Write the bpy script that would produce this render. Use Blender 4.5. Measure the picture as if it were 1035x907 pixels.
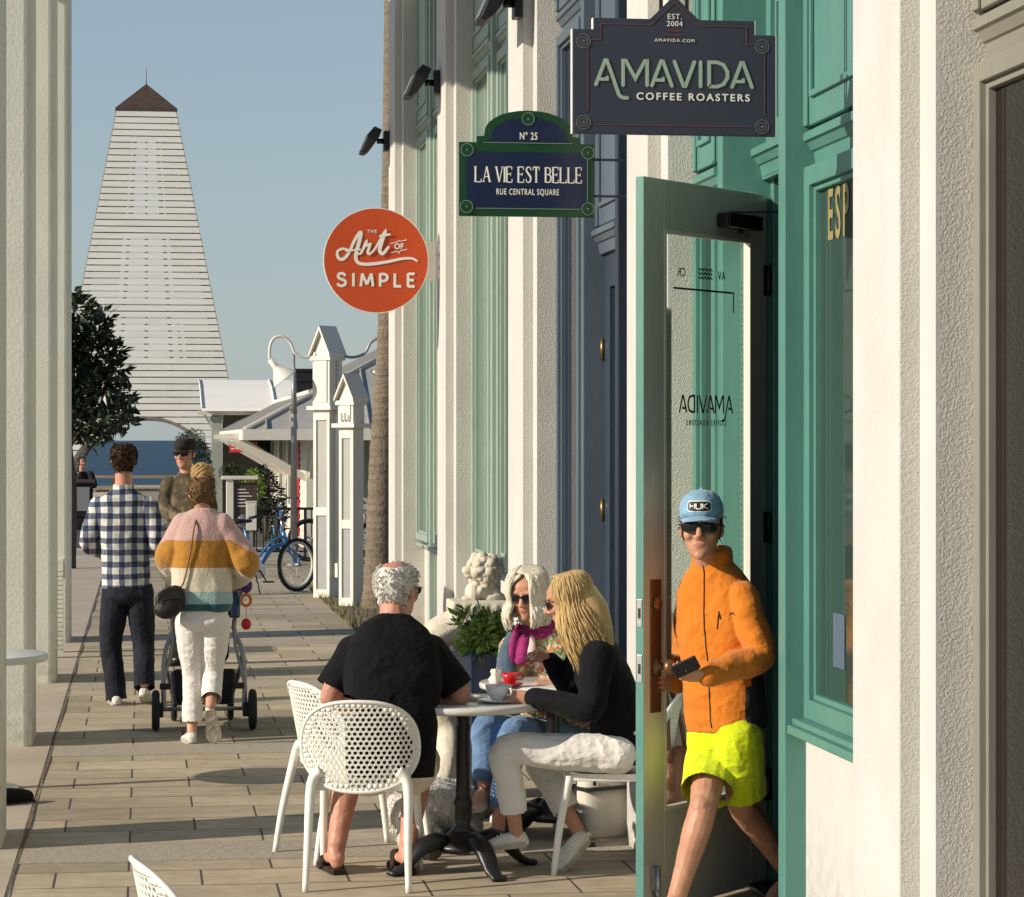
import bpy, bmesh, math, random
from math import sin, cos, pi, radians, sqrt, atan2
from mathutils import Vector, Matrix, Quaternion, noise
random.seed(7)
SC = bpy.context.scene
for o_ in list(bpy.data.objects): bpy.data.objects.remove(o_)

# ---------------------------------------------------------------- camera, light, exposure
EYE = 1.9; F = 2700.0; YAW = radians(7.85)
cam = bpy.data.cameras.new('camera'); cam_o = bpy.data.objects.new('camera', cam); SC.collection.objects.link(cam_o)
cam.sensor_width = 36; cam.lens = 36 * F / 1035.0; cam.shift_y = -8.5 / 1035.0
cam.clip_start = 0.1; cam.clip_end = 60000
cam_o.location = (0, 0, EYE); cam_o.rotation_euler = (pi / 2, 0, -YAW)
SC.camera = cam_o
SUN_EL, SUN_BACK = radians(24), radians(15)
sun_v = Vector((-cos(SUN_BACK) * cos(SUN_EL), -sin(SUN_BACK) * cos(SUN_EL), sin(SUN_EL)))
sl = bpy.data.lights.new('sun', 'SUN'); sl.energy = 4.7; sl.angle = radians(0.5); sl.color = (1.0, 0.895, 0.745)
so = bpy.data.objects.new('sun', sl); SC.collection.objects.link(so); so.location = (-30, -8, 20)
so.rotation_euler = sun_v.to_track_quat('Z', 'Y').to_euler()
w = bpy.data.worlds.new('World'); SC.world = w; w.use_nodes = True
wn = w.node_tree.nodes; wl = w.node_tree.links
sky = wn.new('ShaderNodeTexSky'); sky.sky_type = 'NISHITA'; sky.sun_disc = False
sky.sun_elevation = SUN_EL; sky.sun_rotation = atan2(sun_v.x, sun_v.y); sky.air_density = 1.0; sky.dust_density = 0.5; sky.ozone_density = 3.0
wtc = wn.new('ShaderNodeTexCoord'); wsx = wn.new('ShaderNodeSeparateXYZ'); wl.new(wtc.outputs['Generated'], wsx.inputs[0])   # pale sea haze thickening towards the horizon
wr = wn.new('ShaderNodeMapRange'); wr.inputs[1].default_value = 0.0; wr.inputs[2].default_value = .45; wr.inputs[3].default_value = .72; wr.inputs[4].default_value = .0; wl.new(wsx.outputs[2], wr.inputs[0])
wm = wn.new('ShaderNodeMix'); wm.data_type = 'RGBA'; wl.new(wr.outputs[0], wm.inputs[0]); wl.new(sky.outputs[0], wm.inputs[6]); wm.inputs[7].default_value = (3.9, 4.6, 4.85, 1)
wl.new(wm.outputs[2], wn['Background'].inputs[0]); wn['Background'].inputs[1].default_value = 0.092
SC.view_settings.view_transform = 'Standard'; SC.view_settings.look = 'None'
SC.view_settings.exposure = 0.22; SC.view_settings.gamma = 1.0; SC.view_settings.use_curve_mapping = False
SC.render.engine = 'CYCLES'; SC.render.resolution_x = 1024; SC.render.resolution_y = 897

# ---------------------------------------------------------------- places: turn a spot seen at (u, v) and its distance into a point of the street
def at(u, v, d):
    r = (u - 517.5) / F * d; z = EYE + (445 - v) / F * d
    return Vector((r * cos(YAW) + d * sin(YAW), -r * sin(YAW) + d * cos(YAW), z))
def on_ground(u, v, z=0.0): return at(u, v, F * (EYE - z) / (v - 445))
def lateral(u, v, X):            # the point seen at (u, v) on the upright plane x = X
    y = X / math.tan(YAW + math.atan((u - 517.5) / F)); d = X * sin(YAW) + y * cos(YAW); return at(u, v, d)

# ---------------------------------------------------------------- materials
def rgb(h):                      # sRGB 0-255 -> linear
    return tuple(((c / 255) / 12.92 if c / 255 <= .04045 else ((c / 255 + .055) / 1.055) ** 2.4) for c in h) + (1,)
class NT:
    def __init__(s, name):
        s.m = bpy.data.materials.new(name); s.m.use_nodes = True; s.n = s.m.node_tree.nodes; s.l = s.m.node_tree.links
        s.b = s.n['Principled BSDF']; s.tc = s.n.new('ShaderNodeTexCoord')
    def node(s, t, ins=None, **kw):
        n = s.n.new(t)
        for k, v in kw.items(): setattr(n, k, v)
        for k, v in (ins or {}).items():
            if hasattr(v, 'is_output') or isinstance(v, bpy.types.NodeSocket): s.l.new(v, n.inputs[k])
            else: n.inputs[k].default_value = v
        return n
    def math(s, op, a, b=0.0, c=0.0):
        n = s.n.new('ShaderNodeMath'); n.operation = op
        for i, v in enumerate((a, b, c)):
            if isinstance(v, bpy.types.NodeSocket): s.l.new(v, n.inputs[i])
            else: n.inputs[i].default_value = v
        return n.outputs[0]
    def noise(s, scale, detail=4, vec=None, rough=.55):
        return s.node('ShaderNodeTexNoise', {'Scale': scale, 'Detail': detail, 'Roughness': rough, 'Vector': vec or s.tc.outputs['Object']}).outputs['Fac']
    def mapping(s, scale=(1, 1, 1), rot=(0, 0, 0), vec=None, loc=(0, 0, 0)):
        return s.node('ShaderNodeMapping', {'Vector': vec or s.tc.outputs['Object'], 'Scale': scale, 'Rotation': rot, 'Location': loc}).outputs[0]
    def ramp(s, fac, stops, interp='LINEAR'):
        n = s.n.new('ShaderNodeValToRGB'); s.l.new(fac, n.inputs[0]); n.color_ramp.interpolation = interp
        e = n.color_ramp.elements
        while len(e) < len(stops): e.new(.5)
        for i, (p, c) in enumerate(stops): e[i].position = p; e[i].color = c
        return n.outputs[0]
    def mix(s, fac, a, b, mode='MIX'):
        n = s.n.new('ShaderNodeMix'); n.data_type = 'RGBA'; n.blend_type = mode
        for k, v in ((0, fac), (6, a), (7, b)):
            if isinstance(v, bpy.types.NodeSocket): s.l.new(v, n.inputs[k])
            else: n.inputs[k].default_value = v
        return n.outputs[2]
    def color(s, c): s.l.new(c, s.b.inputs['Base Color']) if isinstance(c, bpy.types.NodeSocket) else setattr(s.b.inputs['Base Color'], 'default_value', c)
    def rough(s, c): s.l.new(c, s.b.inputs['Roughness']) if isinstance(c, bpy.types.NodeSocket) else setattr(s.b.inputs['Roughness'], 'default_value', c)
    def bump(s, h, strength=.3, dist=.01):
        n = s.node('ShaderNodeBump', {'Height': h, 'Strength': strength, 'Distance': dist}); s.l.new(n.outputs[0], s.b.inputs['Normal'])
def sc(c, k): return (c[0] * k, c[1] * k, c[2] * k, 1)
def mat(name, c, rough=.6, var=.18, vs=6.0, bs=60.0, bump=.15, dist=.004, metal=0.0, spec=.4, stretch=None):
    t = NT(name); v = t.mapping(stretch) if stretch else None
    n = t.noise(vs, 5, v); n2 = t.noise(vs * 7, 3, v)
    f = t.math('ADD', t.math('MULTIPLY', n, .7), t.math('MULTIPLY', n2, .3))
    t.color(t.ramp(f, [(.3, sc(c, 1 - var)), (.7, sc(c, 1 + var * .7))]))
    t.rough(t.math('MULTIPLY_ADD', n2, .25, rough - .12))
    t.b.inputs['Metallic'].default_value = metal; t.b.inputs['Specular IOR Level'].default_value = spec
    if bump: t.bump(t.noise(bs, 4, v), bump, dist)
    return t.m
M = {}
# stucco with the worm-like trowel texture; smooth painted front
def stucco(name, c, scale, strength, dist):
    t = NT(name); n = t.noise(2.5, 5); f = t.noise(scale, 3); d = t.noise(.9, 4, t.mapping((2.5, 2.5, .25)))
    base = t.ramp(n, [(.3, sc(c, .93)), (.7, sc(c, 1.03))])
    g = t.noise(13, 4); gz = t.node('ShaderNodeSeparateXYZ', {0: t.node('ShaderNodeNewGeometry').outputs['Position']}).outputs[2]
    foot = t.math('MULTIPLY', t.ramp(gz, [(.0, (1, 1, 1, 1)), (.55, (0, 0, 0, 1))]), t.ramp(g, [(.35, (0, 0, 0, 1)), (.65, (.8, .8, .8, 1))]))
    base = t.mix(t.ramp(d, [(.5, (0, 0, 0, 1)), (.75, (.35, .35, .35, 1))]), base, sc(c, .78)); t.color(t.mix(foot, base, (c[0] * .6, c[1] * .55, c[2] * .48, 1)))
    t.rough(.75); h = t.ramp(f, [(.4, (0, 0, 0, 1)), (.6, (1, 1, 1, 1))])
    t.bump(t.mix(.35, h, t.noise(scale * 3, 3)), strength, dist); return t.m
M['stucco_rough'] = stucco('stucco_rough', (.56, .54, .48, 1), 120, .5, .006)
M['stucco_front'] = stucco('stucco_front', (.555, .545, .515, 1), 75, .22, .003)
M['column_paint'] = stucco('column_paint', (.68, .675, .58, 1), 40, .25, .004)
def paint(name, c, rough=.42, var=.13): return mat(name, c, rough, var, 3.0, 45, .22, .0025, spec=.45, stretch=(1, 1, .35))
M['teal'] = paint('teal_paint', (.085, .225, .19, 1))
M['navy_paint'] = paint('blue_grey_paint', (.085, .113, .145, 1))
M['navy_dark'] = paint('dark_navy_paint', (.028, .045, .07, 1))
M['sage'] = paint('sage_paint', (.30, .375, .315, 1))
M['greige'] = paint('grey_beige_paint', (.23, .22, .18, 1))
M['cream'] = paint('cream_paint', (.72, .69, .60, 1), .5, .1)
M['doorgrey'] = paint('door_paint', (.58, .58, .50, 1), .22)
M['white'] = mat('white_plastic', (.78, .76, .69, 1), .42, .05, 8, 200, .05, .001)
M['black'] = mat('black_iron', (.012, .012, .012, 1), .38, .3, 20, 90, .2, .002, spec=.5)
M['blackplastic'] = mat('black_plastic', (.015, .015, .016, 1), .5, .3, 10, 120, .1)
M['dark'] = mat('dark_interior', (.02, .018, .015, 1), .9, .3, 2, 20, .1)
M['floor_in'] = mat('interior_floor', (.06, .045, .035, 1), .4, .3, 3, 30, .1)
M['brass'] = mat('brass', (.35, .22, .09, 1), .35, .25, 20, 60, .1, metal=.9)
M['bronze'] = mat('bronze_plate', (.22, .12, .06, 1), .38, .25, 14, 60, .1, metal=.6)
M['steel'] = mat('brushed_steel', (.45, .45, .44, 1), .35, .15, 10, 60, .08, metal=.9)
M['alu'] = mat('painted_grey_metal', (.30, .30, .30, 1), .45, .12, 8, 60, .08, metal=.3)
M['rubber'] = mat('black_rubber', (.018, .018, .018, 1), .75, .3, 15, 90, .2)
M['marble'] = mat('marble_top', (.62, .60, .56, 1), .16, .12, 9, 40, .02, spec=.5)
M['china'] = mat('white_china', (.80, .78, .74, 1), .15, .03, 10, 60, .0, spec=.5)
M['redchina'] = mat('red_china', (.55, .02, .02, 1), .18, .1, 10, 60, .0, spec=.5)
M['paper'] = mat('napkin_paper', (.75, .70, .60, 1), .9, .08, 10, 60, .1)
M['stone'] = mat('carved_stone', (.60, .55, .44, 1), .85, .25, 10, 55, .6, .006)
M['navypot'] = mat('navy_glazed_pot', (.018, .055, .15, 1), .25, .35, 5, 30, .1, spec=.5)
M['copper'] = mat('weathered_roof', (.075, .048, .035, 1), .6, .35, 1.5, 8, .2, .02, stretch=(4, 4, .5))
M['tower_wood'] = mat('painted_tower_boards', (.72, .705, .65, 1), .7, .12, 1.5, 12, .2, .01, stretch=(.4, .4, 3))
M['tower_in'] = mat('tower_timber', (.20, .17, .13, 1), .8, .25, 2, 12, .2)
M['zinc'] = mat('standing_seam_metal', (.37, .365, .335, 1), .65, .14, 2, 10, .1, metal=.1)
M['siding'] = mat('sage_grey_siding', (.36, .38, .33, 1), .65, .12, 3, 25, .2)
M['canopy'] = mat('white_canopy_cloth', (.86, .83, .76, 1), .7, .05, 1, 10, .1)
M['redpaint'] = mat('red_paint', (.45, .02, .02, 1), .4, .15, 6, 40, .1)
M['wood'] = mat('weathered_wood', (.32, .25, .17, 1), .75, .3, 3, 30, .3, .004, stretch=(.4, 4, 4))
M['asphalt'] = mat('asphalt', (.06, .058, .055, 1), .9, .25, .8, 60, .5, .006)
M['sand'] = mat('sand', (.50, .43, .32, 1), .95, .15, .5, 20, .4, .02)
M['slab'] = mat('slab_concrete', (.44, .37, .28, 1), .85, .2, 1.2, 60, .4, .004)
M['concrete'] = mat('concrete', (.42, .39, .33, 1), .85, .2, 1.2, 60, .4, .004)
M['aggregate'] = mat('exposed_aggregate', (.37, .32, .25, 1), .9, .3, 30, 90, .9, .006)
M['soil'] = mat('soil', (.15, .115, .075, 1), .95, .3, 9, 40, .8, .02)
M['leather_brown'] = mat('brown_leather', (.13, .045, .02, 1), .4, .3, 9, 70, .3, .003)
M['leather_black'] = mat('black_leather', (.012, .011, .012, 1), .58, .3, 9, 70, .3, .003)
M['canvas'] = mat('cream_canvas', (.58, .55, .47, 1), .8, .1, 9, 180, .4, .002)
M['gold'] = mat('gold_leaf', (.30, .24, .10, 1), .4, .1, 9, 60, .0)
M['letter_white'] = mat('letter_white', (.80, .78, .72, 1), .6, .03, 9, 60, 0)
M['letter_sage'] = mat('letter_sage', (.30, .40, .31, 1), .6, .04, 9, 60, 0)
M['letter_black'] = mat('letter_black', (.012, .012, .012, 1), .6, .04, 9, 60, 0)
M['letter_red'] = mat('letter_dull_red', (.17, .055, .055, 1), .6, .04, 9, 60, 0)
M['sign_slate'] = mat('slate_sign_board', (.029, .037, .058, 1), .5, .1, 3, 60, .05)
M['sign_rosette'] = mat('sign_rosette', (.10, .10, .115, 1), .5, .05, 3, 60, 0)
M['sign_orange'] = mat('orange_sign_board', (.56, .075, .018, 1), .45, .08, 3, 60, .05)
M['sign_navy'] = mat('enamel_navy', (.008, .014, .052, 1), .22, .1, 3, 60, .05, spec=.5)
M['sign_green'] = mat('enamel_green', (.006, .052, .018, 1), .22, .1, 3, 60, .05, spec=.5)
M['sign_line'] = mat('enamel_pale_green', (.22, .34, .26, 1), .4, .05, 3, 60, 0)
M['bike_blue'] = mat('bike_blue_paint', (.03, .17, .42, 1), .25, .08, 6, 60, 0, spec=.6)
M['tyre_cream'] = mat('cream_tyre', (.62, .60, .54, 1), .7, .1, 12, 60, .1)
M['toy_red'] = mat('red_toy', (.5, .02, .03, 1), .35, .08, 6, 60, 0)
M['toy_orange'] = mat('orange_toy', (.6, .16, .02, 1), .35, .08, 6, 60, 0)
M['toy_purple'] = mat('purple_toy', (.08, .02, .16, 1), .6, .1, 6, 60, 0)
def fabric(name, c, var=.22, vs=7.0, rough=.9, bs=260, bump=.22, sheen=.2):
    t = NT(name); n = t.noise(vs, 5); t.color(t.ramp(n, [(.3, sc(c, 1 - var)), (.7, sc(c, 1 + var * .6))])); t.rough(rough)
    t.b.inputs['Sheen Weight'].default_value = sheen if c[0] > .05 else .02; t.b.inputs['Sheen Roughness'].default_value = .5; t.b.inputs['Specular IOR Level'].default_value = .2
    t.bump(t.math('ADD', t.noise(bs, 2), t.math('MULTIPLY', t.noise(16, 3, t.mapping((1, 1, .5))), .9)), bump, .004)
    rd = t.noise(6.5, 3, t.mapping((1, 1, 1.25), (.35, .25, 0)), .5); cr_ = t.math('SUBTRACT', 1, t.math('MULTIPLY', t.math('ABSOLUTE', t.math('SUBTRACT', rd, .5)), 7)); cr_ = t.math('MAXIMUM', cr_, 0)   # soft creases
    b1 = [n_ for n_ in t.n if n_.type == 'BUMP'][0]; b2 = t.node('ShaderNodeBump', {'Height': cr_, 'Strength': .45, 'Distance': .014}); t.l.new(b2.outputs[0], b1.inputs['Normal']); return t.m
M['polo_black'] = fabric('black_polo_cotton', (.0045, .0045, .005, 1))
M['knit_black'] = fabric('dark_charcoal_knit', (.0045, .0045, .0062, 1))
M['khaki'] = fabric('cream_cotton_shorts', (.60, .56, .46, 1), .08)
M['white_denim'] = fabric('white_denim', (.72, .69, .64, 1), .07)
M['dark_denim'] = fabric('dark_denim', (.016, .018, .028, 1), .35)
M['blue_denim'] = fabric('blue_denim', (.12, .21, .36, 1), .3)
M['orange_fleece'] = fabric('orange_softshell', (.60, .178, .015, 1), .10, 5)
M['charcoal_fleece'] = fabric('charcoal_softshell', (.035, .036, .036, 1), .2, 5)
M['lime'] = fabric('lime_shorts_cloth', (.56, .66, .008, 1), .08, 5)
M['pink_cotton'] = fabric('pale_pink_cotton', (.66, .50, .47, 1), .08)
M['cap_blue'] = fabric('faded_denim_cap', (.20, .36, .50, 1), .15, 30)
M['cap_mesh'] = fabric('cap_mesh', (.60, .62, .58, 1), .25, 120)
M['cap_dark'] = fabric('dark_cap', (.035, .025, .022, 1))
M['dark_clothes'] = fabric('dark_clothes', (.02, .02, .024, 1))
M['shoe_white'] = fabric('white_canvas_shoe', (.66, .63, .56, 1), .12, 14)
M['shoe_sole'] = fabric('shoe_sole', (.42, .38, .30, 1), .15, 14)
M['shoe_mauve'] = fabric('mauve_suede', (.34, .26, .24, 1), .12)
M['shoe_dark'] = fabric('dark_brown_leather', (.035, .025, .018, 1), .3)
M['shoe_black'] = fabric('black_shoe_leather', (.012, .012, .012, 1), .3)
def skin(name, c):
    t = NT(name); n = t.noise(14, 5)
    t.color(t.ramp(n, [(.3, (c[0] * .86, c[1] * .78, c[2] * .76, 1)), (.7, (c[0] * 1.06, c[1] * 1.03, c[2], 1))])); t.rough(.5)
    t.b.inputs['Subsurface Weight'].default_value = .12; t.b.inputs['Subsurface Radius'].default_value = (.012, .005, .003); t.b.inputs['Subsurface Scale'].default_value = .6
    t.b.inputs['Specular IOR Level'].default_value = .35; t.bump(t.noise(170, 3), .2, .002); return t.m
M['skin_a'] = skin('skin_fair_tanned', (.50, .27, .17)); M['skin_b'] = skin('skin_pink', (.52, .27, .19)); M['skin_c'] = skin('skin_light', (.55, .32, .22))
M['lips'] = skin('lips', (.42, .18, .125))
def hairm(name, c, var=.5):
    t = NT(name); n = t.noise(60, 4, t.mapping((3, 3, .18))); n2 = t.noise(7, 3)
    f = t.math('ADD', t.math('MULTIPLY', n, .65), t.math('MULTIPLY', n2, .35))
    t.color(t.ramp(f, [(.32, sc(c, 1 - var)), (.66, sc(c, 1 + var * .5))])); t.rough(.55); t.b.inputs['Specular IOR Level'].default_value = .22
    t.bump(n, .6, .005); return t.m
M['hair_brown'] = hairm('brown_hair', (.055, .028, .014, 1)); M['hair_dkblonde'] = hairm('dark_blonde_hair', (.15, .085, .035, 1))
M['hair_bun'] = hairm('light_blonde_hair', (.42, .27, .11, 1)); M['hair_grey'] = hairm('grey_hair', (.62, .60, .55, 1), .3)
M['hair_white'] = hairm('white_hair', (.66, .60, .48, 1), .3); M['hair_blonde'] = hairm('blonde_hair', (.54, .37, .165, 1), .5)
M['hair_dark'] = hairm('dark_hair', (.02, .014, .01, 1)); M['fur'] = hairm('white_fur', (.64, .61, .56, 1), .2)
t = NT('lens'); t.color((.006, .006, .007, 1)); t.rough(.06); M['lens'] = t.m
# window glass seen from the street: dark room behind, mirror of the street on top
def wglass(name, c):
    t = NT(name); t.color(c); t.rough(.05); t.b.inputs['Specular IOR Level'].default_value = .5; t.bump(t.noise(1.6, 2), .04, .02); return t.m
M['glass_green'] = wglass('dark_green_glass', (.03, .055, .045, 1)); M['glass_sage'] = wglass('pale_sage_glass', (.14, .20, .16, 1)); M['glass_navy'] = wglass('dark_navy_glass', (.012, .02, .032, 1)); M['glass_brown'] = wglass('dark_brown_glass', (.012, .011, .009, 1))
M['glass_brown'].node_tree.nodes['Principled BSDF'].inputs['Specular IOR Level'].default_value = .2
t = NT('clear_glass'); t.n.remove(t.b); tr = t.node('ShaderNodeBsdfTransparent', {'Color': (.88, .94, .90, 1)}); gl = t.node('ShaderNodeBsdfGlossy', {'Roughness': .02, 'Color': (1, 1, 1, 1)})
fr = t.node('ShaderNodeFresnel', {'IOR': 1.5}); mx = t.node('ShaderNodeMixShader', {0: t.math('MULTIPLY', fr.outputs[0], .9), 1: tr.outputs[0], 2: gl.outputs[0]})
t.l.new(mx.outputs[0], t.n['Material Output'].inputs[0]); M['glass_clear'] = t.m
# concrete pavers, 0.63 x 0.41 m running bond
t = NT('concrete_pavers'); v = t.mapping((1, 1, 1), loc=(.065, 0, 0))
br = t.node('ShaderNodeTexBrick', {'Vector': v, 'Color1': (0, 0, 0, 1), 'Color2': (1, 1, 1, 1), 'Mortar': (0, 0, 0, 1), 'Scale': 1.0, 'Mortar Size': .006, 'Mortar Smooth': .3, 'Bias': 0.0, 'Brick Width': .63, 'Row Height': .41})
br.offset = .5; br.squash = 1
n1 = t.noise(.6, 5); n2 = t.noise(9, 5); n3 = t.noise(150, 3)
stk = t.noise(1, 5, t.mapping((2.2, 14, 1))); big = t.noise(.35, 4, t.mapping((1, 1, 1), loc=(7, 3, 0)))
tone = t.ramp(br.outputs['Color'], [(0, (.40, .335, .22, 1)), (.35, (.55, .462, .325, 1)), (.7, (.47, .395, .28, 1)), (1, (.355, .295, .20, 1))])
tone = t.mix(.6, tone, t.ramp(n1, [(.3, (.6, .58, .55, 1)), (.7, (1.12, 1.12, 1.12, 1))]), 'MULTIPLY')
tone = t.mix(.5, tone, t.ramp(stk, [(.3, (.68, .66, .63, 1)), (.65, (1.08, 1.08, 1.08, 1))]), 'MULTIPLY')
tone = t.mix(.45, tone, t.ramp(n2, [(.3, (.62, .6, .57, 1)), (.65, (1.08, 1.08, 1.08, 1))]), 'MULTIPLY')
tone = t.mix(.3, tone, t.ramp(n3, [(.3, (.55, .55, .55, 1)), (.7, (1.12, 1.12, 1.12, 1))]), 'MULTIPLY')
tone = t.mix(.5, tone, t.ramp(big, [(.56, (1, 1, 1, 1)), (.68, (.66, .63, .6, 1))]), 'MULTIPLY')
sp = t.node('ShaderNodeTexVoronoi', {'Scale': 3.1, 'Vector': t.tc.outputs['Object'], 'Randomness': 1.0}); sp2 = t.node('ShaderNodeTexVoronoi', {'Scale': 11, 'Vector': t.tc.outputs['Object'], 'Randomness': 1.0})
tone = t.mix(t.ramp(sp.outputs['Distance'], [(.02, (.7, .7, .7, 1)), (.06, (0, 0, 0, 1))]), tone, (.07, .06, .05, 1)); tone = t.mix(t.ramp(sp2.outputs['Distance'], [(.03, (.5, .5, .5, 1)), (.07, (0, 0, 0, 1))]), tone, (.10, .085, .07, 1))
t.color(t.mix(br.outputs['Fac'], tone, (.06, .05, .04, 1))); t.rough(.82)
t.bump(t.math('ADD', t.math('MULTIPLY', t.math('SUBTRACT', 1, br.outputs['Fac']), 1.2), t.math('ADD', t.math('MULTIPLY', n3, .22), t.math('MULTIPLY', n2, .25))), .8, .006); M['pavers'] = t.m
t = NT('sea_water'); v = t.mapping((.05, .17, 1)); n = t.noise(1, 6, v, .62); n2 = t.noise(.008, 4)
t.color(t.ramp(n2, [(.3, (.018, .05, .085, 1)), (.7, (.03, .075, .12, 1))])); t.rough(.45); t.b.inputs['Specular IOR Level'].default_value = .22; t.bump(n, 1.0, 2.5); M['sea'] = t.m
t = NT('plaid_cotton'); o = t.node('ShaderNodeSeparateXYZ', {0: t.tc.outputs['Object']}); wob = t.noise(5, 2)
def band(ax, per, duty, ph):
    q = t.math('FRACT', t.math('ADD', t.math('MULTIPLY', t.math('MULTIPLY_ADD', wob, .03, o.outputs[ax]), 1 / per), ph)); return t.math('LESS_THAN', q, duty)
a_ = t.math('ADD', band(0, .086, .46, .1), band(2, .086, .46, .3)); b2 = t.math('MULTIPLY', band(0, .086, .08, .36), .5)
a_ = t.math('DIVIDE', t.math('ADD', a_, b2), 2.0)
t.color(t.ramp(a_, [(0, (.62, .60, .55, 1)), (.3, (.115, .135, .19, 1)), (.62, (.085, .10, .155, 1)), (.9, (.014, .018, .045, 1))], 'CONSTANT')); t.rough(.9); t.bump(t.noise(14, 4), .3, .01); M['plaid'] = t.m
t = NT('striped_knit'); o = t.node('ShaderNodeSeparateXYZ', {0: t.tc.outputs['Object']}); wob = t.noise(40, 3)
zz = t.math('ADD', o.outputs[2], t.math('MULTIPLY', t.math('MAXIMUM', t.math('SUBTRACT', t.math('ABSOLUTE', o.outputs[0]), .2), 0), .55)); zz = t.math('MULTIPLY_ADD', wob, .012, zz)
f = t.math('DIVIDE', t.math('SUBTRACT', zz, .8), .8)
t.color(t.mix(.35, t.ramp(f, [(0, (.012, .09, .10, 1)), (.105, (.30, .45, .45, 1)), (.20, (.62, .56, .43, 1)), (.385, (.42, .19, .018, 1)), (.60, (.52, .33, .30, 1))], 'CONSTANT'), t.ramp(t.noise(90, 3), [(.3, (.6, .6, .6, 1)), (.7, (1.15, 1.15, 1.15, 1))]), 'MULTIPLY'))
t.rough(.95); t.b.inputs['Sheen Weight'].default_value = .4; t.bump(t.math('ADD', t.noise(130, 3, t.mapping((1, 1, .4))), t.math('MULTIPLY', t.noise(12, 3), 2)), .5, .01); M['knit'] = t.m
t = NT('camouflage_cloth'); n = t.noise(7, 4); n2 = t.noise(11, 3, t.mapping((1, 1, 1), loc=(3, 5, 1)))
t.color(t.mix(t.ramp(n2, [(.52, (0, 0, 0, 1)), (.56, (1, 1, 1, 1))]), t.ramp(n, [(.42, (.045, .035, .02, 1)), (.5, (.11, .085, .045, 1)), (.56, (.16, .12, .065, 1))]), (.07, .055, .03, 1))); t.rough(.9); t.bump(t.noise(14, 4), .5, .012); M['camo'] = t.m
def printed(name, cols, s):
    t = NT(name); vv = t.node('ShaderNodeTexVoronoi', {'Scale': s, 'Vector': t.node('ShaderNodeVectorMath', {0: t.tc.outputs['Object'], 1: t.node('ShaderNodeTexNoise', {'Scale': 6.0}).outputs['Color']}).outputs[0]})
    q = t.node('ShaderNodeSeparateColor', {0: vv.outputs['Color']})
    t.color(t.ramp(q.outputs[0], [(i / len(cols), c) for i, c in enumerate(cols)], 'CONSTANT')); t.rough(.85); t.bump(t.noise(20, 4), .4, .008); return t.m
M['floral'] = printed('floral_print', [(.50, .10, .05, 1), (.16, .32, .16, 1), (.66, .58, .46, 1), (.58, .24, .05, 1), (.10, .25, .10, 1), (.62, .50, .40, 1)], 17)
M['scarf_pink'] = printed('magenta_scarf', [(.28, .01, .12, 1), (.40, .02, .16, 1), (.10, .006, .06, 1)], 28)
M['scarf_blue'] = printed('blue_scarf', [(.02, .05, .13, 1), (.05, .12, .22, 1), (.15, .12, .06, 1), (.02, .03, .08, 1), (.10, .20, .25, 1)], 60)
def leafm(name, c, gloss=.35):
    t = NT(name); inf = t.node('ShaderNodeObjectInfo'); n = t.noise(2.5, 3); n2 = t.noise(23, 2)
    t.color(t.mix(t.math('MULTIPLY', n2, .7), t.ramp(n, [(.3, sc(c, .6)), (.7, sc(c, 1.3))]), (c[0] * 1.5, c[1] * 1.35, c[2] * .8, 1))); t.rough(gloss); t.b.inputs['Specular IOR Level'].default_value = .4
    t.b.inputs['Transmission Weight'].default_value = 0; return t.m
M['leaf_dark'] = leafm('dark_glossy_leaves', (.012, .024, .009, 1)); M['leaf_mid'] = leafm('green_leaves', (.035, .075, .018, 1)); M['grass_dry'] = mat('dry_grass_blades', (.16, .15, .06, 1), .8)
M['leaf_bright'] = leafm('bright_green_leaves', (.15, .24, .045, 1)); M['leaf_conifer'] = leafm('conifer_green', (.022, .045, .015, 1), .6)
M['bark'] = mat('tree_bark', (.10, .075, .055, 1), .9, .3, 6, 30, .8, .02)
t = NT('palm_bark'); rings = t.noise(1, 3, t.mapping((1.2, 1.2, 16))); n = t.noise(28, 4)
t.color(t.mix(.5, t.ramp(rings, [(.35, (.11, .085, .06, 1)), (.65, (.24, .19, .135, 1))]), t.ramp(n, [(.3, (.09, .07, .05, 1)), (.7, (.25, .2, .14, 1))]))); t.rough(.95)
t.bump(t.math('ADD', t.math('MULTIPLY', rings, 1.3), n), .9, .02); M['palm_bark'] = t.m

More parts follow.
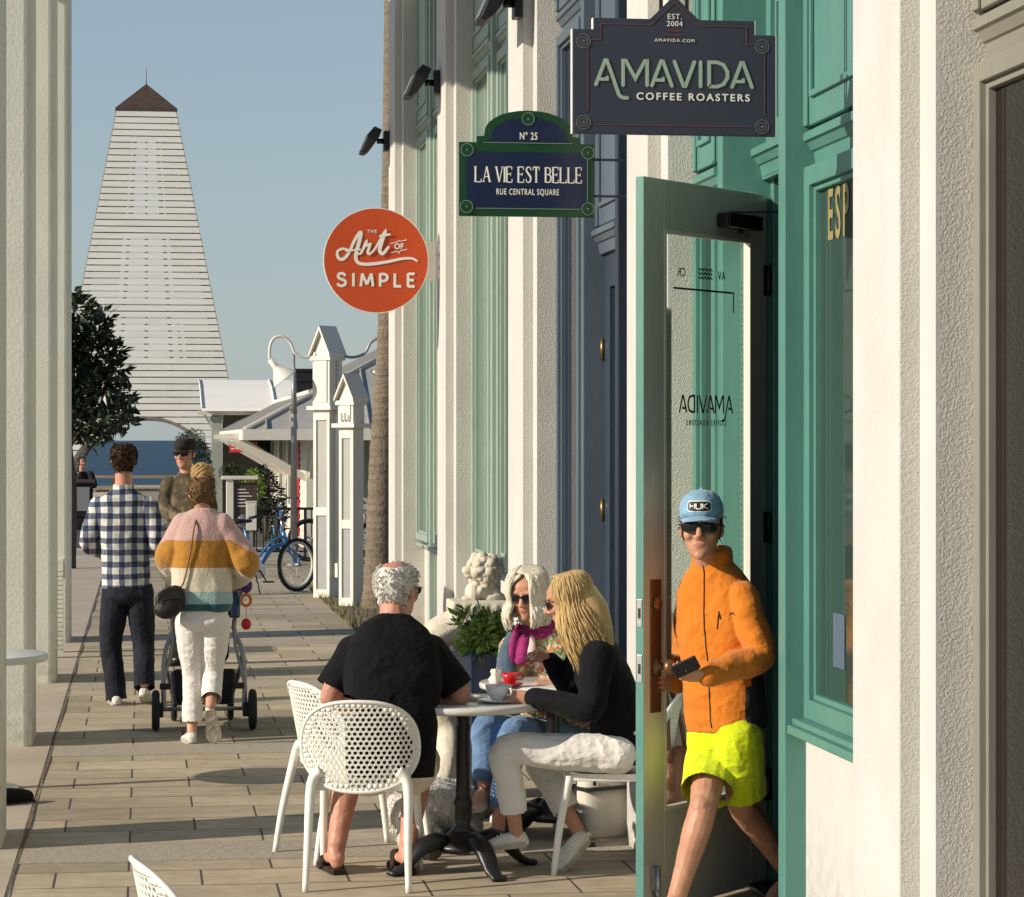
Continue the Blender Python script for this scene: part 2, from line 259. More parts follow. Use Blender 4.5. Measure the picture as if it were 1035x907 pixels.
# ---------------------------------------------------------------- mesh helpers
def V(*a): return Vector(a)
def spline(pts, k=4):
    pts = [Vector(p) for p in pts]
    if len(pts) < 3: return [pts[0].lerp(pts[1], i / k) for i in range(k + 1)]
    out = []
    for i in range(len(pts) - 1):
        p0 = pts[max(i - 1, 0)]; p1 = pts[i]; p2 = pts[i + 1]; p3 = pts[min(i + 2, len(pts) - 1)]
        for j in range(k):
            s = j / k; out.append(.5 * ((2 * p1) + (p2 - p0) * s + (2 * p0 - 5 * p1 + 4 * p2 - p3) * s * s + (3 * p1 - p0 - 3 * p2 + p3) * s ** 3))
    out.append(pts[-1]); return out
def sval(vals, n):
    out = []
    for i in range(n):
        x = i / (n - 1) * (len(vals) - 1); a = min(int(x), len(vals) - 2); out.append(vals[a] + (vals[a + 1] - vals[a]) * (x - a))
    return out
class MB:
    def __init__(s): s.v = []; s.f = []; s.m = []; s.sm = []
    def add(s, vs, fs, m=0, smooth=False):
        b = len(s.v); s.v += [Vector(x) for x in vs]
        for f in fs: s.f.append(tuple(i + b for i in f)); s.m.append(m); s.sm.append(smooth)
        return s
    def box(s, x0, x1, y0, y1, z0, z1, m=0, X=None):
        vs = [V(x, y, z) for z in (z0, z1) for y in (y0, y1) for x in (x0, x1)]
        if X: vs = [X @ p for p in vs]
        return s.add(vs, [(0, 2, 3, 1), (4, 5, 7, 6), (0, 1, 5, 4), (2, 6, 7, 3), (1, 3, 7, 5), (0, 4, 6, 2)], m)
    def beam(s, p, q, a, b, m=0, up=(0, 0, 1)):
        p = Vector(p); q = Vector(q); d = (q - p).normalized(); u = Vector(up)
        if abs(d.dot(u)) > .98: u = V(0, 1, 0)
        r = d.cross(u).normalized(); u = r.cross(d); R = Matrix((r, d, u)).transposed().to_4x4(); R.translation = p
        return s.box(-a / 2, a / 2, 0, (q - p).length, -b / 2, b / 2, m, R)
    def loft(s, rings, m=0, smooth=True, caps=True, closed=False):
        n = len(rings[0]); vs = [p for r in rings for p in r]; fs = []
        for i in range(len(rings) - (0 if closed else 1)):
            for j in range(n):
                k = (j + 1) % n; i2 = (i + 1) % len(rings); fs.append((i * n + j, i * n + k, i2 * n + k, i2 * n + j))
        if caps and not closed: fs.append(tuple(range(n))[::-1]); fs.append(tuple((len(rings) - 1) * n + j for j in range(n)))
        return s.add(vs, fs, m, smooth)
    def tube(s, pts, r, n=8, m=0, closed=False, k=0, flat=1.0, side=None, dome=False, smooth=True):
        pts = spline(pts, k) if k else [Vector(p) for p in pts]
        rs = list(r) if isinstance(r, (list, tuple)) else [r, r]; rs = sval(rs, len(pts))
        if dome:
            d0 = (pts[0] - pts[1]).normalized(); d1 = (pts[-1] - pts[-2]).normalized(); a, b = [], []
            for c in (.95, .7, .35): q = sqrt(1 - c * c); a.append((pts[0] + d0 * rs[0] * c, rs[0] * q)); b.insert(0, (pts[-1] + d1 * rs[-1] * c, rs[-1] * q))
            pts = [x[0] for x in a] + pts + [x[0] for x in b]; rs = [x[1] for x in a] + rs + [x[1] for x in b]
        N = len(pts); rings = []; prev = None
        for i in range(N):
            tg = (pts[(i + 1) % N] - pts[i - 1]) if closed else (pts[min(i + 1, N - 1)] - pts[max(i - 1, 0)])
            tg = tg.normalized()
            if side is not None: a = Vector(side)
            elif prev is None: a = V(0, 0, 1) if abs(tg.z) < .9 else V(1, 0, 0)
            else: a = prev
            a = (a - tg * a.dot(tg)).normalized(); prev = a; b = tg.cross(a)
            rings.append([pts[i] + (a * cos(2 * pi * j / n) * flat + b * sin(2 * pi * j / n)) * rs[i] for j in range(n)])
        return s.loft(rings, m, smooth, True, closed)
    def lathe(s, prof, n=24, X=None, m=0, smooth=True):
        X = X or Matrix(); return s.loft([[X @ V(r * cos(2 * pi * j / n), r * sin(2 * pi * j / n), z) for j in range(n)] for r, z in prof], m, smooth)
    def ell(s, c, r, R=None, nu=12, nv=8, m=0):
        r = Vector(r) if not isinstance(r, (int, float)) else V(r, r, r); R = R or Matrix.Identity(3); rings = []
        for i in range(nv + 1):
            ph = -pi / 2 + pi * (i + .02) / (nv + .04); rings.append([Vector(c) + R @ V(r.x * cos(ph) * cos(2 * pi * j / nu), r.y * cos(ph) * sin(2 * pi * j / nu), r.z * sin(ph)) for j in range(nu)])
        return s.loft(rings, m)
    def prism(s, poly, y0, y1, m=0, X=None):          # outline in (x, z) pushed along y
        X = X or Matrix(); n = len(poly); vs = [X @ V(x, y0, z) for x, z in poly] + [X @ V(x, y1, z) for x, z in poly]
        return s.add(vs, [tuple(range(n)), tuple(range(2 * n - 1, n - 1, -1))] + [(i, i + n, (i + 1) % n + n, (i + 1) % n) for i in range(n)], m)
    def stroke(s, pts, wd, y=0.0, k=0, X=None, m=0, cap=True, th=.0015, rise=0.0):   # brush line in (x, z) of even or changing width
        pts = [V(p[0], 0, p[1]) for p in pts]; pts = spline(pts, k) if k else pts
        ws = sval(list(wd) if isinstance(wd, (list, tuple)) else [wd, wd], len(pts)); X = X or Matrix(); L, R = [], []
        for i, p in enumerate(pts):
            a = (pts[i] - pts[i - 1]).normalized() if i else (pts[1] - pts[0]).normalized(); b = (pts[i + 1] - pts[i]).normalized() if i < len(pts) - 1 else a
            tg = (a + b).normalized(); nn = V(-tg.z, 0, tg.x); kk = ws[i] / 2 / max(.5, nn.dot(V(-a.z, 0, a.x))); L.append(p + nn * kk); R.append(p - nn * kk)
        rings = [[X @ V(a.x, y - rise * i / len(L), a.z), X @ V(b.x, y - rise * i / len(L), b.z), X @ V(b.x, y + th, b.z), X @ V(a.x, y + th, a.z)] for i, (a, b) in enumerate(zip(L, R))]
        s.loft(rings, m, False)
        if cap:
            for p, wv in ((pts[0], ws[0]), (pts[-1], ws[-1])):
                s.prism([(p.x + wv / 2 * cos(2 * pi * j / 12), p.z + wv / 2 * sin(2 * pi * j / 12)) for j in range(12)], y + .0002, y + th * .9, m, X)
        return s
    def mesh(s, name, mats, off=None):
        me = bpy.data.meshes.new(name); vs = s.v if off is None else [p - off for p in s.v]
        me.from_pydata([tuple(p) for p in vs], [], s.f)
        for mt in (mats if isinstance(mats, (list, tuple)) else [mats]): me.materials.append(M[mt] if isinstance(mt, str) else mt)
        me.polygons.foreach_set('material_index', s.m); me.polygons.foreach_set('use_smooth', s.sm); me.update()
        bm = bmesh.new(); bm.from_mesh(me); bmesh.ops.recalc_face_normals(bm, faces=bm.faces); bm.to_mesh(me); bm.free(); return me
    def build(s, name, mats, parent=None, world=True, bevel=0.0, X=None):
        off = wpos(parent) if (parent and world) else None
        return link(name, s.mesh(name, mats, off), parent, bevel, X)
def wpos(o):
    p = Vector(o.location)
    while o.parent: o = o.parent; p += Vector(o.location)
    return p
def link(name, me, parent=None, bevel=0.0, X=None):
    o = bpy.data.objects.new(name, me); SC.collection.objects.link(o)
    if parent: o.parent = parent
    if X is not None: o.matrix_local = X
    if bevel:
        b = o.modifiers.new('bevel', 'BEVEL'); b.width = bevel; b.segments = 2; b.limit_method = 'ANGLE'; b.angle_limit = radians(40); b.harden_normals = False
    return o
def thing(name, label, cat, loc=(0, 0, 0), rz=0.0, group=None):
    o = bpy.data.objects.new(name, None); SC.collection.objects.link(o); o.empty_display_size = .1; o.location = loc; o.rotation_euler = (0, 0, rz)
    return tag(o, label, cat, group)
def tag(o, label, cat, group=None):
    o['label'] = label; o['category'] = cat
    if group: o['group'] = group
    return o
def kind(o, k='structure'): o['kind'] = k; return o
def copy_tree(o, parent=None):
    c = o.copy(); SC.collection.objects.link(c)
    if parent: c.parent = parent
    for ch in [x for x in bpy.data.objects if x.parent == o]: copy_tree(ch, c)
    return c
def baked(o, mods):                 # apply modifiers without operators
    for typ, kw in mods:
        md = o.modifiers.new(typ.lower(), typ)
        for k, v in kw.items(): setattr(md, k, v)
    dg = bpy.context.evaluated_depsgraph_get(); me = bpy.data.meshes.new_from_object(o.evaluated_get(dg)); old = o.data; o.modifiers.clear(); o.data = me
    bpy.data.meshes.remove(old); return o
def fused(name, mb, mats, parent, voxel=.008, smooth=4, wrinkle=None, world=True, paintf=None, cutf=None):
    """every shape in mb melted into ONE skin; wrinkle = (amount, frequency, stretch)"""
    o = mb.build(name, mats, parent, world); baked(o, [('REMESH', dict(mode='VOXEL', voxel_size=voxel)), ('SMOOTH', dict(factor=.5, iterations=smooth))])
    me = o.data; me.materials.clear()
    for mt in (mats if isinstance(mats, (list, tuple)) else [mats]): me.materials.append(M[mt] if isinstance(mt, str) else mt)
    if wrinkle:
        for a, fq, st in (wrinkle if isinstance(wrinkle, list) else [wrinkle]):
            ns = [v.normal.copy() for v in me.vertices]
            for v, nn in zip(me.vertices, ns):
                q = V(v.co.x * st[0], v.co.y * st[1], v.co.z * st[2]) * fq; h = noise.noise(q) * .65 + noise.noise(q * 2.1) * .35
                v.co += nn * a * .5 * (1 - 2 * abs(h) if a > 0 else h * 2)
    off = wpos(o) if world else V(0, 0, 0)
    if paintf:
        for p in me.polygons: p.material_index = paintf(p.center + off)
    if cutf:
        bm = bmesh.new(); bm.from_mesh(me); bmesh.ops.delete(bm, geom=[f for f in bm.faces if cutf(f.calc_center_median() + off)], context='FACES'); bm.to_mesh(me); bm.free()
    for p in me.polygons: p.use_smooth = True
    me.update(); return o
def text(s, size, m, parent, loc, name='lettering', align='CENTER', offset=0.0, sx=1.0, mirror=False, space=1.0, X=None):
    """flat letters facing -y at loc (local x, y, z)"""
    cu = bpy.data.curves.new(name, 'FONT'); cu.body = s; cu.size = size; cu.align_x = align; cu.offset = offset; cu.extrude = .0008; cu.space_character = space; cu.resolution_u = 4
    o = bpy.data.objects.new(name, cu); SC.collection.objects.link(o); dg = bpy.context.evaluated_depsgraph_get(); me = bpy.data.meshes.new_from_object(o.evaluated_get(dg)); bpy.data.objects.remove(o)
    for v in me.vertices: x, y, z = v.co; v.co = (loc[0] + x * sx * (-1 if mirror else 1), loc[1] - z, loc[2] + y)
    me.materials.clear(); me.materials.append(M[m]); me.name = name
    return link(name, me, parent, X=X)
# ---------------------------------------------------------------- the setting: ground, road, beach, sea
kind(MB().add([(-500, -60, -.03), (500, -60, -.03), (500, 113, -.03), (-500, 113, -.03), (-500, 128, -6.3), (500, 128, -6.3)], [(0, 1, 2, 3), (3, 2, 5, 4)]).build('ground', 'sand'))
kind(MB().add([(-9, -20, 0), (9, -20, 0), (9, 42.6, 0), (-9, 42.6, 0)], [(0, 1, 2, 3)]).build('walkway_paving', 'pavers'))
st = MB()
for y in (8.1, 12.15, 16.25, 20.6, 24.9, 29.2, 33.6): st.box(-.56, 6, y, y + .55, -.02, .004)
kind(st.build('aggregate_paving_strips', 'aggregate'))
st = MB().box(-9, -.575, -20, 42.6, -.02, .005)
kind(st.build('arcade_slab_paving', 'slab'))
st = MB()
for i in range(75):              # the uneven dark gap between slab and pavers
    y = -2 + i * .6; st.add([(-.570 + .006 * sin(i * 2.1), y, .0055), (-.555 + .006 * sin(i * 1.3), y, .0055), (-.555 + .006 * sin(i * 1.3 + 1.3), y + .6, .0055), (-.570 + .006 * sin(i * 2.1 + 2.1), y + .6, .0055)], [(0, 1, 2, 3)])
kind(st.build('paving_gap', 'soil'))
st = MB().box(-60, 60, 42.6, 44.2, -.02, .012).box(-60, 60, 44.35, 45.0, -.02, .10)
kind(st.build('concrete_kerb', 'concrete', bevel=.02))
kind(MB().box(-80, 80, 45.02, 62, -.02, .02).build('road', 'asphalt'))
kind(MB().add([(-30000, 120, -6), (30000, 120, -6), (30000, 45000, -6), (-30000, 45000, -6)], [(0, 1, 2, 3)]).build('sea', 'sea'))
st = MB()                        # dry weeds and soil at the foot of the posts
for (x0, x1, y0, y1) in ((2.10, 3.2, 24.9, 34.5),):
    for i in range(12):
        ya = y0 + (y1 - y0) * i / 12; yb = ya + (y1 - y0) / 12; a = x0 + .07 * noise.noise(V(ya, 0, 3)) ; b = x0 + .07 * noise.noise(V(yb, 0, 3)); st.add([(a, ya, .008), (x1, ya, .02), (x1, yb, .02), (b, yb, .008)], [(0, 1, 2, 3)])
kind(st.build('planting_bed_soil', 'soil'))
g = MB(); rnd = random.Random(5)
for i in range(1100):
    x = 2.08 + rnd.random() ** 2 * 1.0; y = 24.9 + rnd.random() * 9.6; h = .03 + rnd.random() * .09; a = rnd.random() * 6.3; dx, dy = cos(a) * .006, sin(a) * .006; lx, ly = rnd.uniform(-.03, .03), rnd.uniform(-.03, .03)
    g.add([(x - dx, y - dy, .005), (x + dx, y + dy, .005), (x + lx, y + ly, h)], [(0, 1, 2)])
kind(tag(g.build('dry_grass', 'grass_dry'), 'sparse dry grass at the foot of the white posts', 'grass'), 'stuff')

# ---------------------------------------------------------------- the row of shops on the right
W0, W1, W2 = 2.25, 2.313, 2.42   # pilaster front, its step, the frames between pilasters
PIL = [(3.70, 4.23), (7.80, 8.33), (11.86, 12.37), (15.86, 16.50), (20.0, 20.55), (24.1, 24.7)]
shop = thing('shop_building', 'long white stucco shopfront row with teal, blue and sage painted bays', 'building', (W2, 0, 0))
for a, b in PIL:
    MB().box(W0, W1 + .02, a, b, 0, 6.6).build('pilaster', 'stucco_front', shop, bevel=.006)
    end = b + .17 if b < 24 else b + .06
    sidep = MB().box(W1, W1 + .012, a - .17, end, 0, 6.6); sidep.build('pilaster_step', 'stucco_front', shop)
    MB().box(W1 + .012, 3.0, a - .17, end, 0, 6.6).build('pilaster_return', 'stucco_rough', shop)
    MB().box(W0 + .004, W1 - .001, a - .004, a - .0005, 0, 6.6).build('pilaster_edge', 'stucco_rough', shop)
MB().box(W0 - .25, 9, 1.5, 24.9, 6.6, 7.5).build('cornice', 'stucco_front', shop)
MB().box(2.9, 3.0, 1.5, 24.6, 4.15, 6.6).box(2.9, 9, 24.6, 24.76, 0, 6.6).build('wall', 'stucco_front', shop)
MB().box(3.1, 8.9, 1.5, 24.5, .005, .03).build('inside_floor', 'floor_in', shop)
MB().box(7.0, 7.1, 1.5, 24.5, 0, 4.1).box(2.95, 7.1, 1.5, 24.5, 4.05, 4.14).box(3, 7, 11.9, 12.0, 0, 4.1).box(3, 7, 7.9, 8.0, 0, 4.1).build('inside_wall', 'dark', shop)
def window(y0, y1, z0, z1, X, frame, glass, st=.075, head=True):
    f = MB(); e = .0
    f.box(X, X + .06, y0, y0 + st, z0, z1).box(X, X + .06, y1 - st, y1, z0, z1).box(X + .001, X + .06, y0 + st, y1 - st, z0, z0 + st).box(X + .001, X + .06, y0 + st, y1 - st, z1 - st, z1)
    b = .022; i0, i1, j0, j1 = y0 + st, y1 - st, z0 + st, z1 - st
    f.box(X + .02, X + .059, i0, i0 + b, j0, j1).box(X + .02, X + .059, i1 - b, i1, j0, j1).box(X + .021, X + .059, i0 + b, i1 - b, j0, j0 + b).box(X + .021, X + .059, i0 + b, i1 - b, j1 - b, j1)
    o = f.build('window_frame', frame, shop, bevel=.004)
    MB().box(X + .044, X + .05, i0 + b - .004, i1 - b + .004, j0 + b - .004, j1 - b + .004).build('pane', glass, o); return o
def upper_panel(y0, y1, z0, z1, X, frame):
    f = MB().box(X, X + .05, y0, y1, z0, z1)
    for (a, b, c, d) in ((y0 + .1, y0 + .125, z0 + .1, z1 - .1), (y1 - .125, y1 - .1, z0 + .1, z1 - .1), (y0 + .125, y1 - .125, z0 + .1, z0 + .125), (y0 + .125, y1 - .125, z1 - .125, z1 - .1)): f.box(X - .016, X - .0005, a, b, c, d)
    for (a, b, c, d) in ((y0, y0 + .05, z0, z1), (y1 - .05, y1, z0, z1)): f.box(X - .012, X - .0006, a, b, c, d)
    f.build('upper_panel', frame, shop, bevel=.004)
def moulding(y0, y1, z, frame, X=W2 - .0):
    f = MB(); prof = [(X + .09, z - .11), (X + .055, z - .11), (X + .045, z - .05), (X + .035, z - .045), (X + .018, z - .015), (X + .005, z - .01), (X + .005, z + .02), (X + .04, z + .04), (X + .09, z + .045)]
    f.loft([[V(x, y, q) for x, q in prof] for y in (y0, y1)], 0, False); f.build('head_moulding', frame, shop)
def bay(i, frame, glass, sill_z, m1, door, zhead=3.05, post2=None):
    a, b = PIL[i][1] + .17, PIL[i + 1][0] - .17
    # near window over a stucco dado
    MB().box(W2 + .085, 2.95, a, m1, 0, sill_z).build('dado', 'stucco_front', shop)
    window(a, m1, sill_z + .06, zhead - .11, W2 + .075, frame, glass)
    MB().box(W2 + .01, W2 + .14, a, m1, sill_z, sill_z + .035).box(W2 + .03, W2 + .14, a, m1, sill_z + .035, sill_z + .06).build('sill', frame, shop, bevel=.006)
    moulding(a, m1, zhead, frame, W2 + .07); upper_panel(a, m1, zhead + .045, 6.6, W2 + .085, frame)
    MB().box(W2, W2 + .2, m1, m1 + .10, 0, 6.6).build('post', frame, shop, bevel=.006)
    if not door:
        m2 = post2
        MB().box(W2 + .085, 2.95, m1 + .1, m2, 0, sill_z).build('dado', 'stucco_front', shop)
        window(m1 + .1, m2, sill_z + .06, zhead - .11, W2 + .05, frame, glass)
        MB().box(W2 - .01, W2 + .13, m1 + .1, m2, sill_z, sill_z + .035).build('sill', frame, shop, bevel=.006)
        moulding(m1 + .1, m2, zhead, frame, W2 + .04); upper_panel(m1 + .1, m2, zhead + .045, 6.6, W2 + .06, frame)
    else: m2 = door
    MB().box(W2 + .02, W2 + .26, m2, m2 + .09, 0, 6.6).build('post', frame, shop, bevel=.006)
    if b - m2 - .09 > .12:
        MB().box(W2 + .085, 2.95, m2 + .09, b, 0, sill_z).build('dado', 'stucco_front', shop)
        window(m2 + .09, b, sill_z + .06, zhead - .11, W2 + .005, frame, glass, .06)
        MB().box(W2 + .01, W2 + .12, m2 + .09, b, sill_z, sill_z + .035).build('sill', frame, shop, bevel=.006)
        moulding(m2 + .09, b, zhead, frame, W2 + .0); upper_panel(m2 + .09, b, zhead + .045, 6.6, W2 + .015, frame)
    return a, b
# bay nearest the camera, grey beige
bay(0, 'greige', 'glass_brown', .35, 5.2, None, 3.12, 6.55)
# teal coffee shop bay with the open door
HY, HX = 11.135, 2.632
bay(1, 'teal', 'glass_green', .78, 9.95, HY + .02, 3.05)
MB().box(HX - .02, HX + .12, 10.05, HY + .02, 3.02, 3.12).box(HX - .02, HX + .1, 10.05, HY + .02, 3.85, 6.6).box(HX - .02, HX + .04, 10.05, 10.09, 0, 3.02).box(HX + .02, HX + .08, HY - .03, HY + .02, 0, 3.02).build('door_frame', 'teal', shop, bevel=.005)
moulding(10.05, HY + .02, 3.12, 'teal', HX - .07); window(10.05, HY + .02, 3.17, 3.85, HX + .0, 'teal', 'glass_green')
MB().box(HX - .1, HX + .25, 10.06, HY, .006, .03).build('threshold', 'black', shop, bevel=.004)
text('ESP', .27, 'gold', shop, (0, 0, 0), 'window_lettering', align='LEFT', sx=.62, space=1.35, offset=.004, X=Matrix.Translation(V(.116, 9.745, 2.65)) @ Matrix.Rotation(-pi / 2, 4, 'Z'))
MB().box(.1150, .1170, 9.50, 9.66, 1.06, 1.26).build('window_card', 'scarf_blue', shop, False)
# blue bay, its door shut
bay(2, 'navy_paint', 'glass_navy', .30, 13.55, 14.78, 4.4)
d = MB(); y0, y1 = 13.66, 14.77; X = W2 + .14
d.box(X, X + .05, y0, y0 + .14, .03, 2.95).box(X, X + .05, y1 - .14, y1, .03, 2.95).box(X, X + .05, y0 + .14, y1 - .14, .03, .5).box(X, X + .05, y0 + .14, y1 - .14, 2.75, 2.95)
dd = d.build('shut_door', 'navy_dark', shop, bevel=.006); MB().box(X + .02, X + .03, y0 + .14, y1 - .14, .5, 2.75).build('pane', 'glass_navy', dd)
for z in (.45, 1.45, 2.35): MB().tube([(X - .012, y1 + .004, z), (X - .012, y1 + .004, z + .12)], .011, 8).build('hinge', 'brass', dd)
MB().tube([(X, y0 + .07, 1.0), (X - .05, y0 + .07, 1.0)], .012).ell((X - .06, y0 + .07, 1.0), .028).build('knob', 'brass', dd)
moulding(13.65, 14.78, 3.05, 'navy_paint', W2 + .06); upper_panel(13.65, 14.78, 3.095, 6.6, W2 + .1, 'navy_paint')
# sage bays, windows over white dados, thin strips imitating louvres reflected in the glass
bay(3, 'sage', 'glass_sage', .95, 17.75, None, 4.75, 18.75); bay(4, 'sage', 'glass_sage', .95, 21.9, None, 4.7, 22.9)
sl_ = MB()
for i in range(9): sl_.box(W2 + .09, W2 + .098, 17.95 + i * .078, 17.975 + i * .078, 1.08, 4.6)
sl_.build('louvre_reflection', 'sage', shop)

# the open door leaf (local: x from free edge to hinge, y into its back, z up)
DX, DY = HX + .0, HY - .0; e = V(.672, .740, 0); LW = 1.0
DM = Matrix(((e.x, -e.y, 0, HX - e.x * LW - W2), (e.y, e.x, 0, HY - e.y * LW), (0, 0, 1, .015), (0, 0, 0, 1)))
DH = 2.93
leaf = MB().box(0, .155, 0, .036, 0, DH).box(LW - .14, LW, 0, .036, 0, DH).box(.155, LW - .14, 0, .036, 0, .40).box(.155, LW - .14, 0, .036, DH - .20, DH)
leaf.box(.155, LW - .14, 0, .045, 1.09, 1.20) if False else None
leaf = leaf.build('open_door', 'doorgrey', shop, world=False, bevel=.004, X=DM)
MB().box(-.003, -.0005, .0, .036, .002, DH - .002).build('door_edge', 'teal', leaf, False)
b_ = MB(); i0, i1, j0, j1 = .155, LW - .14, .40, DH - .20
for (x0, x1, z0, z1) in ((i0, i0 + .014, j0, j1), (i1 - .012, i1, j0, j1), (i0 + .014, i1 - .012, j0, j0 + .016), (i0 + .014, i1 - .012, j1 - .016, j1)): b_.box(x0, x1, -.004, .021, z0, z1)
b_.build('glazing_bead', 'cream', leaf, False)
MB().add([(i0 + .004, .02, j0 + .004), (i1 - .004, .02, j0 + .004), (i1 - .004, .02, j1 - .004), (i0 + .004, .02, j1 - .004)], [(0, 1, 2, 3)]).build('pane', 'glass_clear', leaf, False)
bd = MB()                        # taped strip of dots down the glass edge
for k in range(70):
    z = .75 + k * .026; bd.box(i0 + .022, i0 + .03, .0155, .0175, z, z + .008)
    if z > 1.2: bd.box(i1 - .05, i1 - .046, .0155, .0175, z, z + .006)
bd.build('glass_dots', 'letter_black', leaf, False)
MB().box(i0 + .02, i0 + .10, .0255, .0275, 1.02, 2.42).box(i0 + .02, i0 + .26, .0255, .0275, .98, 1.02).build('poster_edge', 'cream', leaf, False)
MB().box(.045, .125, -.006, -.0005, .80, 1.33).build('lock_plate', 'bronze', leaf, False, bevel=.003)
MB().lathe([(.001, 0), (.03, .0), (.031, .008), (.022, .014), (.012, .016), (.001, .017)], 20, Matrix.Translation(V(.086, -.006, 1.235)) @ Matrix.Rotation(pi / 2, 4, 'X')).build('keyhole_rose', 'bronze', leaf, False)
MB().lathe([(.001, 0), (.034, 0), (.034, .006), (.013, .012), (.012, .04), (.026, .048), (.031, .062), (.026, .078), (.001, .084)], 20, Matrix.Translation(V(.086, -.006, .985)) @ Matrix.Rotation(pi / 2, 4, 'X')).build('knob', 'bronze', leaf, False)
for z in (1.20, .98): MB().box(-.006, -.0032, .006, .030, z - .055, z + .055).build('latch_plate', 'steel', leaf, False, bevel=.008); MB().box(-.0085, -.0062, .013, .023, z - .02, z + .02).build('latch_slot', 'black', leaf, False)
MB().tube([(.06, -.02, .10), (.085, -.03, .02)], .008).box(.045, .095, -.02, -.0005, .10, .19).tube([(.07, -.022, .19), (.07, -.022, .03)], .011).build('door_stop', 'steel', leaf, False)
cl = MB().box(.58, .86, -.06, -.0005, DH - .165, DH - .105).box(.57, .60, -.055, -.001, DH - .16, DH - .11).tube([(.72, -.03, DH - .165), (.72, -.03, DH - .19)], .012)
cl = cl.build('door_closer', 'black', leaf, False, bevel=.004)
MB().beam((.72, -.035, DH - .095), (1.06, -.14, DH - .075), .02, .007).beam((.62, -.03, DH - .10), (.74, -.035, DH - .095), .022, .007).build('closer_arm', 'steel', cl, False)
for z in (.35, 1.45, 2.5): MB().tube([(LW + .006, -.006, z), (LW + .006, -.006, z + .13)], .012, 8).box(LW - .03, LW + .004, -.0035, -.0005, z, z + .13).build('hinge', 'black', leaf, False)
# lettering on the glass, read from the street side, so mirrored from here
AMV = {'A1': [[(0, 0), (.33, .80), (.40, .80), (.72, 0)], [(.17, .18), (.40, .18), (.40, .24)]],
       'M': [[(0, 0), (0, .8), (.10, .8), (.44, .22), (.78, .8), (.86, .8), (.86, 0)]], 'V': [[(0, .8), (.33, 0), (.40, 0), (.72, .8)]],
       'I': [[(0, 0), (0, .8)]], 'D': [[(0, 0), (0, .8), (.28, .8), (.52, .72), (.66, .5), (.66, .3), (.52, .08), (.28, 0), (0, 0)]]}
def amavida(mb, X, h, wd, y, sx=.93):
    """the word drawn with one even brush: A with a tail, M, A, V, I, D, A"""
    k = h / .8; seq = (('A', .72, .25), ('M', .86, .17), ('A', .72, .09), ('V', .72, .22), ('I', .0, .31), ('D', .66, .17), ('A', .72, 0)); x = -sum(q + g for _, q, g in seq) / 2
    for n, (ch, wch, gap) in enumerate(seq):
        P = lambda L: [((x + a) * k * sx, b * k) for a, b in L]
        if ch == 'A':
            if n == 0: mb.stroke(P([(0, 0), (.33, .80), (.40, .80)]), wd, y, 0, X); mb.stroke(P([(.38, .80), (.55, .40), (.74, -.12), (.84, -.34), (.96, -.41), (1.12, -.42)]), wd, y - .0004, 3, X)
            else: mb.stroke(P(AMV['A1'][0]), wd, y, 0, X)
            mb.stroke(P(AMV['A1'][1]), wd * .9, y - .0008, 0, X)
        else: mb.stroke(P(AMV[ch][0]), wd, y, 0, X)
        x += wch + gap
    return mb
MXm = Matrix.Translation(V(.155 + .36, 0, 2.0)) @ Matrix.Diagonal(V(-1, 1, 1, 1))
amavida(MB(), MXm, .066, .009, .0145).build('glass_lettering', 'letter_black', leaf, False)
text('COFFEE ROASTERS', .032, 'letter_black', leaf, (.155 + .36, .0145, 1.945), 'glass_lettering', mirror=True, sx=1.0, space=1.25)
MB().stroke([(i0 + .1, 2.50), (i1 - .12, 2.50), (i1 - .12, 2.42)], .008, .0145).build('glass_rule', 'letter_black', leaf, False)
text('CR', .05, 'letter_black', leaf, (i0 + .16, .0145, 2.55), 'glass_lettering', mirror=True); text('AV', .05, 'letter_black', leaf, (i1 - .22, .0145, 2.55), 'glass_lettering', mirror=True)
wv = MB()
for j in range(3): wv.stroke([(.155 + .30 + k * .012, 2.552 + j * .017 + .005 * (-1) ** k) for k in range(10)], .005, .0145, 2)
wv.build('glass_waves', 'letter_black', leaf, False)

# ---------------------------------------------------------------- the white arcade on the left
arc = thing('white_arcade', 'white painted arcade of square columns along the left of the walkway', 'building', (-1.0, 12.65, 0))
XR = -.685
for y, sq in ((12.55, .52), (16.75, .66), (21.1, .66), (25.3, .66)):
    c = .05; x1 = XR + (.03 if y < 13 else 0); x0 = x1 - sq
    pr = [(x0, y), (x1 - c, y)] + [(x1 - c + c * sin(q * pi / 8), y + c - c * cos(q * pi / 8)) for q in range(1, 5)] + [(x1, y + sq), (x0, y + sq)]
    j = MB(); zs = [0, .0]
    j.loft([[V(a, b, 0) for a, b in pr], [V(a, b, 6.35) for a, b in pr]], 0, False)
    col = j.build('column', 'column_paint', arc)
MB().box(-1.45, XR + .03, 12.0, 26.2, 6.30, 7.3).build('beam', 'column_paint', arc)
v_ = MB().box(-1.0, XR - .01, 23.55, 23.60, .03, .86).box(-1.0, XR - .01, 24.15, 24.20, .03, .86).box(-1.0, XR - .01, 23.6, 24.15, .80, .86)
for k in range(18): z = .08 + k * .04; v_.add([(-1.0, 23.55, z), (XR - .008, 23.55, z), (XR - .008, 23.57, z + .03), (-1.0, 23.57, z + .03)], [(0, 1, 2, 3)]); v_.box(-1.0, XR - .012, 23.545, 23.555, z, z + .012)
v_.build('louvred_vent', 'column_paint', arc)

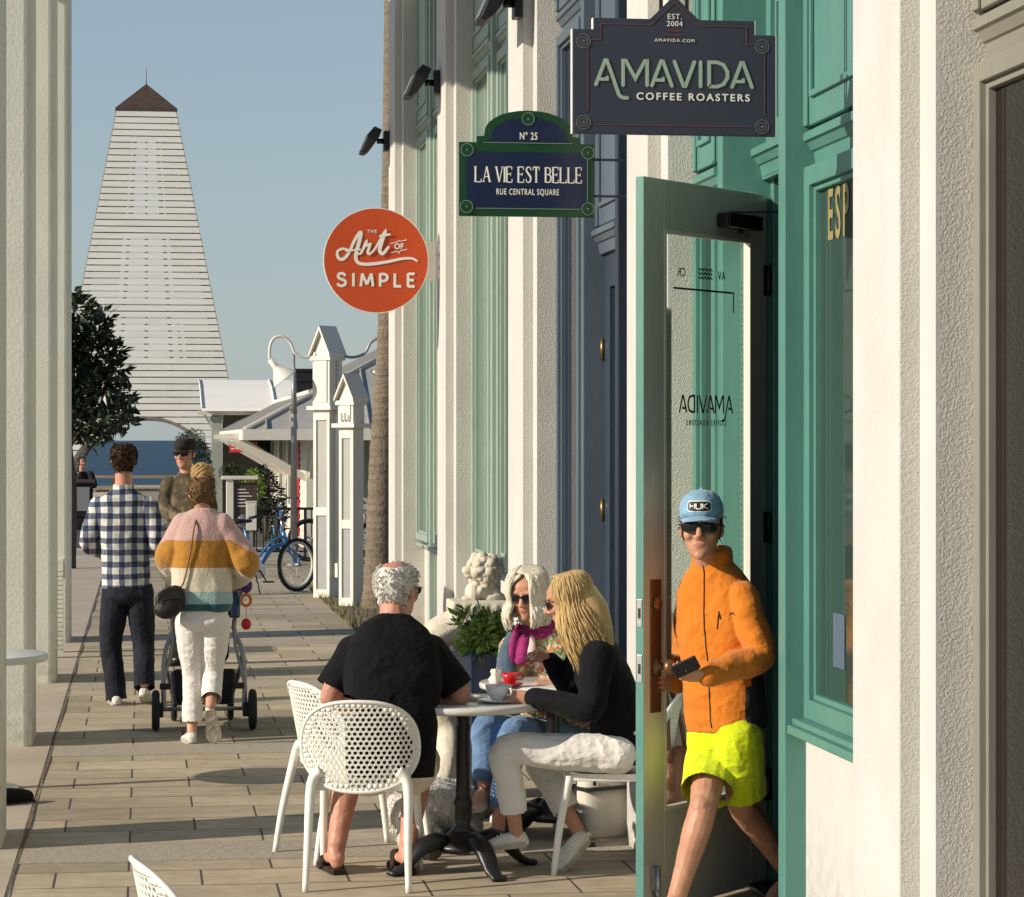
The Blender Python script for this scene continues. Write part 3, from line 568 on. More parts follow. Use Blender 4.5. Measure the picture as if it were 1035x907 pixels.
# ---------------------------------------------------------------- the tall slatted beach tower
TY = 99.0; TC = at(148, 445, TY); TC.z = 0
tw = thing('slatted_tower', 'tall tapering white slatted beach tower with dark pyramid cap and arch', 'tower', (TC.x, TC.y + 3.6, 0))
HB, HT, ZT = 3.85, 1.13, 14.5
hw = lambda z: HB + (HT - HB) * z / ZT
AC, AR = -.12, 2.85
def wall(nm, R, holes):
    b = MB(); z = .05; k = 0
    while z < ZT - .1:
        z1 = z + .206; spans = [(-hw(z), hw(z1), hw(z), -hw(z1))]; segs = [(-1.0, 1.0)]
        zc = (z + z1) / 2; h_ = hw(zc)
        if holes[0] and zc < AR + AC + .1:
            q = sqrt(max(AR ** 2 - (zc - AC) ** 2, 0)) + .03; segs = [(-1.0, (-.1 - q) / h_), ((-.1 + q) / h_, 1.0)] if q > .05 else segs
        for (za, zb, fr, nc) in holes[1]:
            if za < zc < zb: segs = [(-1.0, -fr), (fr, 1.0)] + ([(-.03, .03)] if nc == 1 else [(-.33, -.27), (.27, .33)] if nc == 2 else [(-.5, -.45), (-.03, .03), (.45, .5)])
        for a, c in segs:
            if c <= a: continue
            P = []
            for zz in (z, z1):
                H = hw(zz); P += [V(a * H, -H, zz), V(c * H, -H, zz), V(c * H, -H + .04, zz), V(a * H, -H + .04, zz)]
            b.add([R @ p for p in P], [(0, 1, 5, 4), (1, 2, 6, 5), (2, 3, 7, 6), (3, 0, 4, 7), (0, 3, 2, 1), (4, 5, 6, 7)])
        z += .248; k += 1
    o = b.build(nm, 'tower_wood', tw, False)
    if holes[0]:
        ring = []
        for i in range(33):
            a = pi * i / 32; p = [V(-.1 + (AR + dr) * cos(a), -hw(max(AC + AR * sin(a), 0)) + dy, AC + (AR + dr) * sin(a)) for dr, dy in ((-.06, -.03), (.06, -.03), (.06, .12), (-.06, .12))]; ring.append([R @ q for q in p])
        MB().loft(ring, 0, False).build('arch_trim', 'tower_in', o, False)
zones = [(10.7, 13.7, .42, 2), (7.4, 9.9, .50, 3), (4.9, 6.6, .55, 3)]
for k in range(4): wall('slatted_wall', Matrix.Rotation(k * pi / 2, 3, 'Z'), (k in (0, 2), zones if k == 2 else []))
p = MB()
for sx in (-1, 1):
    for sy in (-1, 1): p.beam((sx * (HB - .12), sy * (HB - .12), 0), (sx * (HT - .12), sy * (HT - .12), ZT), .14, .14)
for z in (3.3, 4.4, 6.6, 6.9, 9.9, 10.2, 13.6):
    H = hw(z) - .1
    for sy in (-1, 1): p.beam((-H, sy * H, z), (H, sy * H, z), .08, .16); p.beam((sy * H, -H, z), (sy * H, H, z), .08, .16)
for fx in (-.33, .0, .33):
    for sy in (-1, 1): p.beam((fx * hw(3.3), sy * (hw(3.3) - .1), 3.3), (fx * hw(13.6), sy * (hw(13.6) - .1), 13.6), .09, .09)
p.build('timber_frame', 'tower_in', tw, False)
MB().add([(-1.17, -1.17, ZT), (1.17, -1.17, ZT), (1.17, 1.17, ZT), (-1.17, 1.17, ZT), (-1.17, -1.17, ZT - .1), (1.17, -1.17, ZT - .1), (1.17, 1.17, ZT - .1), (-1.17, 1.17, ZT - .1), (0, 0, ZT + 1.08)], [(0, 1, 8), (1, 2, 8), (2, 3, 8), (3, 0, 8), (0, 4, 5, 1), (1, 5, 6, 2), (2, 6, 7, 3), (3, 7, 4, 0), (4, 7, 6, 5)]).build('roof', 'copper', tw, False)
MB().tube([(0, 0, ZT + 1.0), (0, 0, ZT + 1.75)], [.022, .008], 6).build('finial', 'tower_in', tw, False)

# ---------------------------------------------------------------- background: metal roofed restaurant, canopy, posts, lamps, fence
RC = at(312, 530, 45); RC.z = 0
rest = thing('restaurant_building', 'low sage clapboard restaurant with grey standing seam metal roof and deep eaves', 'building', (RC.x, RC.y, 0))
eL = -1.12; EZ = 2.06; RL = 16; RW = 6
b = MB().box(0, RW, 0, .15, 0, 2.75)
for k in range(19): z = .1 + k * .125; b.add([(.12, -.028, z), (RW, -.028, z), (RW, -.006, z + .125), (.12, -.006, z + .125), (.12, -.001, z), (RW, -.001, z)], [(0, 1, 2, 3), (0, 1, 5, 4)])
b.build('front_wall', 'siding', rest, False)
b = MB().box(.001, .15, .15, RL, 0, 2.75)
for k in range(19): z = .1 + k * .125; b.add([(-.028, .12, z), (-.028, 2.2, z), (-.006, 2.2, z + .125), (-.006, .12, z + .125)], [(0, 1, 2, 3)])
b.build('side_wall', 'cream', rest, False)
MB().box(-.04, .1, -.045, .1, 0, 2.6).build('corner_board', 'cream', rest, False)
MB().box(-.035, -.002, 2.3, 2.85, .2, 2.1).build('red_door', 'redpaint', rest, False)
for y in (4.2, 7.6, 11):
    f = MB().box(-.05, -.002, y, y + .1, .7, 2.0).box(-.05, -.002, y + 1.3, y + 1.4, .7, 2.0).box(-.05, -.002, y + .1, y + 1.3, .7, .8).box(-.05, -.002, y + .1, y + 1.3, 1.9, 2.0).build('side_window', 'cream', rest, False)
    MB().box(-.02, -.003, y + .1, y + 1.3, .8, 1.9).build('pane', 'glass_brown', f, False)
f = MB().box(1.0, 1.06, -.06, -.03, .45, 1.9).box(2.0, 2.06, -.06, -.03, .45, 1.9).box(1.06, 2.0, -.06, -.03, 1.84, 1.9).box(1.06, 2.0, -.06, -.03, .45, .51).build('front_shutter', 'siding', rest, False)
rid = 1.62                         # hip roof: eaves at EZ all round, ridge above
ex0, ex1, ey0, ey1 = eL, RW + 1.4, -1.42, RL + 1.4; hr = (ex1 - ex0) / 2; sl2 = .52; RZ = EZ + hr * sl2
P = [(ex0, ey0, EZ), (ex1, ey0, EZ), (ex1, ey1, EZ), (ex0, ey1, EZ), (ex0 + hr, ey0 + hr, RZ), (ex0 + hr, ey1 - hr, RZ)]
P2 = [(x, y, z - .07) for x, y, z in P]
rf = MB().add(P + P2, [(0, 1, 4), (1, 2, 5, 4), (2, 3, 5), (3, 0, 4, 5), (6, 10, 7), (7, 10, 11, 8), (8, 11, 9), (9, 11, 10, 6), (0, 6, 7, 1), (1, 7, 8, 2), (2, 8, 9, 3), (3, 9, 6, 0)])
k = .35
while k < (ex1 - ex0) - .2:
    tt = min(k, ex1 - ex0 - k); rf.beam((ex0 + k, ey0, EZ + .02), (ex0 + k, ey0 + tt, EZ + .02 + tt * sl2), .025, .05); k += .42
k = .4
while k < (ey1 - ey0) - .2:
    tt = min(k, ey1 - ey0 - k, hr); rf.beam((ex0, ey0 + k, EZ + .02), (ex0 + tt, ey0 + k, EZ + .02 + tt * sl2), .025, .05); k += .42
rf = rf.build('roof', 'zinc', rest, False)
MB().tube([P[0], P[4]], .06, 8).tube([P[1], P[4]], .06, 8).build('hip_cap', 'zinc', rf, False)
MB().box(ex0 - .03, ex1, ey0 - .045, ey0 - .005, EZ - .16, EZ + .02).box(ex0 - .045, ex0 - .005, ey0, ey1, EZ - .16, EZ + .02).build('fascia', 'cream', rest, False)
CHP = RC + V(.55, 4.0, 0); cz0 = 2.5
MB().box(-.02, .32, 4.0, 4.4, 2.4, 3.16).box(-.05, .35, 3.97, 4.43, 2.98, 3.04).box(-.05, .35, 3.97, 4.43, 3.16, 3.21).build('chimney', 'blackplastic', rest, False, bevel=.01)
for y in (.05, 2.9, 6.0, 9.2): MB().beam((-.03, y, 1.25), (-1.25, y, EZ - .1), .09, .11).box(-1.35, -.0, y - .05, y + .05, EZ - .14, EZ - .05).build('eave_bracket', 'cream', rest, False)
MB().beam((.05, -.04, 1.3), (.05, -1.2, EZ - .1), .09, .11).build('eave_bracket', 'cream', rest, False)
# soffit boards
MB().add([(ex0 + .02, ey0, EZ - .08), (0, ey0, EZ - .08), (0, ey1, EZ - .08), (ex0 + .02, ey1, EZ - .08)], [(0, 1, 2, 3)]).build('soffit', 'siding', rest, False)
sg = at(246, 452, 51); sgo = thing('hanging_sign', 'small red board sign hanging under the restaurant eave', 'sign', sg, -.35)
MB().box(-.5, .5, -.02, .02, -.16, .16).build('board', 'redpaint', sgo, False)
sb = MB()
for j in range(2):
    for k in range(9): sb.stroke([(-.42 + k * .095, .06 - j * .1), (-.38 + k * .095, .03 - j * .1 + .03 * (k % 2)), (-.35 + k * .095, .06 - j * .1)], .018, -.024)
sb.build('painted_marks', 'letter_white', sgo, False); sgo.scale = (.55, 1, .62)
MB().tube([(-.4, 0, .14), (-.4, 0, .28)], .008, 6).tube([(.4, 0, .14), (.4, 0, .28)], .008, 6).build('hanger', 'black', sgo, False)

cpy = thing('white_canopy', 'white cloth roofed pavilion with pale green posts before the tower', 'canopy', at(260, 545, 57).xy.to_3d())
cA = at(203, 382, 57); o_ = Vector(cpy.location); wl_ = cA.x - o_.x
c = MB(); x1 = 4.2; zt, zb = 3.23, 2.53; n = 14
rows = []
for i in range(n + 1):
    x = wl_ + (x1 - wl_) * i / n; s_ = .05 * sin(pi * i / n * 3) ** 2; rows.append([V(x, 2.2, zt), V(x, .9, zt - .20), V(x, -.45, zb + .12), V(x, -.80, zb + .04), V(x, -.84, zb - .02), V(x, -.80, zb - .02), V(x, 2.2, zt - .05)])
c.loft(rows, 0, False); c = c.build('canopy_cloth', 'canopy', cpy, False)
for i in (0, 4, 8, 12): MB().tube([rows[i][k] + V(0, -.01, .02) for k in range(4)], .018, 6).build('seam', 'canopy', c, False)
for x in (wl_ + .32, wl_ + 3.2): MB().box(x - .11, x + .11, -.5, -.28, 0, zb).box(x - .14, x + .14, -.53, -.25, zb - .22, zb - .14).beam((x, -.39, zb - .5), (x - .3, -.39, zb - .02), .06, .06).build('post', 'siding', cpy, False)
MB().box(wl_ - .1, 4, -.6, -.5, zb - .10, zb - .012).build('beam', 'cream', cpy, False)
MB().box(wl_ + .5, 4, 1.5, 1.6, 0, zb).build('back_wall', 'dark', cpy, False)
lg = MB()
for px_ in (238, 219): q = at(px_, 418, 56.6) - o_; lg.ell(q, .045)
lg.build('red_lantern', 'toy_red', cpy, False)

def gable_post(loc, rz, wd, dp, zs, label):
    """house-topped white post: shaft, ledge, box, gabled roof"""
    ztop, zroof, zled = zs
    r = thing('gable_post', label, 'post', loc, rz, 'white gable topped posts')
    a, b = wd / 2, dp / 2
    s_ = MB().box(-a, -a + .045, -b, b, 0, zled).box(a - .045, a, -b, b, 0, zled).box(-a + .045, a - .045, b - .03, b, 0, zled).box(-a + .045, a - .045, -b, b - .03, 0, .1).box(-a + .045, a - .045, -b, b - .03, zled - .12, zled)
    m_ = zled * .46; s_.box(-a + .045, a - .045, -b, b - .03, m_ - .05, m_ + .05); s_.build('shaft', 'cream', r, False, bevel=.006)
    MB().box(-a + .046, a - .046, -b + .02, -b + .03, .1, m_ - .05).build('lower_panel', 'alu', r, False)
    MB().box(-a + .046, a - .046, -b + .02, -b + .03, m_ + .05, zled - .12).build('display_glass', 'zinc', r, False)
    MB().box(-a - .06, a + .06, -b - .06, b + .06, zled + .001, zled + .05).build('ledge', 'cream', r, False, bevel=.006)
    MB().box(-a - .005, a + .005, -b - .005, b + .005, zled + .05, zroof).box(-a + .03, a - .03, -b - .018, -b - .006, zled + .09, zroof - .06).build('box', 'cream', r, False, bevel=.005)
    ro = MB(); e_ = .035
    ro.prism([(-a - e_, zroof - .02), (0, ztop - .02), (a + e_, zroof - .02), (a + e_, zroof + .02), (0, ztop + .03), (-a - e_, zroof + .02)], -b - .05, b + .05).prism([(-a, zroof + .001), (a, zroof + .001), (0, ztop - .03)], -b, b)
    ro.build('roof', 'cream', r, False)
    MB().box(-a - .03, a + .03, -b - .03, b + .03, zroof - .06, zroof - .01).build('cornice', 'cream', r, False)
    return r
g1 = on_ground(355, 613); g2 = on_ground(331, 604)
r1 = gable_post(g1, radians(-44), .215, .19, (2.63, 2.36, 2.04), 'shorter white gable topped post, in front of the palm trunk')
p1 = MB()
for k, (x, z, h) in enumerate(((-.05, 2.11, .10), (0, 2.11, .10), (.05, 2.11, .08))): p1.box(x - .012, x + .012, -.1175, -.1145, z, z + h).box(x - .012, x + .02, -.1178, -.1146, z + h * .5, z + h * .5 + .012)
p1.build('painted_marks', 'alu', r1, False)
r2 = gable_post(g2, radians(-42), .25, .24, (3.25, 2.92, 2.26), 'taller white gable topped post carrying the two gooseneck lamps')
MB().tube([(.16, -.02, .3), (.16, -.02, 2.2), (.14, .02, 2.3), (.14, .02, 2.9)], .018, 8).box(.128, .20, -.06, .03, .25, .42).build('conduit', 'cream', r2, False)
def gooseneck(sd, label):
    base = g2 + V(sd * .15, 0, 2.93); rr = thing('gooseneck_lamp', label, 'lamp', base, 0, 'gooseneck lamps on the taller post')
    kx_ = 1.0 if sd < 0 else 1.25; pts = [(0, 0, 0), (sd * .12, 0, -.03), (sd * .24, 0, .02), (sd * .30, 0, .15), (sd * .40, 0, .22), (sd * .50, 0, .19), (sd * .545, 0, .08), (sd * .545, 0, -.06)]
    pts = [(x * kx_, y, z) for x, y, z in pts]; MB().tube(pts, .017, 8, k=5).ell((0, 0, 0), (.03, .05, .05)).build('arm', 'cream' if sd < 0 else 'alu', rr, False)
    X = Matrix.Translation(V(sd * .545 * kx_, 0, -.06)) @ Matrix.Rotation(radians(-38 * -sd), 4, 'Y')
    MB().lathe([(.001, 0), (.034, -.0), (.036, -.10), (.05, -.13), (.10, -.20), (.165, -.29), (.168, -.30), (.155, -.285), (.09, -.19), (.03, -.14), (.001, -.13)], 24, X).build('shade', 'cream', rr, False)
    return rr
gooseneck(-1, 'cream gooseneck lamp reaching left from the taller post over the walkway'); gooseneck(1, 'grey gooseneck lamp reaching right from the taller post behind the palm')
lp = on_ground(297, 572); lpo = thing('lamp_pole', 'slim pale grey metal pole beside the restaurant wall', 'pole', (lp.x, lp.y, 0))
MB().tube([(0, 0, 0), (0, 0, 2.35), (0, 0, 2.4)], [.05, .045, .04], 12).build('shaft', 'alu', lpo, False); MB().tube([(0, 0, 2.4), (0, 0, 3.2)], [.026, .02], 10).build('mast', 'alu', lpo, False); MB().tube([(0, 0, 2.3), (0, 0, 2.95)], [.05, .032], 10).lathe([(.001, 0), (.12, 0), (.12, .02), (.06, .05), (.001, .05)], 16).build('collar', 'alu', lpo, False)
fA = on_ground(256, 565); fB = on_ground(330, 565); fn = thing('metal_railing', 'low black metal railing with thin balusters beside the bicycles', 'railing', (fA.x, fA.y, 0))
fL = fB.x - fA.x + .5; f = MB().box(-.03, fL, -.03, .03, .78, .82).box(0, fL, -.015, .015, .10, .13)
f.build('rail', 'black', fn, False); bl = MB()
k = .05
while k < fL: bl.tube([(k, 0, .13), (k, 0, .78)], .009, 6); k += .11
bl.build('balusters', 'black', fn, False)
for x in (0, fL * .5, fL): MB().box(x - .022, x + .022, -.022, .022, 0, .78).build('post', 'black', fn, False)
kb = kind(MB().box(fA.x - .8, fA.x + 4, fA.y + .3, fA.y + .7, -.02, .1).build('bed_kerb', 'concrete', bevel=.02))
# timber boardwalk rail towards the sea
ba = at(60, 483, 70); bw = thing('boardwalk_railing', 'weathered timber boardwalk railing in front of the sea', 'railing', (0, ba.y, 0))
b = MB().box(-4, 4, -.06, .06, .90, .97).box(-4, 4, -.025, .025, .60, .68).box(-4, 4, -.025, .025, .30, .38); b.build('rails', 'wood', bw, False)
for k in range(6): x = -3.9 + k * 1.55; MB().box(x - .05, x + .05, .03, .13, -.02, .95).build('post', 'wood', bw, False)
lw = at(165, 491, 60); lwo = thing('low_wall', 'low tan concrete wall beyond the road', 'wall', (0, lw.y, 0))
MB().box(-.6, 3.2, 0, .35, 0, .80).build('body', 'concrete', lwo, False, bevel=.02); MB().box(-.65, 3.25, -.04, .39, .80, .88).build('coping', 'sand', lwo, False, bevel=.015)
# menu board post and white box by the railing
mp = at(241, 525, 44); mpo = thing('menu_board', 'brown menu board with a pale round emblem on a cream post', 'sign', (mp.x, mp.y, 0))
MB().box(-.20, -.08, -.06, .06, 0, 1.25).box(-.28, .32, -.09, .09, 1.25, 1.31).build('post', 'cream', mpo, False, bevel=.008); MB().box(-.07, .30, -.03, .0, .35, 1.2).build('board', 'copper', mpo, False)
mm = MB()
for k in range(6): mm.box(-.02, .12 + .1 * (k % 3) / 2, -.034, -.031, 1.08 - k * .055, 1.095 - k * .055)
mm.build('painted_marks', 'letter_white', mpo, False); MB().lathe([(.001, 0), (.12, 0), (.125, .01), (.001, .012)], 24, Matrix.Translation(V(.10, -.031, .56)) @ Matrix.Rotation(pi / 2, 4, 'X')).build('emblem', 'sign_rosette', mpo, False)
wb = on_ground(255, 568); wbo = thing('white_box', 'small white meter box on a post beside the black railing', 'box', (wb.x, wb.y + .4, 0))
MB().box(-.08, .08, -.05, .05, .48, .92).box(-.085, .085, -.056, .055, .92, .94).box(-.06, .06, -.054, -.051, .70, .88).build('case', 'cream', wbo, False, bevel=.008); MB().box(-.025, .025, -.025, .025, 0, .48).build('stem', 'alu', wbo, False)
# ---------------------------------------------------------------- hanging signs
def ring_poly(cx, cz, r, n=24): return [(cx + r * cos(2 * pi * j / n), cz + r * sin(2 * pi * j / n)) for j in range(n)]
def rosette(mb, x, z, r, y, m=0):
    for k, (a, b) in enumerate(((.82, 1.0), (.45, .62), (.0, .25))):
        if a == 0: mb.prism(ring_poly(x, z, r * b), y, y + .002, m)
        else:
            mb.loft([[V(x + q * cos(2 * pi * j / 24), yy, z + q * sin(2 * pi * j / 24)) for q, yy in ((r * a, y), (r * b, y), (r * b, y + .002), (r * a, y + .002))] for j in range(24)], m, False, False, True)
# coffee shop sign
Y1 = 9.1; pl_ = at(576.4, 137, 9.34); sgn = thing('hanging_sign', 'large slate coffee roasters board sign with a peaked top, above the open teal door', 'sign', lateral(680, 137, 1.0) if False else V(0, Y1, 0), 0, 'signs hung out from the shopfront')
pR = lateral(783.6, 138, 2.2); scl = F / (pR.x * sin(YAW) + pR.y * cos(YAW)); k1 = 1 / scl; xr_ = pR.x; yb = pR.y
sgn.location = (xr_ - 103.6 * k1, yb, pR.z)
def q(u, v): return ((u - 680) * k1, (137 - v) * k1)
OUT = [q(*p) for p in ((576.4, 137), (783.6, 137), (783.6, 35), (762, 35), (762, 21), (705, 21), (680, -3), (655, 21), (597.5, 21), (597.5, 32.5), (576.4, 32.5))]
MB().prism(OUT, 0, .028).build('board', 'sign_slate', sgn, False, bevel=.002)
n_ = len(OUT)
for i in range(n_):
    a, b = OUT[i], OUT[(i + 1) % n_]
    if abs(a[0] - b[0]) < 1e-6: MB().box(a[0] - (.0035 if a[0] < 0 else -.0005), a[0] + (-.0005 if a[0] < 0 else .0035), .001, .027, min(a[1], b[1]), max(a[1], b[1])).build('board_edge', 'letter_white', sgn, False)
ln = MB()
for path in (((591.5, 115), (591.5, 42), ), ((772.5, 115), (772.5, 54)), ((598, 128), (760, 128)), ((595, 43), (604.5, 43), (604.5, 27), (656, 27), (680, 3.5), (704, 27), (754, 27), (754, 44.5), (760, 44.5))): ln.stroke([q(*p) for p in path], .0022, -.0022, cap=False)
ln.build('border_line', 'letter_red', sgn, False)
for p in ((587, 44.5), (770, 46.5), (587, 126), (770, 127.5)): ro = MB(); x, z = q(*p); rosette(ro, x, z, .026, -.0025); ro.build('rosette', 'sign_rosette', sgn, False)
x, z = q(679, 88); a_ = MB(); amavida(a_, Matrix.Translation(V(x + .002, 0, z)), 24.5 * k1, .0125, -.003); a_.build('lettering', 'letter_sage', sgn, False)
x, z = q(699, 102.3); text('COFFEE ROASTERS', 10.2 * k1, 'letter_white', sgn, (x, -.002, z), 'small_lettering', sx=1.06, space=1.33, offset=.0006)
x, z = q(680, 20.8); text('EST.', 7.6 * k1, 'letter_white', sgn, (x, -.002, z), 'small_lettering', space=1.15); x, z = q(680, 28); text('2004', 7.6 * k1, 'letter_white', sgn, (x, -.002, z), 'small_lettering', space=1.12)
x, z = q(680, 43.8); text('AMAVIDA.COM', 4.6 * k1, 'letter_white', sgn, (x, -.002, z), 'small_lettering', space=1.4)
wv = MB()
for vv, h_ in ((32.6, 16), (37, 20)): wv.stroke([q(679.5 - h_ / 2 + h_ * i / 12, vv + .7 * cos(i * pi)) for i in range(13)], .0022, -.0022, 3, cap=False)
wv.build('wave_marks', 'letter_red', sgn, False)
MB().box(-.052, -.040, .006, .020, .40, 1.0).box(.040, .052, .006, .020, .40, 1.0).box(-.08, 103.7 * k1 + W2 - xr_, .0, .03, 1.0, 1.04).box(103.7 * k1 + W2 - xr_ - .012, 103.7 * k1 + W2 - xr_ - .001, -.05, .08, .92, 1.12).build('bracket', 'black', sgn, False)
# blue street-plate sign
pR = lateral(600, 220, 2.2); k2 = (pR.x * sin(YAW) + pR.y * cos(YAW)) / F; s2 = thing('hanging_sign', 'navy and green enamel street plate sign with an arched top', 'sign', (pR.x - 68.5 * k2, pR.y, pR.z), 0, 'signs hung out from the shopfront')
def q2(u, v): return ((u - 531.5) * k2, (220 - v) * k2)
def arch(i, sh=0):
    L = [(481, 145.5 + sh), (481 + sh, 139.5 + sh), (488, 138 + sh)]; L = [(481 + sh, 145.5 + sh * 0), (481 + sh, 139.5 + sh)]
    n = 14
    for j in range(n + 1):
        a = pi - pi * j / n; L.append((533.5 + (45 - sh) * cos(a), 139 + sh * .3 - (26 - sh) * sin(a) ** .8 if sin(a) > 0 else 139 + sh * .3))
    return L + [(586 - sh, 139.5 + sh), (586 - sh, 146)]
base_o = [(463, 220), (600, 220), (600, 146), (586, 146)] + arch(0)[::-1][1:-1] + [(481, 145.5), (463, 145.5)]
MB().prism([q2(*p) for p in base_o], 0, .02).build('board', 'sign_green', s2, False, bevel=.002)
inn = [(470.5, 211.5), (592.5, 211.5), (592.5, 155), (470.5, 155)]
MB().prism([q2(*p) for p in inn], -.0022, -.0004).prism([q2(*p) for p in [(489, 145.3)] + [(533.5 + 38 * cos(pi - pi * j / 14), 141.5 - 21 * sin(pi * j / 14) ** .8) for j in range(15)] + [(578, 145.3)]], -.0022, -.0004).build('enamel_field', 'sign_navy', s2, False)
ln = MB()
for path in (((488, 145.8), (578, 145.8)), ((480, 212), (586, 212)), ((593.6, 160), (593.6, 204)), ): ln.stroke([q2(*p) for p in path], .0026, -.0036, cap=False)
ln.build('border_line', 'sign_line', s2, False)
for p in ((471, 153.5), (594, 155), (470.5, 210.5), (594, 211.5), (533, 121.5)):
    rb, rc = MB(), MB(); x, z = q2(*p); rb.prism(ring_poly(x, z, .031), -.005, -.0023); rc.loft([[V(x + r_ * cos(2 * pi * j / 24), yy, z + r_ * sin(2 * pi * j / 24)) for r_, yy in ((.029, -.0066), (.0315, -.0066), (.0315, -.0052), (.029, -.0052))] for j in range(24)], 0, False, False, True); rc.prism(ring_poly(x, z, .004, 10), -.0066, -.0052); rc.build('ring', 'sign_line', rb.build('corner_boss', 'sign_green', s2, False), False)
SER = {'L': [('t', 0, 0, 0, 1), ('n', 0, 0, .5, 0), ('s', .5, 0, .5, .2)], 'A': [('n', .0, 0, .28, 1), ('t', .28, 1, .56, 0), ('n', .1, .34, .46, .34)], 'V': [('t', 0, 1, .28, 0), ('n', .28, 0, .54, 1)], 'I': [('t', 0, 0, 0, 1)],
       'E': [('t', 0, 0, 0, 1), ('n', 0, 0, .46, 0), ('n', 0, .52, .34, .52), ('n', 0, 1, .44, 1), ('s', .46, 0, .46, .2), ('s', .44, 1, .44, .82), ('s', .34, .43, .34, .62)], 'T': [('t', .27, 0, .27, 1), ('n', 0, 1, .54, 1), ('s', .0, 1, .0, .8), ('s', .54, 1, .54, .8)]}
def serif_word(mb, word, x, z, h, y):
    for ch in word:
        if ch == ' ': x += h * .36; continue
        w_ = .56
        if ch in SER:
            for (kd, a, b, c, d) in SER[ch]: mb.stroke([(x + a * h, z + b * h), (x + c * h, z + d * h)], h * (.145 if kd == 't' else .065), y - (.0004 if kd == 't' else 0), cap=False)
            for (kd, a, b, c, d) in SER[ch]:
                if kd == 't' or ch in 'AV':
                    for (ex, ez) in ((a, b), (c, d)):
                        if not (ch in 'AV' and ((ch == 'A' and ez > .5) or (ch == 'V' and ez < .5))) and not (kd == 'n' and ez not in (0, 1)): mb.stroke([(x + (ex - .12) * h, z + (ez * .96 + .02) * h), (x + (ex + .12) * h, z + (ez * .96 + .02) * h)], h * .045, y - .0008, cap=False)
            w_ = {'I': .0, 'L': .5, 'E': .46, 'T': .54, 'A': .56, 'V': .54}[ch]
        elif ch == 'S':
            mb.stroke([(x + a * h, z + b * h) for a, b in ((.43, .78), (.40, .93), (.24, 1.0), (.08, .92), (.06, .75), (.2, .58), (.36, .42), (.43, .24), (.38, .07), (.22, 0), (.06, .07), (.02, .24))], [h * .06, h * .07, h * .13, h * .15, h * .13, h * .07, h * .06], y, 3, cap=False); w_ = .44
        elif ch == 'B':
            mb.stroke([(x, z), (x, z + h)], h * .145, y - .0004, cap=False)
            mb.stroke([(x, z + h * .97), (x + .26 * h, z + .97 * h), (x + .40 * h, z + .86 * h), (x + .40 * h, z + .66 * h), (x + .26 * h, z + .54 * h), (x, z + .53 * h)], [h * .06, h * .08, h * .13, h * .08, h * .06], y, 3, cap=False)
            mb.stroke([(x, z + .53 * h), (x + .28 * h, z + .52 * h), (x + .45 * h, z + .40 * h), (x + .45 * h, z + .15 * h), (x + .28 * h, z + .03 * h), (x, z + .03 * h)], [h * .06, h * .08, h * .14, h * .08, h * .06], y - .0002, 3, cap=False); w_ = .46
        x += (w_ + .19) * h
    return x
h_ = 15.5 * k2; tmp = MB(); xe = serif_word(tmp, 'LA VIE EST BELLE', 0, 0, h_, 0); lt = MB(); x, z = q2(479.5, 185.5); kx = (587.5 - 479.5) * k2 / (xe - .19 * h_)
serif_word(lt, 'LA VIE EST BELLE', 0, 0, h_, -.0042); lt.v = [V(x + p.x * kx, p.y, z + p.z) for p in lt.v]; lt.build('lettering', 'letter_white', s2, False)
x, z = q2(532.5, 198); text('RUE CENTRAL SQUARE', 8.6 * k2, 'letter_white', s2, (x, -.0036, z), 'small_lettering', sx=.62, space=1.18, offset=.0004)
x, z = q2(533.5, 142.3); text('N° 25', 10.2 * k2, 'letter_white', s2, (x, -.0036, z), 'small_lettering', sx=.68, space=1.12, offset=.0006)
for z in (.10, .28): MB().box(68.6 * k2, 68.6 * k2 + W2 - pR.x, .004, .016, z, z + .012).build('bracket', 'navy_dark', s2, False)
# round orange sign
pR = lateral(445, 264, W0); k3 = (pR.x * sin(YAW) + pR.y * cos(YAW)) / F; s3 = thing('hanging_sign', 'round orange sign with cream script, on a white bracket plate', 'sign', (pR.x - 65 * k3, pR.y, pR.z), 0, 'signs hung out from the shopfront')
def q3(u, v): return ((u - 380) * k3, (264 - v) * k3)
MB().lathe([(.001, 0), (52.3 * k3, 0), (52.3 * k3, .03), (.001, .03)], 64, Matrix.Rotation(-pi / 2, 4, 'X'), smooth=False).build('disc', 'sign_orange', s3, False)
MB().loft([[V(r_ * cos(2 * pi * j / 64), yy, r_ * sin(2 * pi * j / 64)) for r_, yy in ((52.35 * k3, .001), (53.2 * k3, .001), (53.2 * k3, .029), (52.35 * k3, .029))] for j in range(64)], 0, False, False, True).build('rim', 'letter_white', s3, False)
z8 = lambda x, y: q3(320 + x / 7.885, 205 + y / 7.885)
sc_ = MB(); W8 = 26 / 7.885 * k3
sc_.stroke([z8(*p) for p in ((250, 385), (205, 375), (165, 400), (175, 450), (215, 455), (260, 400), (300, 310), (340, 250), (352, 258), (335, 330), (312, 420), (318, 470), (350, 492), (420, 496), (560, 476), (680, 450), (760, 448), (800, 468))], [W8 * .7, W8 * .8, W8, W8 * .9, W8 * 1.1, W8 * 1.15, W8, W8, W8 * .8, W8 * .6], -.003, 5, rise=.003)
sc_.stroke([z8(*p) for p in ((235, 392), (300, 385), (345, 380))], W8 * .55, -.0066, 3)
sc_.stroke([z8(*p) for p in ((318, 415), (350, 410), (380, 350), (395, 318), (392, 350), (425, 335), (415, 370), (405, 400), (420, 415), (450, 390))], [W8 * .5, W8 * .9, W8 * .7, W8 * .9, W8 * .6], -.0072, 4, rise=.0016)
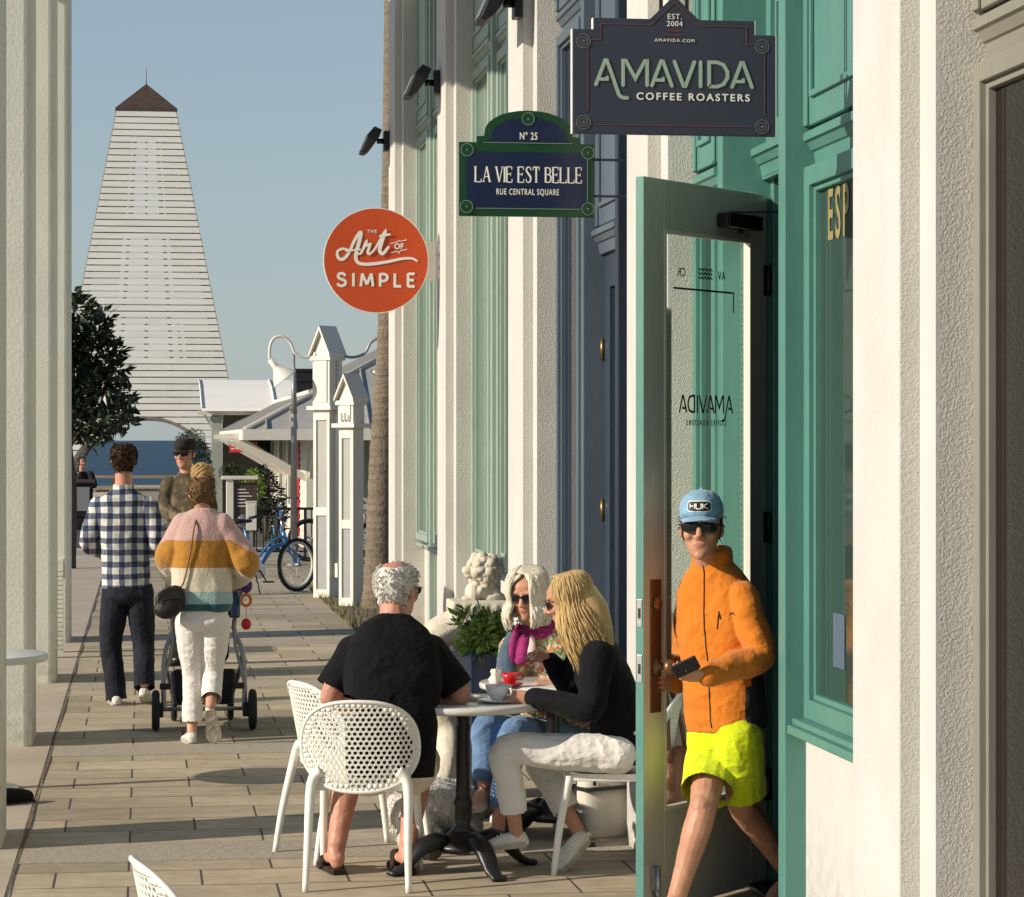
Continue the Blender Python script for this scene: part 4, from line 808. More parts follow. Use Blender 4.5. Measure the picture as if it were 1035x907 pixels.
sc_.stroke([z8(*p) for p in ((450, 390), (490, 330), (545, 232), (520, 310), (500, 385), (525, 412), (560, 370), (572, 355))], [W8 * .6, W8 * .8, W8 * 1.1, W8 * 1.1, W8 * .9, W8 * .6], -.0092, 4, rise=.0012)
sc_.stroke([z8(*p) for p in ((505, 272), (580, 258))], W8 * .7, -.0112)
sc_.stroke([z8(*p) for p in ((590, 330), (640, 318), (655, 305), (665, 312), (715, 300))], W8 * .25, -.003); sc_.stroke([z8(*p) for p in ((595, 402), (640, 392), (655, 404), (665, 388), (718, 375))], W8 * .25, -.003)
sc_.build('script_lettering', 'letter_white', s3, False)
x, z = z8(655, 372); text('OF', 62 / 7.885 * k3, 'letter_white', s3, (x, -.002, z), 'small_lettering', offset=.0016, sx=.95)
x, z = z8(440, 247); text('THE', 36 / 7.885 * k3, 'letter_white', s3, (x, -.002, z), 'small_lettering', space=1.3, offset=.0006)
x0, zb_ = q3(341.0, 290.3); u_ = 13.4 * k3; sw_ = .205 * u_; S_ = MB(); xx = x0
for ch, wch, strokes_ in (('S', .66, [[(.60, .80), (.48, .95), (.30, 1.0), (.10, .92), (.05, .74), (.16, .60), (.34, .52), (.54, .42), (.62, .25), (.53, .07), (.32, 0), (.13, .04), (.0, .20)]]), ('I', .0, [[(0, -.03), (0, 1.03)]]), ('M', .92, [[(0, -.03), (.12, 1.0)], [(.12, 1.0), (.46, .12)], [(.46, .12), (.80, 1.0)], [(.80, 1.0), (.92, -.03)]]), ('P', .56, [[(0, -.03), (0, 1.03)], [(0, .96), (.30, .96), (.50, .86), (.54, .70), (.48, .52), (.30, .42), (0, .42)]]), ('L', .46, [[(0, 1.03), (0, 0)], [(-.09, .0), (.48, .0)]]), ('E', .48, [[(0, -.03), (0, 1.03)], [(0, .0), (.50, .0)], [(0, .5), (.44, .5)], [(0, 1.0), (.50, 1.0)]])):
    for n_s, st2 in enumerate(strokes_): S_.stroke([(xx + a_ * u_, zb_ + b_ * u_ * .94 + .03 * u_) for a_, b_ in st2], sw_, -.003 - .0006 * n_s, 3 if len(st2) > 4 else 0, cap=False)
    xx += (wch + .545) * u_
S_.build('lettering', 'letter_white', s3, False)
MB().box(50 * k3, 62 * k3, .033, .045, -20 * k3, 20 * k3).build('bracket_plate', 'cream', s3, False, bevel=.003)
f = MB()
for vv in (-13, 0, 13): f.box(62 * k3, 65 * k3, .030, .06, vv * k3 - .035, vv * k3 + .035)
f.box(62 * k3 - .001, 62 * k3 + .012, .028, .05, -20 * k3, 20 * k3).build('wall_hinge', 'steel', s3, False)

# ---------------------------------------------------------------- floodlights
for (u, v, lab) in ((390, 143, 'dark floodlight on the last pilaster, nearest the sky'), (441, 84, 'dark floodlight on the pilaster above the round orange sign'), (524, 4, 'dark floodlight above the navy street plate, cut by the top of the photo')):
    p = lateral(u + 3, v, W0); fl = thing('floodlight', lab, 'lamp', p, 0, 'floodlights along the shopfront')
    MB().box(-.05, -.001, -.07, .07, -.09, .09).build('wall_box', 'black', fl, False, bevel=.006)
    R = Matrix.Translation(V(-.17, -.02, -.01)) @ Matrix.Rotation(radians(24), 4, 'Y')
    b = MB(); prof = [(-.03, .13), (.045, .13), (.05, .06), (.02, -.09), (-.005, -.13), (-.05, -.14), (-.055, .05)]
    b.loft([[R @ V(x * sc__, y, z * sc__) for x, z in prof] for y, sc__ in ((-.15, .9), (-.13, 1.0), (.13, 1.0), (.15, .9))], 0, False); b.build('lamp_head', 'alu' if False else 'blackplastic', fl, False, bevel=.006)
    MB().box(-.06, -.054, -.12, .12, -.12, .04, X=R).build('lamp_glass', 'steel', fl, False)
    MB().tube([(-.05, 0, 0), (-.11, 0, 0)], .025, 10).build('arm', 'black', fl, False)

# ---------------------------------------------------------------- trees and plants
def leaves(mb, centers, n, size, rnd, droop=.0, m=0, wide=.4):
    """many small folded leaves spread through clumps; centers = [(point, radius), ...]"""
    tot = sum(r ** 2 for _, r in centers)
    for c, r in centers:
        for i in range(max(3, int(n * r * r / tot))):
            d = V(rnd.gauss(0, 1), rnd.gauss(0, 1), rnd.gauss(0, 1)).normalized(); p = Vector(c) + d * r * (.35 + .65 * rnd.random() ** .5)
            ax = (d + V(rnd.gauss(0, .6), rnd.gauss(0, .6), rnd.gauss(0, .6) - droop)).normalized(); s_ = ax.cross(V(rnd.gauss(0, 1), rnd.gauss(0, 1), rnd.gauss(0, 1))).normalized(); u_ = s_.cross(ax); L = size * rnd.uniform(.6, 1.25); h = L * wide * .5
            mb.add([p, p + ax * L * .45 + s_ * h + u_ * h * .3, p + ax * L, p + ax * L * .45 - s_ * h + u_ * h * .3], [(0, 1, 2), (0, 2, 3)], m)
rnd = random.Random(11)
mg = on_ground(70, 575); mt = thing('magnolia_tree', 'dark glossy leaved tree beside the white arcade in front of the tower', 'tree', (mg.x, mg.y, 0)); mc = at(66, 375, mg.y / cos(YAW)); sM = F / mg.y
mc = at(66, 375, mg.x * sin(YAW) + mg.y * cos(YAW)); sM = F / (mg.x * sin(YAW) + mg.y * cos(YAW))
MB().tube([(0, 0, 0), (.03, .02, 1.2), (-.05, 0, 2.2), (0, .05, 3.6)], [.10, .08, .06, .03], 10, k=4).build('trunk', 'bark', mt, False)
cs = []
for (u, v, r) in ((78, 318, 20), (95, 335, 18), (70, 345, 26), (98, 358, 22), (112, 372, 18), (75, 378, 30), (104, 392, 20), (120, 404, 16), (84, 405, 26), (108, 418, 22), (126, 425, 13), (72, 425, 22), (100, 434, 16), (60, 360, 30), (50, 395, 34), (45, 340, 26), (74, 300, 9), (103, 318, 9), (118, 355, 8), (88, 443, 10), (128, 410, 7)):
    cs.append((V(mc.x + (u - 66) / sM - mg.x, rnd.uniform(-.45, .45) + 0, mc.z + (375 - v) / sM), r * .84 / sM))
br_ = MB()
for c, r in cs: br_.tube([(0, .03, 1.7 + .25 * (c.z - 1.7)), tuple(V(0, 0, 1.9).lerp(c, .5) + V(0, 0, .1)), tuple(c)], [.03, .018, .006], 6, k=3)
br_.build('limbs', 'bark', mt, False); cr = MB(); leaves(cr, cs, 3300, .18, rnd, 0, 0, .42); cr.build('crown', 'leaf_dark', mt, False)
# palm
pa = on_ground(383, 615); pt = at(396, 60, 30.0); pal = thing('palm_tree', 'ringed grey palm trunk rising at the end of the shopfront', 'palm', (pa.x, pa.y, 0))
top = V(.22, 0, 9.2); tk = MB(); pts = spline([(0, 0, -.02), (.01, 0, .4), (.045, 0, 1.7), (.125, 0, 3.2), (.165, 0, 5.0), (.18, 0, 6.6), tuple(top)], 14); rs = [.22, .175, .155, .14, .13, .125, .12, .13]; rr = sval(rs, len(pts)); tk.tube(pts, [r * (1 + .05 * (i % 2)) for i, r in enumerate(rr)], 18); tk.build('trunk', 'palm_bark', pal, False)
fr_ = MB()
for i in range(22):
    a = i * 2.4; el = rnd.uniform(-.3, 1.0); d = V(cos(a), sin(a), 0); sp = [top + d * (t_ * 1.9 * cos(el * .6)) + V(0, 0, t_ * 1.3 * sin(el) + .25 * t_ - 1.1 * t_ * t_) for t_ in [j / 9 for j in range(10)]]
    fr_.tube(sp, [.02, .004], 5)
    for j in range(3, 10):
        for sd in (-1, 1):
            s_ = d.cross(V(0, 0, 1)) * sd; L = .55 * (1 - abs(j - 6) / 8); p = sp[j]; fr_.add([p, p + d * .05, p + d * .3 + s_ * L - V(0, 0, .25 * L)], [(0, 1, 2)])
fr_.build('crown', 'leaf_mid', pal, False)
def shrub(name, lab, cat, base, blobs, n, size, mt_, trunk=0, grp=None, pot=None, wide=.45):
    t_ = thing(name, lab, cat, base, 0, grp); c = MB(); leaves(c, blobs, n, size, rnd, 0, 0, wide); c.build('foliage', mt_, t_, False)
    MB().tube([(0, 0, 0), (0.01, 0, trunk * .5), (0, 0, trunk)], [.035, .03, .02], 8).build('stem', 'bark', t_, False); return t_
tb = on_ground(193, 545); sT = (tb.x * sin(YAW) + tb.y * cos(YAW)) / F; zt_ = lambda v: EYE + (445 - v) * sT
shrub('topiary_tree', 'rounded dark green bush behind the man in the camouflage jacket', 'tree', (tb.x, tb.y, 0), [(V((u - 193) * sT, rnd.uniform(-.15, .15), zt_(v)), r * sT) for u, v, r in ((193, 452, 15), (200, 458, 13), (204, 468, 10), (186, 447, 9), (197, 443, 10), (208, 476, 8), (198, 480, 10), (212, 486, 6))], 3000, .05, 'leaf_conifer', zt_(475))
bb = on_ground(235, 538); sT = (bb.x * sin(YAW) + bb.y * cos(YAW)) / F
shrub('clipped_shrub', 'low clipped round bush on the cream planter beside the menu board', 'shrub', (bb.x, bb.y, 0), [(V((u - 235) * sT, 0, zt_(v) if False else EYE + (445 - v) * sT), r * sT) for u, v, r in ((228, 478, 7), (236, 478, 8), (242, 480, 7), (232, 474, 6))], 1400, .045, 'leaf_conifer', 1.2)
sb_ = on_ground(268, 548); sT = (sb_.x * sin(YAW) + sb_.y * cos(YAW)) / F; Z = lambda v: EYE + (445 - v) * sT
shrub('dark_shrub', 'tall dark green shrub against the restaurant side wall', 'shrub', (sb_.x, sb_.y, 0), [(V((u - 268) * sT, .2, Z(v)), r * sT) for u, v, r in ((270, 488, 11), (276, 502, 13), (266, 510, 13), (280, 517, 11), (268, 477, 6), (262, 525, 12), (275, 530, 14))], 2600, .07, 'leaf_dark', .5)
shrub('bright_shrub', 'sunlit yellow green leafy shrub left of the dark shrub', 'shrub', (sb_.x - .25, sb_.y - .6, 0), [(V((u - 259) * sT, 0, Z(v)), r * sT) for u, v, r in ((258, 482, 7), (252, 492, 7), (262, 494, 8), (248, 502, 6), (256, 506, 7), (246, 491, 4), (263, 484, 5))], 800, .075, 'leaf_bright', 1.1)

# ---------------------------------------------------------------- bicycles
def bicycle(lab, loc, rz, paint_, tyre, steer=0.0, stand=True):
    r = thing('bicycle', lab, 'bicycle', loc, rz, 'bicycles by the railing'); R_ = .335
    def wheel(x, st, nm):
        X = Matrix.Translation(V(x, 0, R_)) @ Matrix.Rotation(st, 4, 'Z')
        c = [X @ V(R_ * .94 * cos(2 * pi * j / 40), 0, R_ * .94 * sin(2 * pi * j / 40)) for j in range(40)]; w_ = MB().tube(c, R_ * .075, 8, closed=True).build('wheel', 'rubber', r, False)
        w_.name = 'wheel'
        c2 = [X @ V(R_ * .84 * cos(2 * pi * j / 40), 0, R_ * .84 * sin(2 * pi * j / 40)) for j in range(40)]; MB().tube(c2, R_ * .055, 8, closed=True).build('rim', tyre, w_, False)
        s_ = MB()
        for j in range(18): a = 2 * pi * j / 18; s_.tube([X @ V(0, .02 * (-1) ** j, 0), X @ V(R_ * .82 * cos(a), 0, R_ * .82 * sin(a))], .0014, 4)
        s_.tube([X @ V(0, -.05, 0), X @ V(0, .05, 0)], .02, 8); s_.build('spokes', 'steel', w_, False)
    wheel(0, 0, 'w'); X1 = 1.10; wheel(X1, steer, 'w')
    bb_ = V(.46, 0, .285); hd = V(.90, 0, .70); hd2 = V(.93, 0, .60); seat = V(.27, 0, .80)
    f = MB().tube([hd2, (.72, 0, .56), (.55, 0, .38), bb_], .028, 10, k=5).tube([hd, (.70, 0, .64), (.50, 0, .46), (.40, 0, .42)], .016, 8, k=4).tube([bb_, seat], .018, 10).tube([bb_, (0, .055, R_)], .012, 8).tube([bb_, (0, -.055, R_)], .012, 8).tube([(.36, 0, .55), (0, .055, R_)], .010, 8).tube([(.36, 0, .55), (0, -.055, R_)], .010, 8).tube([hd + V(-.02, 0, .06), hd2 + V(.02, 0, -.04)], .026, 10)
    f.build('frame', paint_, r, False)
    fk = MB()
    for s_ in (-1, 1): fk.tube([hd2, hd2 + V(.03, s_ * .05, -.06), V(X1 - .03, s_ * .055, .45), V(X1, s_ * .055, R_)], .013, 8, k=4)
    fk.build('fork', paint_, r, False)
    MB().tube([(-.0, 0, .0)] and [V(.27, 0, .8), V(.26, 0, .86)], .013).tube([hd + V(-.02, 0, .05), hd + V(-.05, 0, .2)], .014).build('stem', 'steel', r, False)
    h = hd + V(-.05, 0, .2); MB().tube([h + V(-.24, .31, .02), h + V(-.10, .28, .05), h + V(.02, .10, .03), h + V(.03, 0, 0), h + V(.02, -.10, .03), h + V(-.10, -.28, .05), h + V(-.24, -.31, .02)], .012, 8, k=5).build('handlebar', 'black', r, False)
    MB().tube([h + V(-.26, .315, .02), h + V(-.15, .295, .045)], .018).tube([h + V(-.26, -.315, .02), h + V(-.15, -.295, .045)], .018).build('grips', 'rubber', r, False)
    sd = MB().ell((.17, 0, .90), (.11, .10, .035)).ell((.30, 0, .90), (.10, .03, .025)); fused('saddle', sd, 'leather_black', r, .008, 4, world=False)
    MB().lathe([(.001, -.006), (.09, -.006), (.10, 0), (.09, .006), (.001, .006)], 28, Matrix.Translation(V(.46, -.055, .285)) @ Matrix.Rotation(pi / 2, 4, 'X')).build('chain_guard', 'letter_white', r, False)
    MB().tube([bb_ + V(0, -.05, 0), bb_ + V(.0, -.07, 0), bb_ + V(.09, -.075, -.13)], .009).box(.50, .61, -.16, -.07, .135, .155).tube([bb_ + V(0, .05, 0), bb_ + V(.0, .07, 0), bb_ + V(-.09, .075, .13)], .009).box(.32, .43, .07, .16, .405, .425).build('pedals', 'black', r, False)
    MB().tube([(.40, -.05, .25), (.34, -.22, .01)], .009).build('kickstand', 'black', r, False)
    MB().beam((0, -.06, R_ + .0), (.46, -.06, .285), .006, .05).build('chain', 'alu', r, False)
    return r
hub = on_ground(300, 598); ang = radians(36); org = V(hub.x - 1.10 * cos(ang), hub.y - 1.10 * sin(ang), 0)
bicycle('bright blue cruiser bicycle with white rims on its kickstand, in front of the railing', org, ang, 'bike_blue', 'tyre_cream', radians(6))
hb = on_ground(281, 562); ang = radians(-97); bicycle('dark blue bicycle seen end on, leaning at the railing', (hb.x - 1.10 * cos(ang), hb.y + .25 - 1.1 * sin(ang), 0), ang, 'bike_blue', 'rubber')
hb = on_ground(332, 566); ang = radians(8); bicycle('grey bicycle half hidden behind the taller white post', (hb.x - .35, hb.y - .55, 0), ang, 'alu', 'rubber')

# ---------------------------------------------------------------- cafe chairs, tables
def make_chair(lab, loc, rz):
    """white moulded shell chair, local: sitter looks along +y"""
    r = thing('cafe_chair', lab, 'chair', loc, rz, 'white perforated cafe chairs')
    SW, SH = .272, .20; cz = .60
    def shape(x, z):              # flat outline coordinates -> the curved back
        q_ = (x / SW); y = -.235 - (z - .45) * .20 + q_ * q_ * .085
        return V(x * (1 - .08 * q_ * q_), y, z)
    def fn(x, z):
        zz = (z - cz) / (SH if z > cz else .19); xx = x / (SW if z > cz else SW * (1 - .12 * min(1, -zz) ** 2)); return (abs(xx) ** 2.5 + abs(zz) ** 2.3) ** (1 / 2.4)
    sh = MB(); px = .0245; pz = .0205; hr_ = .0084; nz = 21
    for j in range(-nz // 2, nz // 2 + 1):
        for i in range(-13, 14):
            cx = (i + (.5 if j % 2 else 0)) * px; c_z = cz + j * pz; co = [(cx - px / 2, c_z - pz / 2), (cx + px / 2, c_z - pz / 2), (cx + px / 2, c_z + pz / 2), (cx - px / 2, c_z + pz / 2)]
            ff = [fn(*p) for p in co]
            if min(ff) > 1: continue
            if max(ff) < .93:
                sq_ = [co[0], ((co[0][0] + co[1][0]) / 2, co[0][1]), co[1], (co[1][0], (co[1][1] + co[2][1]) / 2), co[2], ((co[2][0] + co[3][0]) / 2, co[2][1]), co[3], (co[0][0], (co[0][1] + co[3][1]) / 2)]
                ho = [(cx + hr_ * cos(-3 * pi / 4 + k * pi / 4), c_z + hr_ * sin(-3 * pi / 4 + k * pi / 4)) for k in range(8)]
                sh.add([shape(*p) for p in sq_ + ho], [(k, (k + 1) % 8, 8 + (k + 1) % 8, 8 + k) for k in range(8)], 0, True)
            else:
                co = [(p[0] / max(1, f_), cz + (p[1] - cz) / max(1, f_)) for p, f_ in zip(co, ff)]; sh.add([shape(*p) for p in co], [(0, 1, 2, 3)], 0, True)
    o = sh.build('back_shell', 'white', r, False); md = o.modifiers.new('thickness', 'SOLIDIFY'); md.thickness = .006; md.offset = 0
    rim = []
    for k in range(56):
        a = 2 * pi * k / 56; x, z = cos(a), sin(a); lo, hi = .0, .6
        for _ in range(24):
            m_ = (lo + hi) / 2
            if fn(x * m_, cz + z * m_) < 1: lo = m_
            else: hi = m_
        rim.append(shape(x * lo, cz + z * lo))
    MB().tube(rim, .0085, 8, closed=True).build('back_rim', 'white', r, False)
    se = MB(); rows = []
    for j in range(9):
        y = -.20 + j * .05; rows.append([V(x * (.205 + .015 * sin(j * pi / 8)), y, .445 - .012 * cos(x * 1.4) + (.01 if j == 8 else 0)) for x in (-1, -.75, -.5, -.25, 0, .25, .5, .75, 1)] + [V(x * (.205 + .015 * sin(j * pi / 8)), y, .428 - .012 * cos(x * 1.4)) for x in (1, .75, .5, .25, 0, -.25, -.5, -.75, -1)])
    se.loft(rows, 0, False); se.build('seat', 'white', r, False)
    fr2 = MB().beam((-.20, -.19, .425), (-.20, .20, .425), .028, .03).beam((.20, -.19, .425), (.20, .20, .425), .028, .03).beam((-.186, .195, .425), (.186, .195, .425), .028, .028).beam((-.186, -.185, .425), (.186, -.185, .425), .028, .028)
    fr2.build('seat_frame', 'white', r, False, bevel=.006)
    for sx in (-1, 1):
        MB().tube([shape(sx * .17, .50) + V(0, 0, 0), (sx * .205, -.215, .44), (sx * .212, -.275, .2), (sx * .218, -.31, 0)], [.024, .022, .017, .013], 10, k=4).build('leg', 'white', r, False)
        MB().tube([(sx * .20, .20, .435), (sx * .21, .245, .2), (sx * .215, .27, 0)], [.021, .017, .013], 10, k=4).build('leg', 'white', r, False)
    return r
def setc(c, lab, loc, rz): c.location = loc; c.rotation_euler = (0, 0, rz); c['label'] = lab; return c
chair = make_chair('white perforated chair under the man in the black polo shirt', (0, 0, 0), 0)
cm = on_ground(358, 897); chair.location = (cm.x + .06, cm.y + .17, 0); chair.rotation_euler = (0, 0, radians(-11))
ch2 = setc(copy_tree(chair), 'empty white perforated chair seen edge on, left of the man in black', on_ground(318, 868) + V(.20, .12, 0), radians(-68))
cb = on_ground(600, 876) ; ch3 = setc(copy_tree(chair), 'white perforated chair under the long haired blonde woman', V(cb.x + .09, cb.y - .05, 0), radians(80))
ch4 = setc(copy_tree(chair), 'white perforated chair under the white haired woman in the floral top', at(552, 830, 13.0).xy.to_3d() + V(.12, .30, 0), radians(128))
c5 = at(150, 866, 7.10); ch5 = setc(copy_tree(chair), 'white chair whose backrest top shows at the bottom edge of the photo', V(c5.x + .262, c5.y - .06, 0), radians(-80))
def table(lab, x, y, rad):
    r = thing('cafe_table', lab, 'table', (x, y, 0), 0, 'marble topped cafe tables')
    MB().lathe([(.001, .715), (rad - .02, .715), (rad, .722), (rad + .003, .735), (rad, .745), (rad - .006, .748), (.001, .748)], 56).build('tabletop', 'marble', r, False)
    MB().lathe([(.001, .17), (.05, .17), (.056, .18), (.034, .20), (.040, .23), (.040, .29), (.046, .30), (.036, .32), (.032, .34), (.034, .36), (.031, .38), (.031, .62), (.036, .63), (.03, .65), (.03, .69), (.13, .705), (.13, .714), (.001, .714)], 24).build('column', 'black', r, False)
    MB().lathe([(.001, .185), (.055, .18), (.07, .165), (.10, .13), (.125, .115), (.125, .10), (.10, .085), (.001, .085)], 28).build('base_bell', 'black', r, False)
    for k in range(4):
        a = radians(20 + 90 * k); d = V(cos(a), sin(a), 0); s_ = V(-sin(a), cos(a), 0)
        q_ = MB(); cl_ = [(.08, .13, .035, .035), (.14, .14, .042, .040), (.20, .12, .045, .042), (.25, .075, .042, .038), (.285, .035, .036, .024), (.32, .018, .032, .018), (.345, .014, .026, .013)]
        q_.loft([[d * x + V(0, 0, z) + s_ * wv_ * cos(2 * pi * j / 12) + V(0, 0, 1) * h__ * sin(2 * pi * j / 12) for j in range(12)] for x, z, wv_, h__ in cl_])
        for t_ in (-.02, 0, .02): q_.ell(d * .345 + s_ * t_ + V(0, 0, .014), (.018, .011, .014))
        q_.build('leg', 'black', r, False)
    return r
tA = on_ground(468, 880); tB = at(563, 700, 12.75)
t1 = table('round marble cafe table with black claw foot base, in front of the man in black', tA.x, tA.y, .35)
t2 = table('round marble cafe table behind, where the white haired woman sits', tB.x - .02, tB.y, .35)
TT = .748
lt_ = at(-19, 650, 14.4); t3 = thing('pedestal_table', 'white round pedestal table cut by the left edge, between the arcade columns', 'table', (-.885, 14.75, 0))
MB().lathe([(.001, .70), (.36, .70), (.37, .71), (.37, .735), (.36, .742), (.001, .742)], 48).build('tabletop', 'white', t3, False); MB().lathe([(.001, 0), (.21, 0), (.21, .02), (.05, .05), (.04, .1), (.04, .66), (.14, .695), (.001, .699)], 28).build('pedestal', 'white', t3, False)

# ---------------------------------------------------------------- on the tables
def cup(nm, lab, p, rad, h, m, hang, saucer=True):
    r = thing(nm, lab, 'cup', p)
    z0 = .012 if saucer else 0
    MB().lathe([(.001, z0), (rad * .5, z0), (rad * .55, z0 + .006), (rad * .86, z0 + h * .45), (rad, z0 + h), (rad - .004, z0 + h), (rad * .82, z0 + h * .45), (rad * .5, z0 + .012), (.001, z0 + .012)], 32).build('body', m, r, False)
    MB().lathe([(.001, z0 + h * .8), (rad * .93, z0 + h * .8), (.001, z0 + h * .801)], 24).build('coffee', 'leather_brown', r, False)
    d = V(cos(hang), sin(hang), 0); MB().tube([d * rad * .92 + V(0, 0, z0 + h * .85), d * (rad + .028) + V(0, 0, z0 + h * .8), d * (rad + .026) + V(0, 0, z0 + h * .45), d * rad * .82 + V(0, 0, z0 + h * .4)], .0045, 8, k=4).build('handle', m, r, False)
    if saucer: MB().lathe([(.001, 0), (rad * .8, 0), (rad * 1.55, .013), (rad * 1.6, .016), (rad * 1.5, .015), (rad * .8, .006), (.001, .006)], 36).build('saucer', m, r, False)
    return r
pc = at(504, 712, 11.72); cup('white_cup', 'wide white coffee cup held by the blonde woman at the table', (pc.x, pc.y, TT), .060, .066, 'china', radians(-60))
pc = at(515, 693, 12.5); cup('red_cup', 'small red cup and saucer near the white haired woman', (pc.x, pc.y - .02, TT), .040, .052, 'redchina', radians(20))
pc = at(505, 690, 12.62); nk = MB(); nk.loft([[V(.03 * k_ * cos(q_) * (1 + .3 * sin(3 * q_ + z_ * 40)), .022 * k_ * sin(q_) * (1 + .3 * cos(4 * q_)), z_) for q_ in [2 * pi * j / 16 for j in range(16)]] for z_, k_ in ((0, .75), (.012, .95), (.030, .6), (.050, .85), (.062, .5))], 0, False, False); nk = nk.build('paper_napkin', 'paper', None); nk.location = (pc.x - .01, pc.y + .10, TT + .001); tag(nk, 'folded paper napkin standing beside the red cup', 'napkin')
pc = at(470, 714, 11.8); r = thing('spoon', 'steel spoon lying on the front marble table', 'spoon', (pc.x + .05, pc.y - .05, TT + .004)); MB().tube([(-.07, 0, .002), (0, .01, .004), (.05, .015, .003)], [.003, .003, .004], 6).build('handle', 'steel', r, False); MB().ell((.068, .018, .003), (.022, .013, .004)).build('bowl', 'steel', r, False)
r = thing('saucer', 'white saucer with a crumpled napkin beside the white cup', 'saucer', (pc.x + .0, pc.y + .06, TT)); MB().lathe([(.001, 0), (.05, 0), (.085, .012), (.088, .015), (.08, .014), (.05, .005), (.001, .005)], 32).build('dish', 'china', r, False); b = MB()
for k in range(7): b.ell((.02 * cos(k * 2.1), .02 * sin(k * 1.7), .018 + .004 * (k % 3)), (.025, .02, .012), Matrix.Rotation(k, 3, 'Z'))
fused('crumpled_napkin', b, 'paper', r, .004, 2, (.004, 60, (1, 1, 1)), False)

# ---------------------------------------------------------------- planter, statue, bag, dog
pp = at(493, 690, 13.55); pr_ = thing('planter', 'tall square navy glazed planter with a leafy green plant', 'planter', (pp.x, pp.y, 0), radians(14))
po = MB(); a0, a1 = .12, .145
for (z0, z1, a, b) in ((0, .80, a0, a1),): po.loft([[V(x * s_, y * s_, z) for x, y in ((-1, -1), (1, -1), (1, 1), (-1, 1))] for z, s_ in ((0, a), (.80, b), (.83, b + .004), (.83, b - .02), (.74, b - .022))], 0, False)
po.build('pot', 'navypot', pr_, False, bevel=.006); MB().box(-.12, .12, -.12, .12, .73, .77).build('soil', 'soil', pr_, False)
lf = MB(); cs = [(V(rnd.uniform(-.13, .15), rnd.uniform(-.13, .1), .84 + rnd.random() * .15), .045 + rnd.random() * .02) for i in range(26)]; leaves(lf, cs, 800, .06, rnd, .2, 0, .45); lf.build('foliage', 'leaf_bright', pr_, False)
stm = MB()
for c, _ in cs: stm.tube([(0, 0, .76), tuple(V(0, 0, .82).lerp(c, .6)), tuple(c)], .003, 5, k=3)
stm.tube([(-.05, 0, .9), (-.03, .02, 1.03), (-.06, 0, 1.10)], .003, 5); stm.build('stems', 'leaf_mid', pr_, False)
ps = at(486, 640, 14.3); st_ = thing('stone_statue', 'carved cream stone figure with curly mane on a scrolled pedestal', 'statue', (ps.x, ps.y, 0))
b = MB().box(-.17, .19, -.15, .15, .98, 1.045).box(-.14, .16, -.12, .12, .93, .98)
for k in range(7): b.ell((-.16 + k * .055, -.15, 1.012), (.018, .012, .022))
# scroll console under the ledge
spir = [(-.02 + (.20 - t_ * .019) * cos(-.4 + t_ * .62), .66 + (.20 - t_ * .019) * sin(-.4 + t_ * .62)) for t_ in range(11)]
spir = [(-.30 + .17 * sin(a) * (1 - a * .04), 0) for a in (0,)]
vol = [V(-.16 - (.17 - .012 * k) * cos(k * .55), -.10, .73 + (.17 - .012 * k) * sin(k * .55)) for k in range(13)]
b.tube(vol, [.04, .035, .02], 10, k=3); b.tube([p + V(0, .14, 0) for p in vol], [.04, .035, .02], 10, k=3)
b.tube([(.05, -.03, .93), (-.12, -.03, .92), (-.26, -.03, .84), (-.31, -.03, .70), (-.25, -.03, .52), (-.17, -.03, .38), (-.18, -.03, .2), (-.22, -.03, .06)], [.07, .085, .09, .095, .09, .07, .075, .10], 12, k=4, side=(0, 1, 0), flat=1.5)
b.box(-.14, .14, -.12, .12, .10, .94).box(-.30, .18, -.16, .16, 0, .10)
fused('pedestal', b, 'stone', st_, .012, 3, (.004, 30, (1, 1, 1)), False)
b = MB().ell((.03, .02, 1.13), (.13, .11, .11)).ell((.05, .02, 1.22), (.11, .10, .13)).ell((-.06, -.05, 1.10), (.05, .05, .10)).ell((-.07, .06, 1.10), (.05, .05, .09)).ell((-.10, -.05, 1.06), (.06, .035, .03)).ell((.10, -.04, 1.07), (.09, .06, .05))
hc = V(-.02, -.02, 1.33); b.ell(hc, (.10, .09, .105)).ell(hc + V(-.085, -.02, -.03), (.05, .05, .042)).ell(hc + V(-.11, -.02, -.015), (.025, .03, .02)).ell(hc + V(-.075, -.02, -.07), (.04, .04, .025)).ell(hc + V(-.07, -.06, .025), (.02, .02, .018))
for k in range(64):
    a = k * 2.4; ph = -.9 + 1.9 * (k / 63); p = hc + V(.05 + .115 * cos(ph) * cos(a), .105 * cos(ph) * sin(a), .02 + .12 * sin(ph) - .03)
    if p.x < hc.x - .055 and p.z < hc.z + .06: continue
    b.ell(p, .026 + .01 * (k % 3))
for k in range(26): a = k * 1.3; b.ell((.03 + .10 * cos(a), .09 * sin(a), 1.16 + .05 * sin(k * 2.2)), .028)
b.v = [V(p.x * .68, p.y * .68, 1.045 + (p.z - 1.045) * .62) for p in b.v]; fused('figure', b, 'stone', st_, .005, 2, (.003, 60, (1, 1, 1)), False)
bp = on_ground(602, 846); bg = thing('tote_bag', 'cream canvas bag with black straps under the blonde woman chair', 'bag', (bp.x + .04, bp.y, 0), radians(24))
b = MB().loft([[V(x * w_, y * d_, z) for x, y in [(cos(2 * pi * j / 20) * (abs(cos(2 * pi * j / 20)) + .01) ** -.5, sin(2 * pi * j / 20) * (abs(sin(2 * pi * j / 20)) + .01) ** -.5) for j in range(20)]] for z, w_, d_ in ((.0, .13, .075), (.02, .145, .085), (.15, .15, .085), (.28, .14, .06), (.285, .13, .05))])
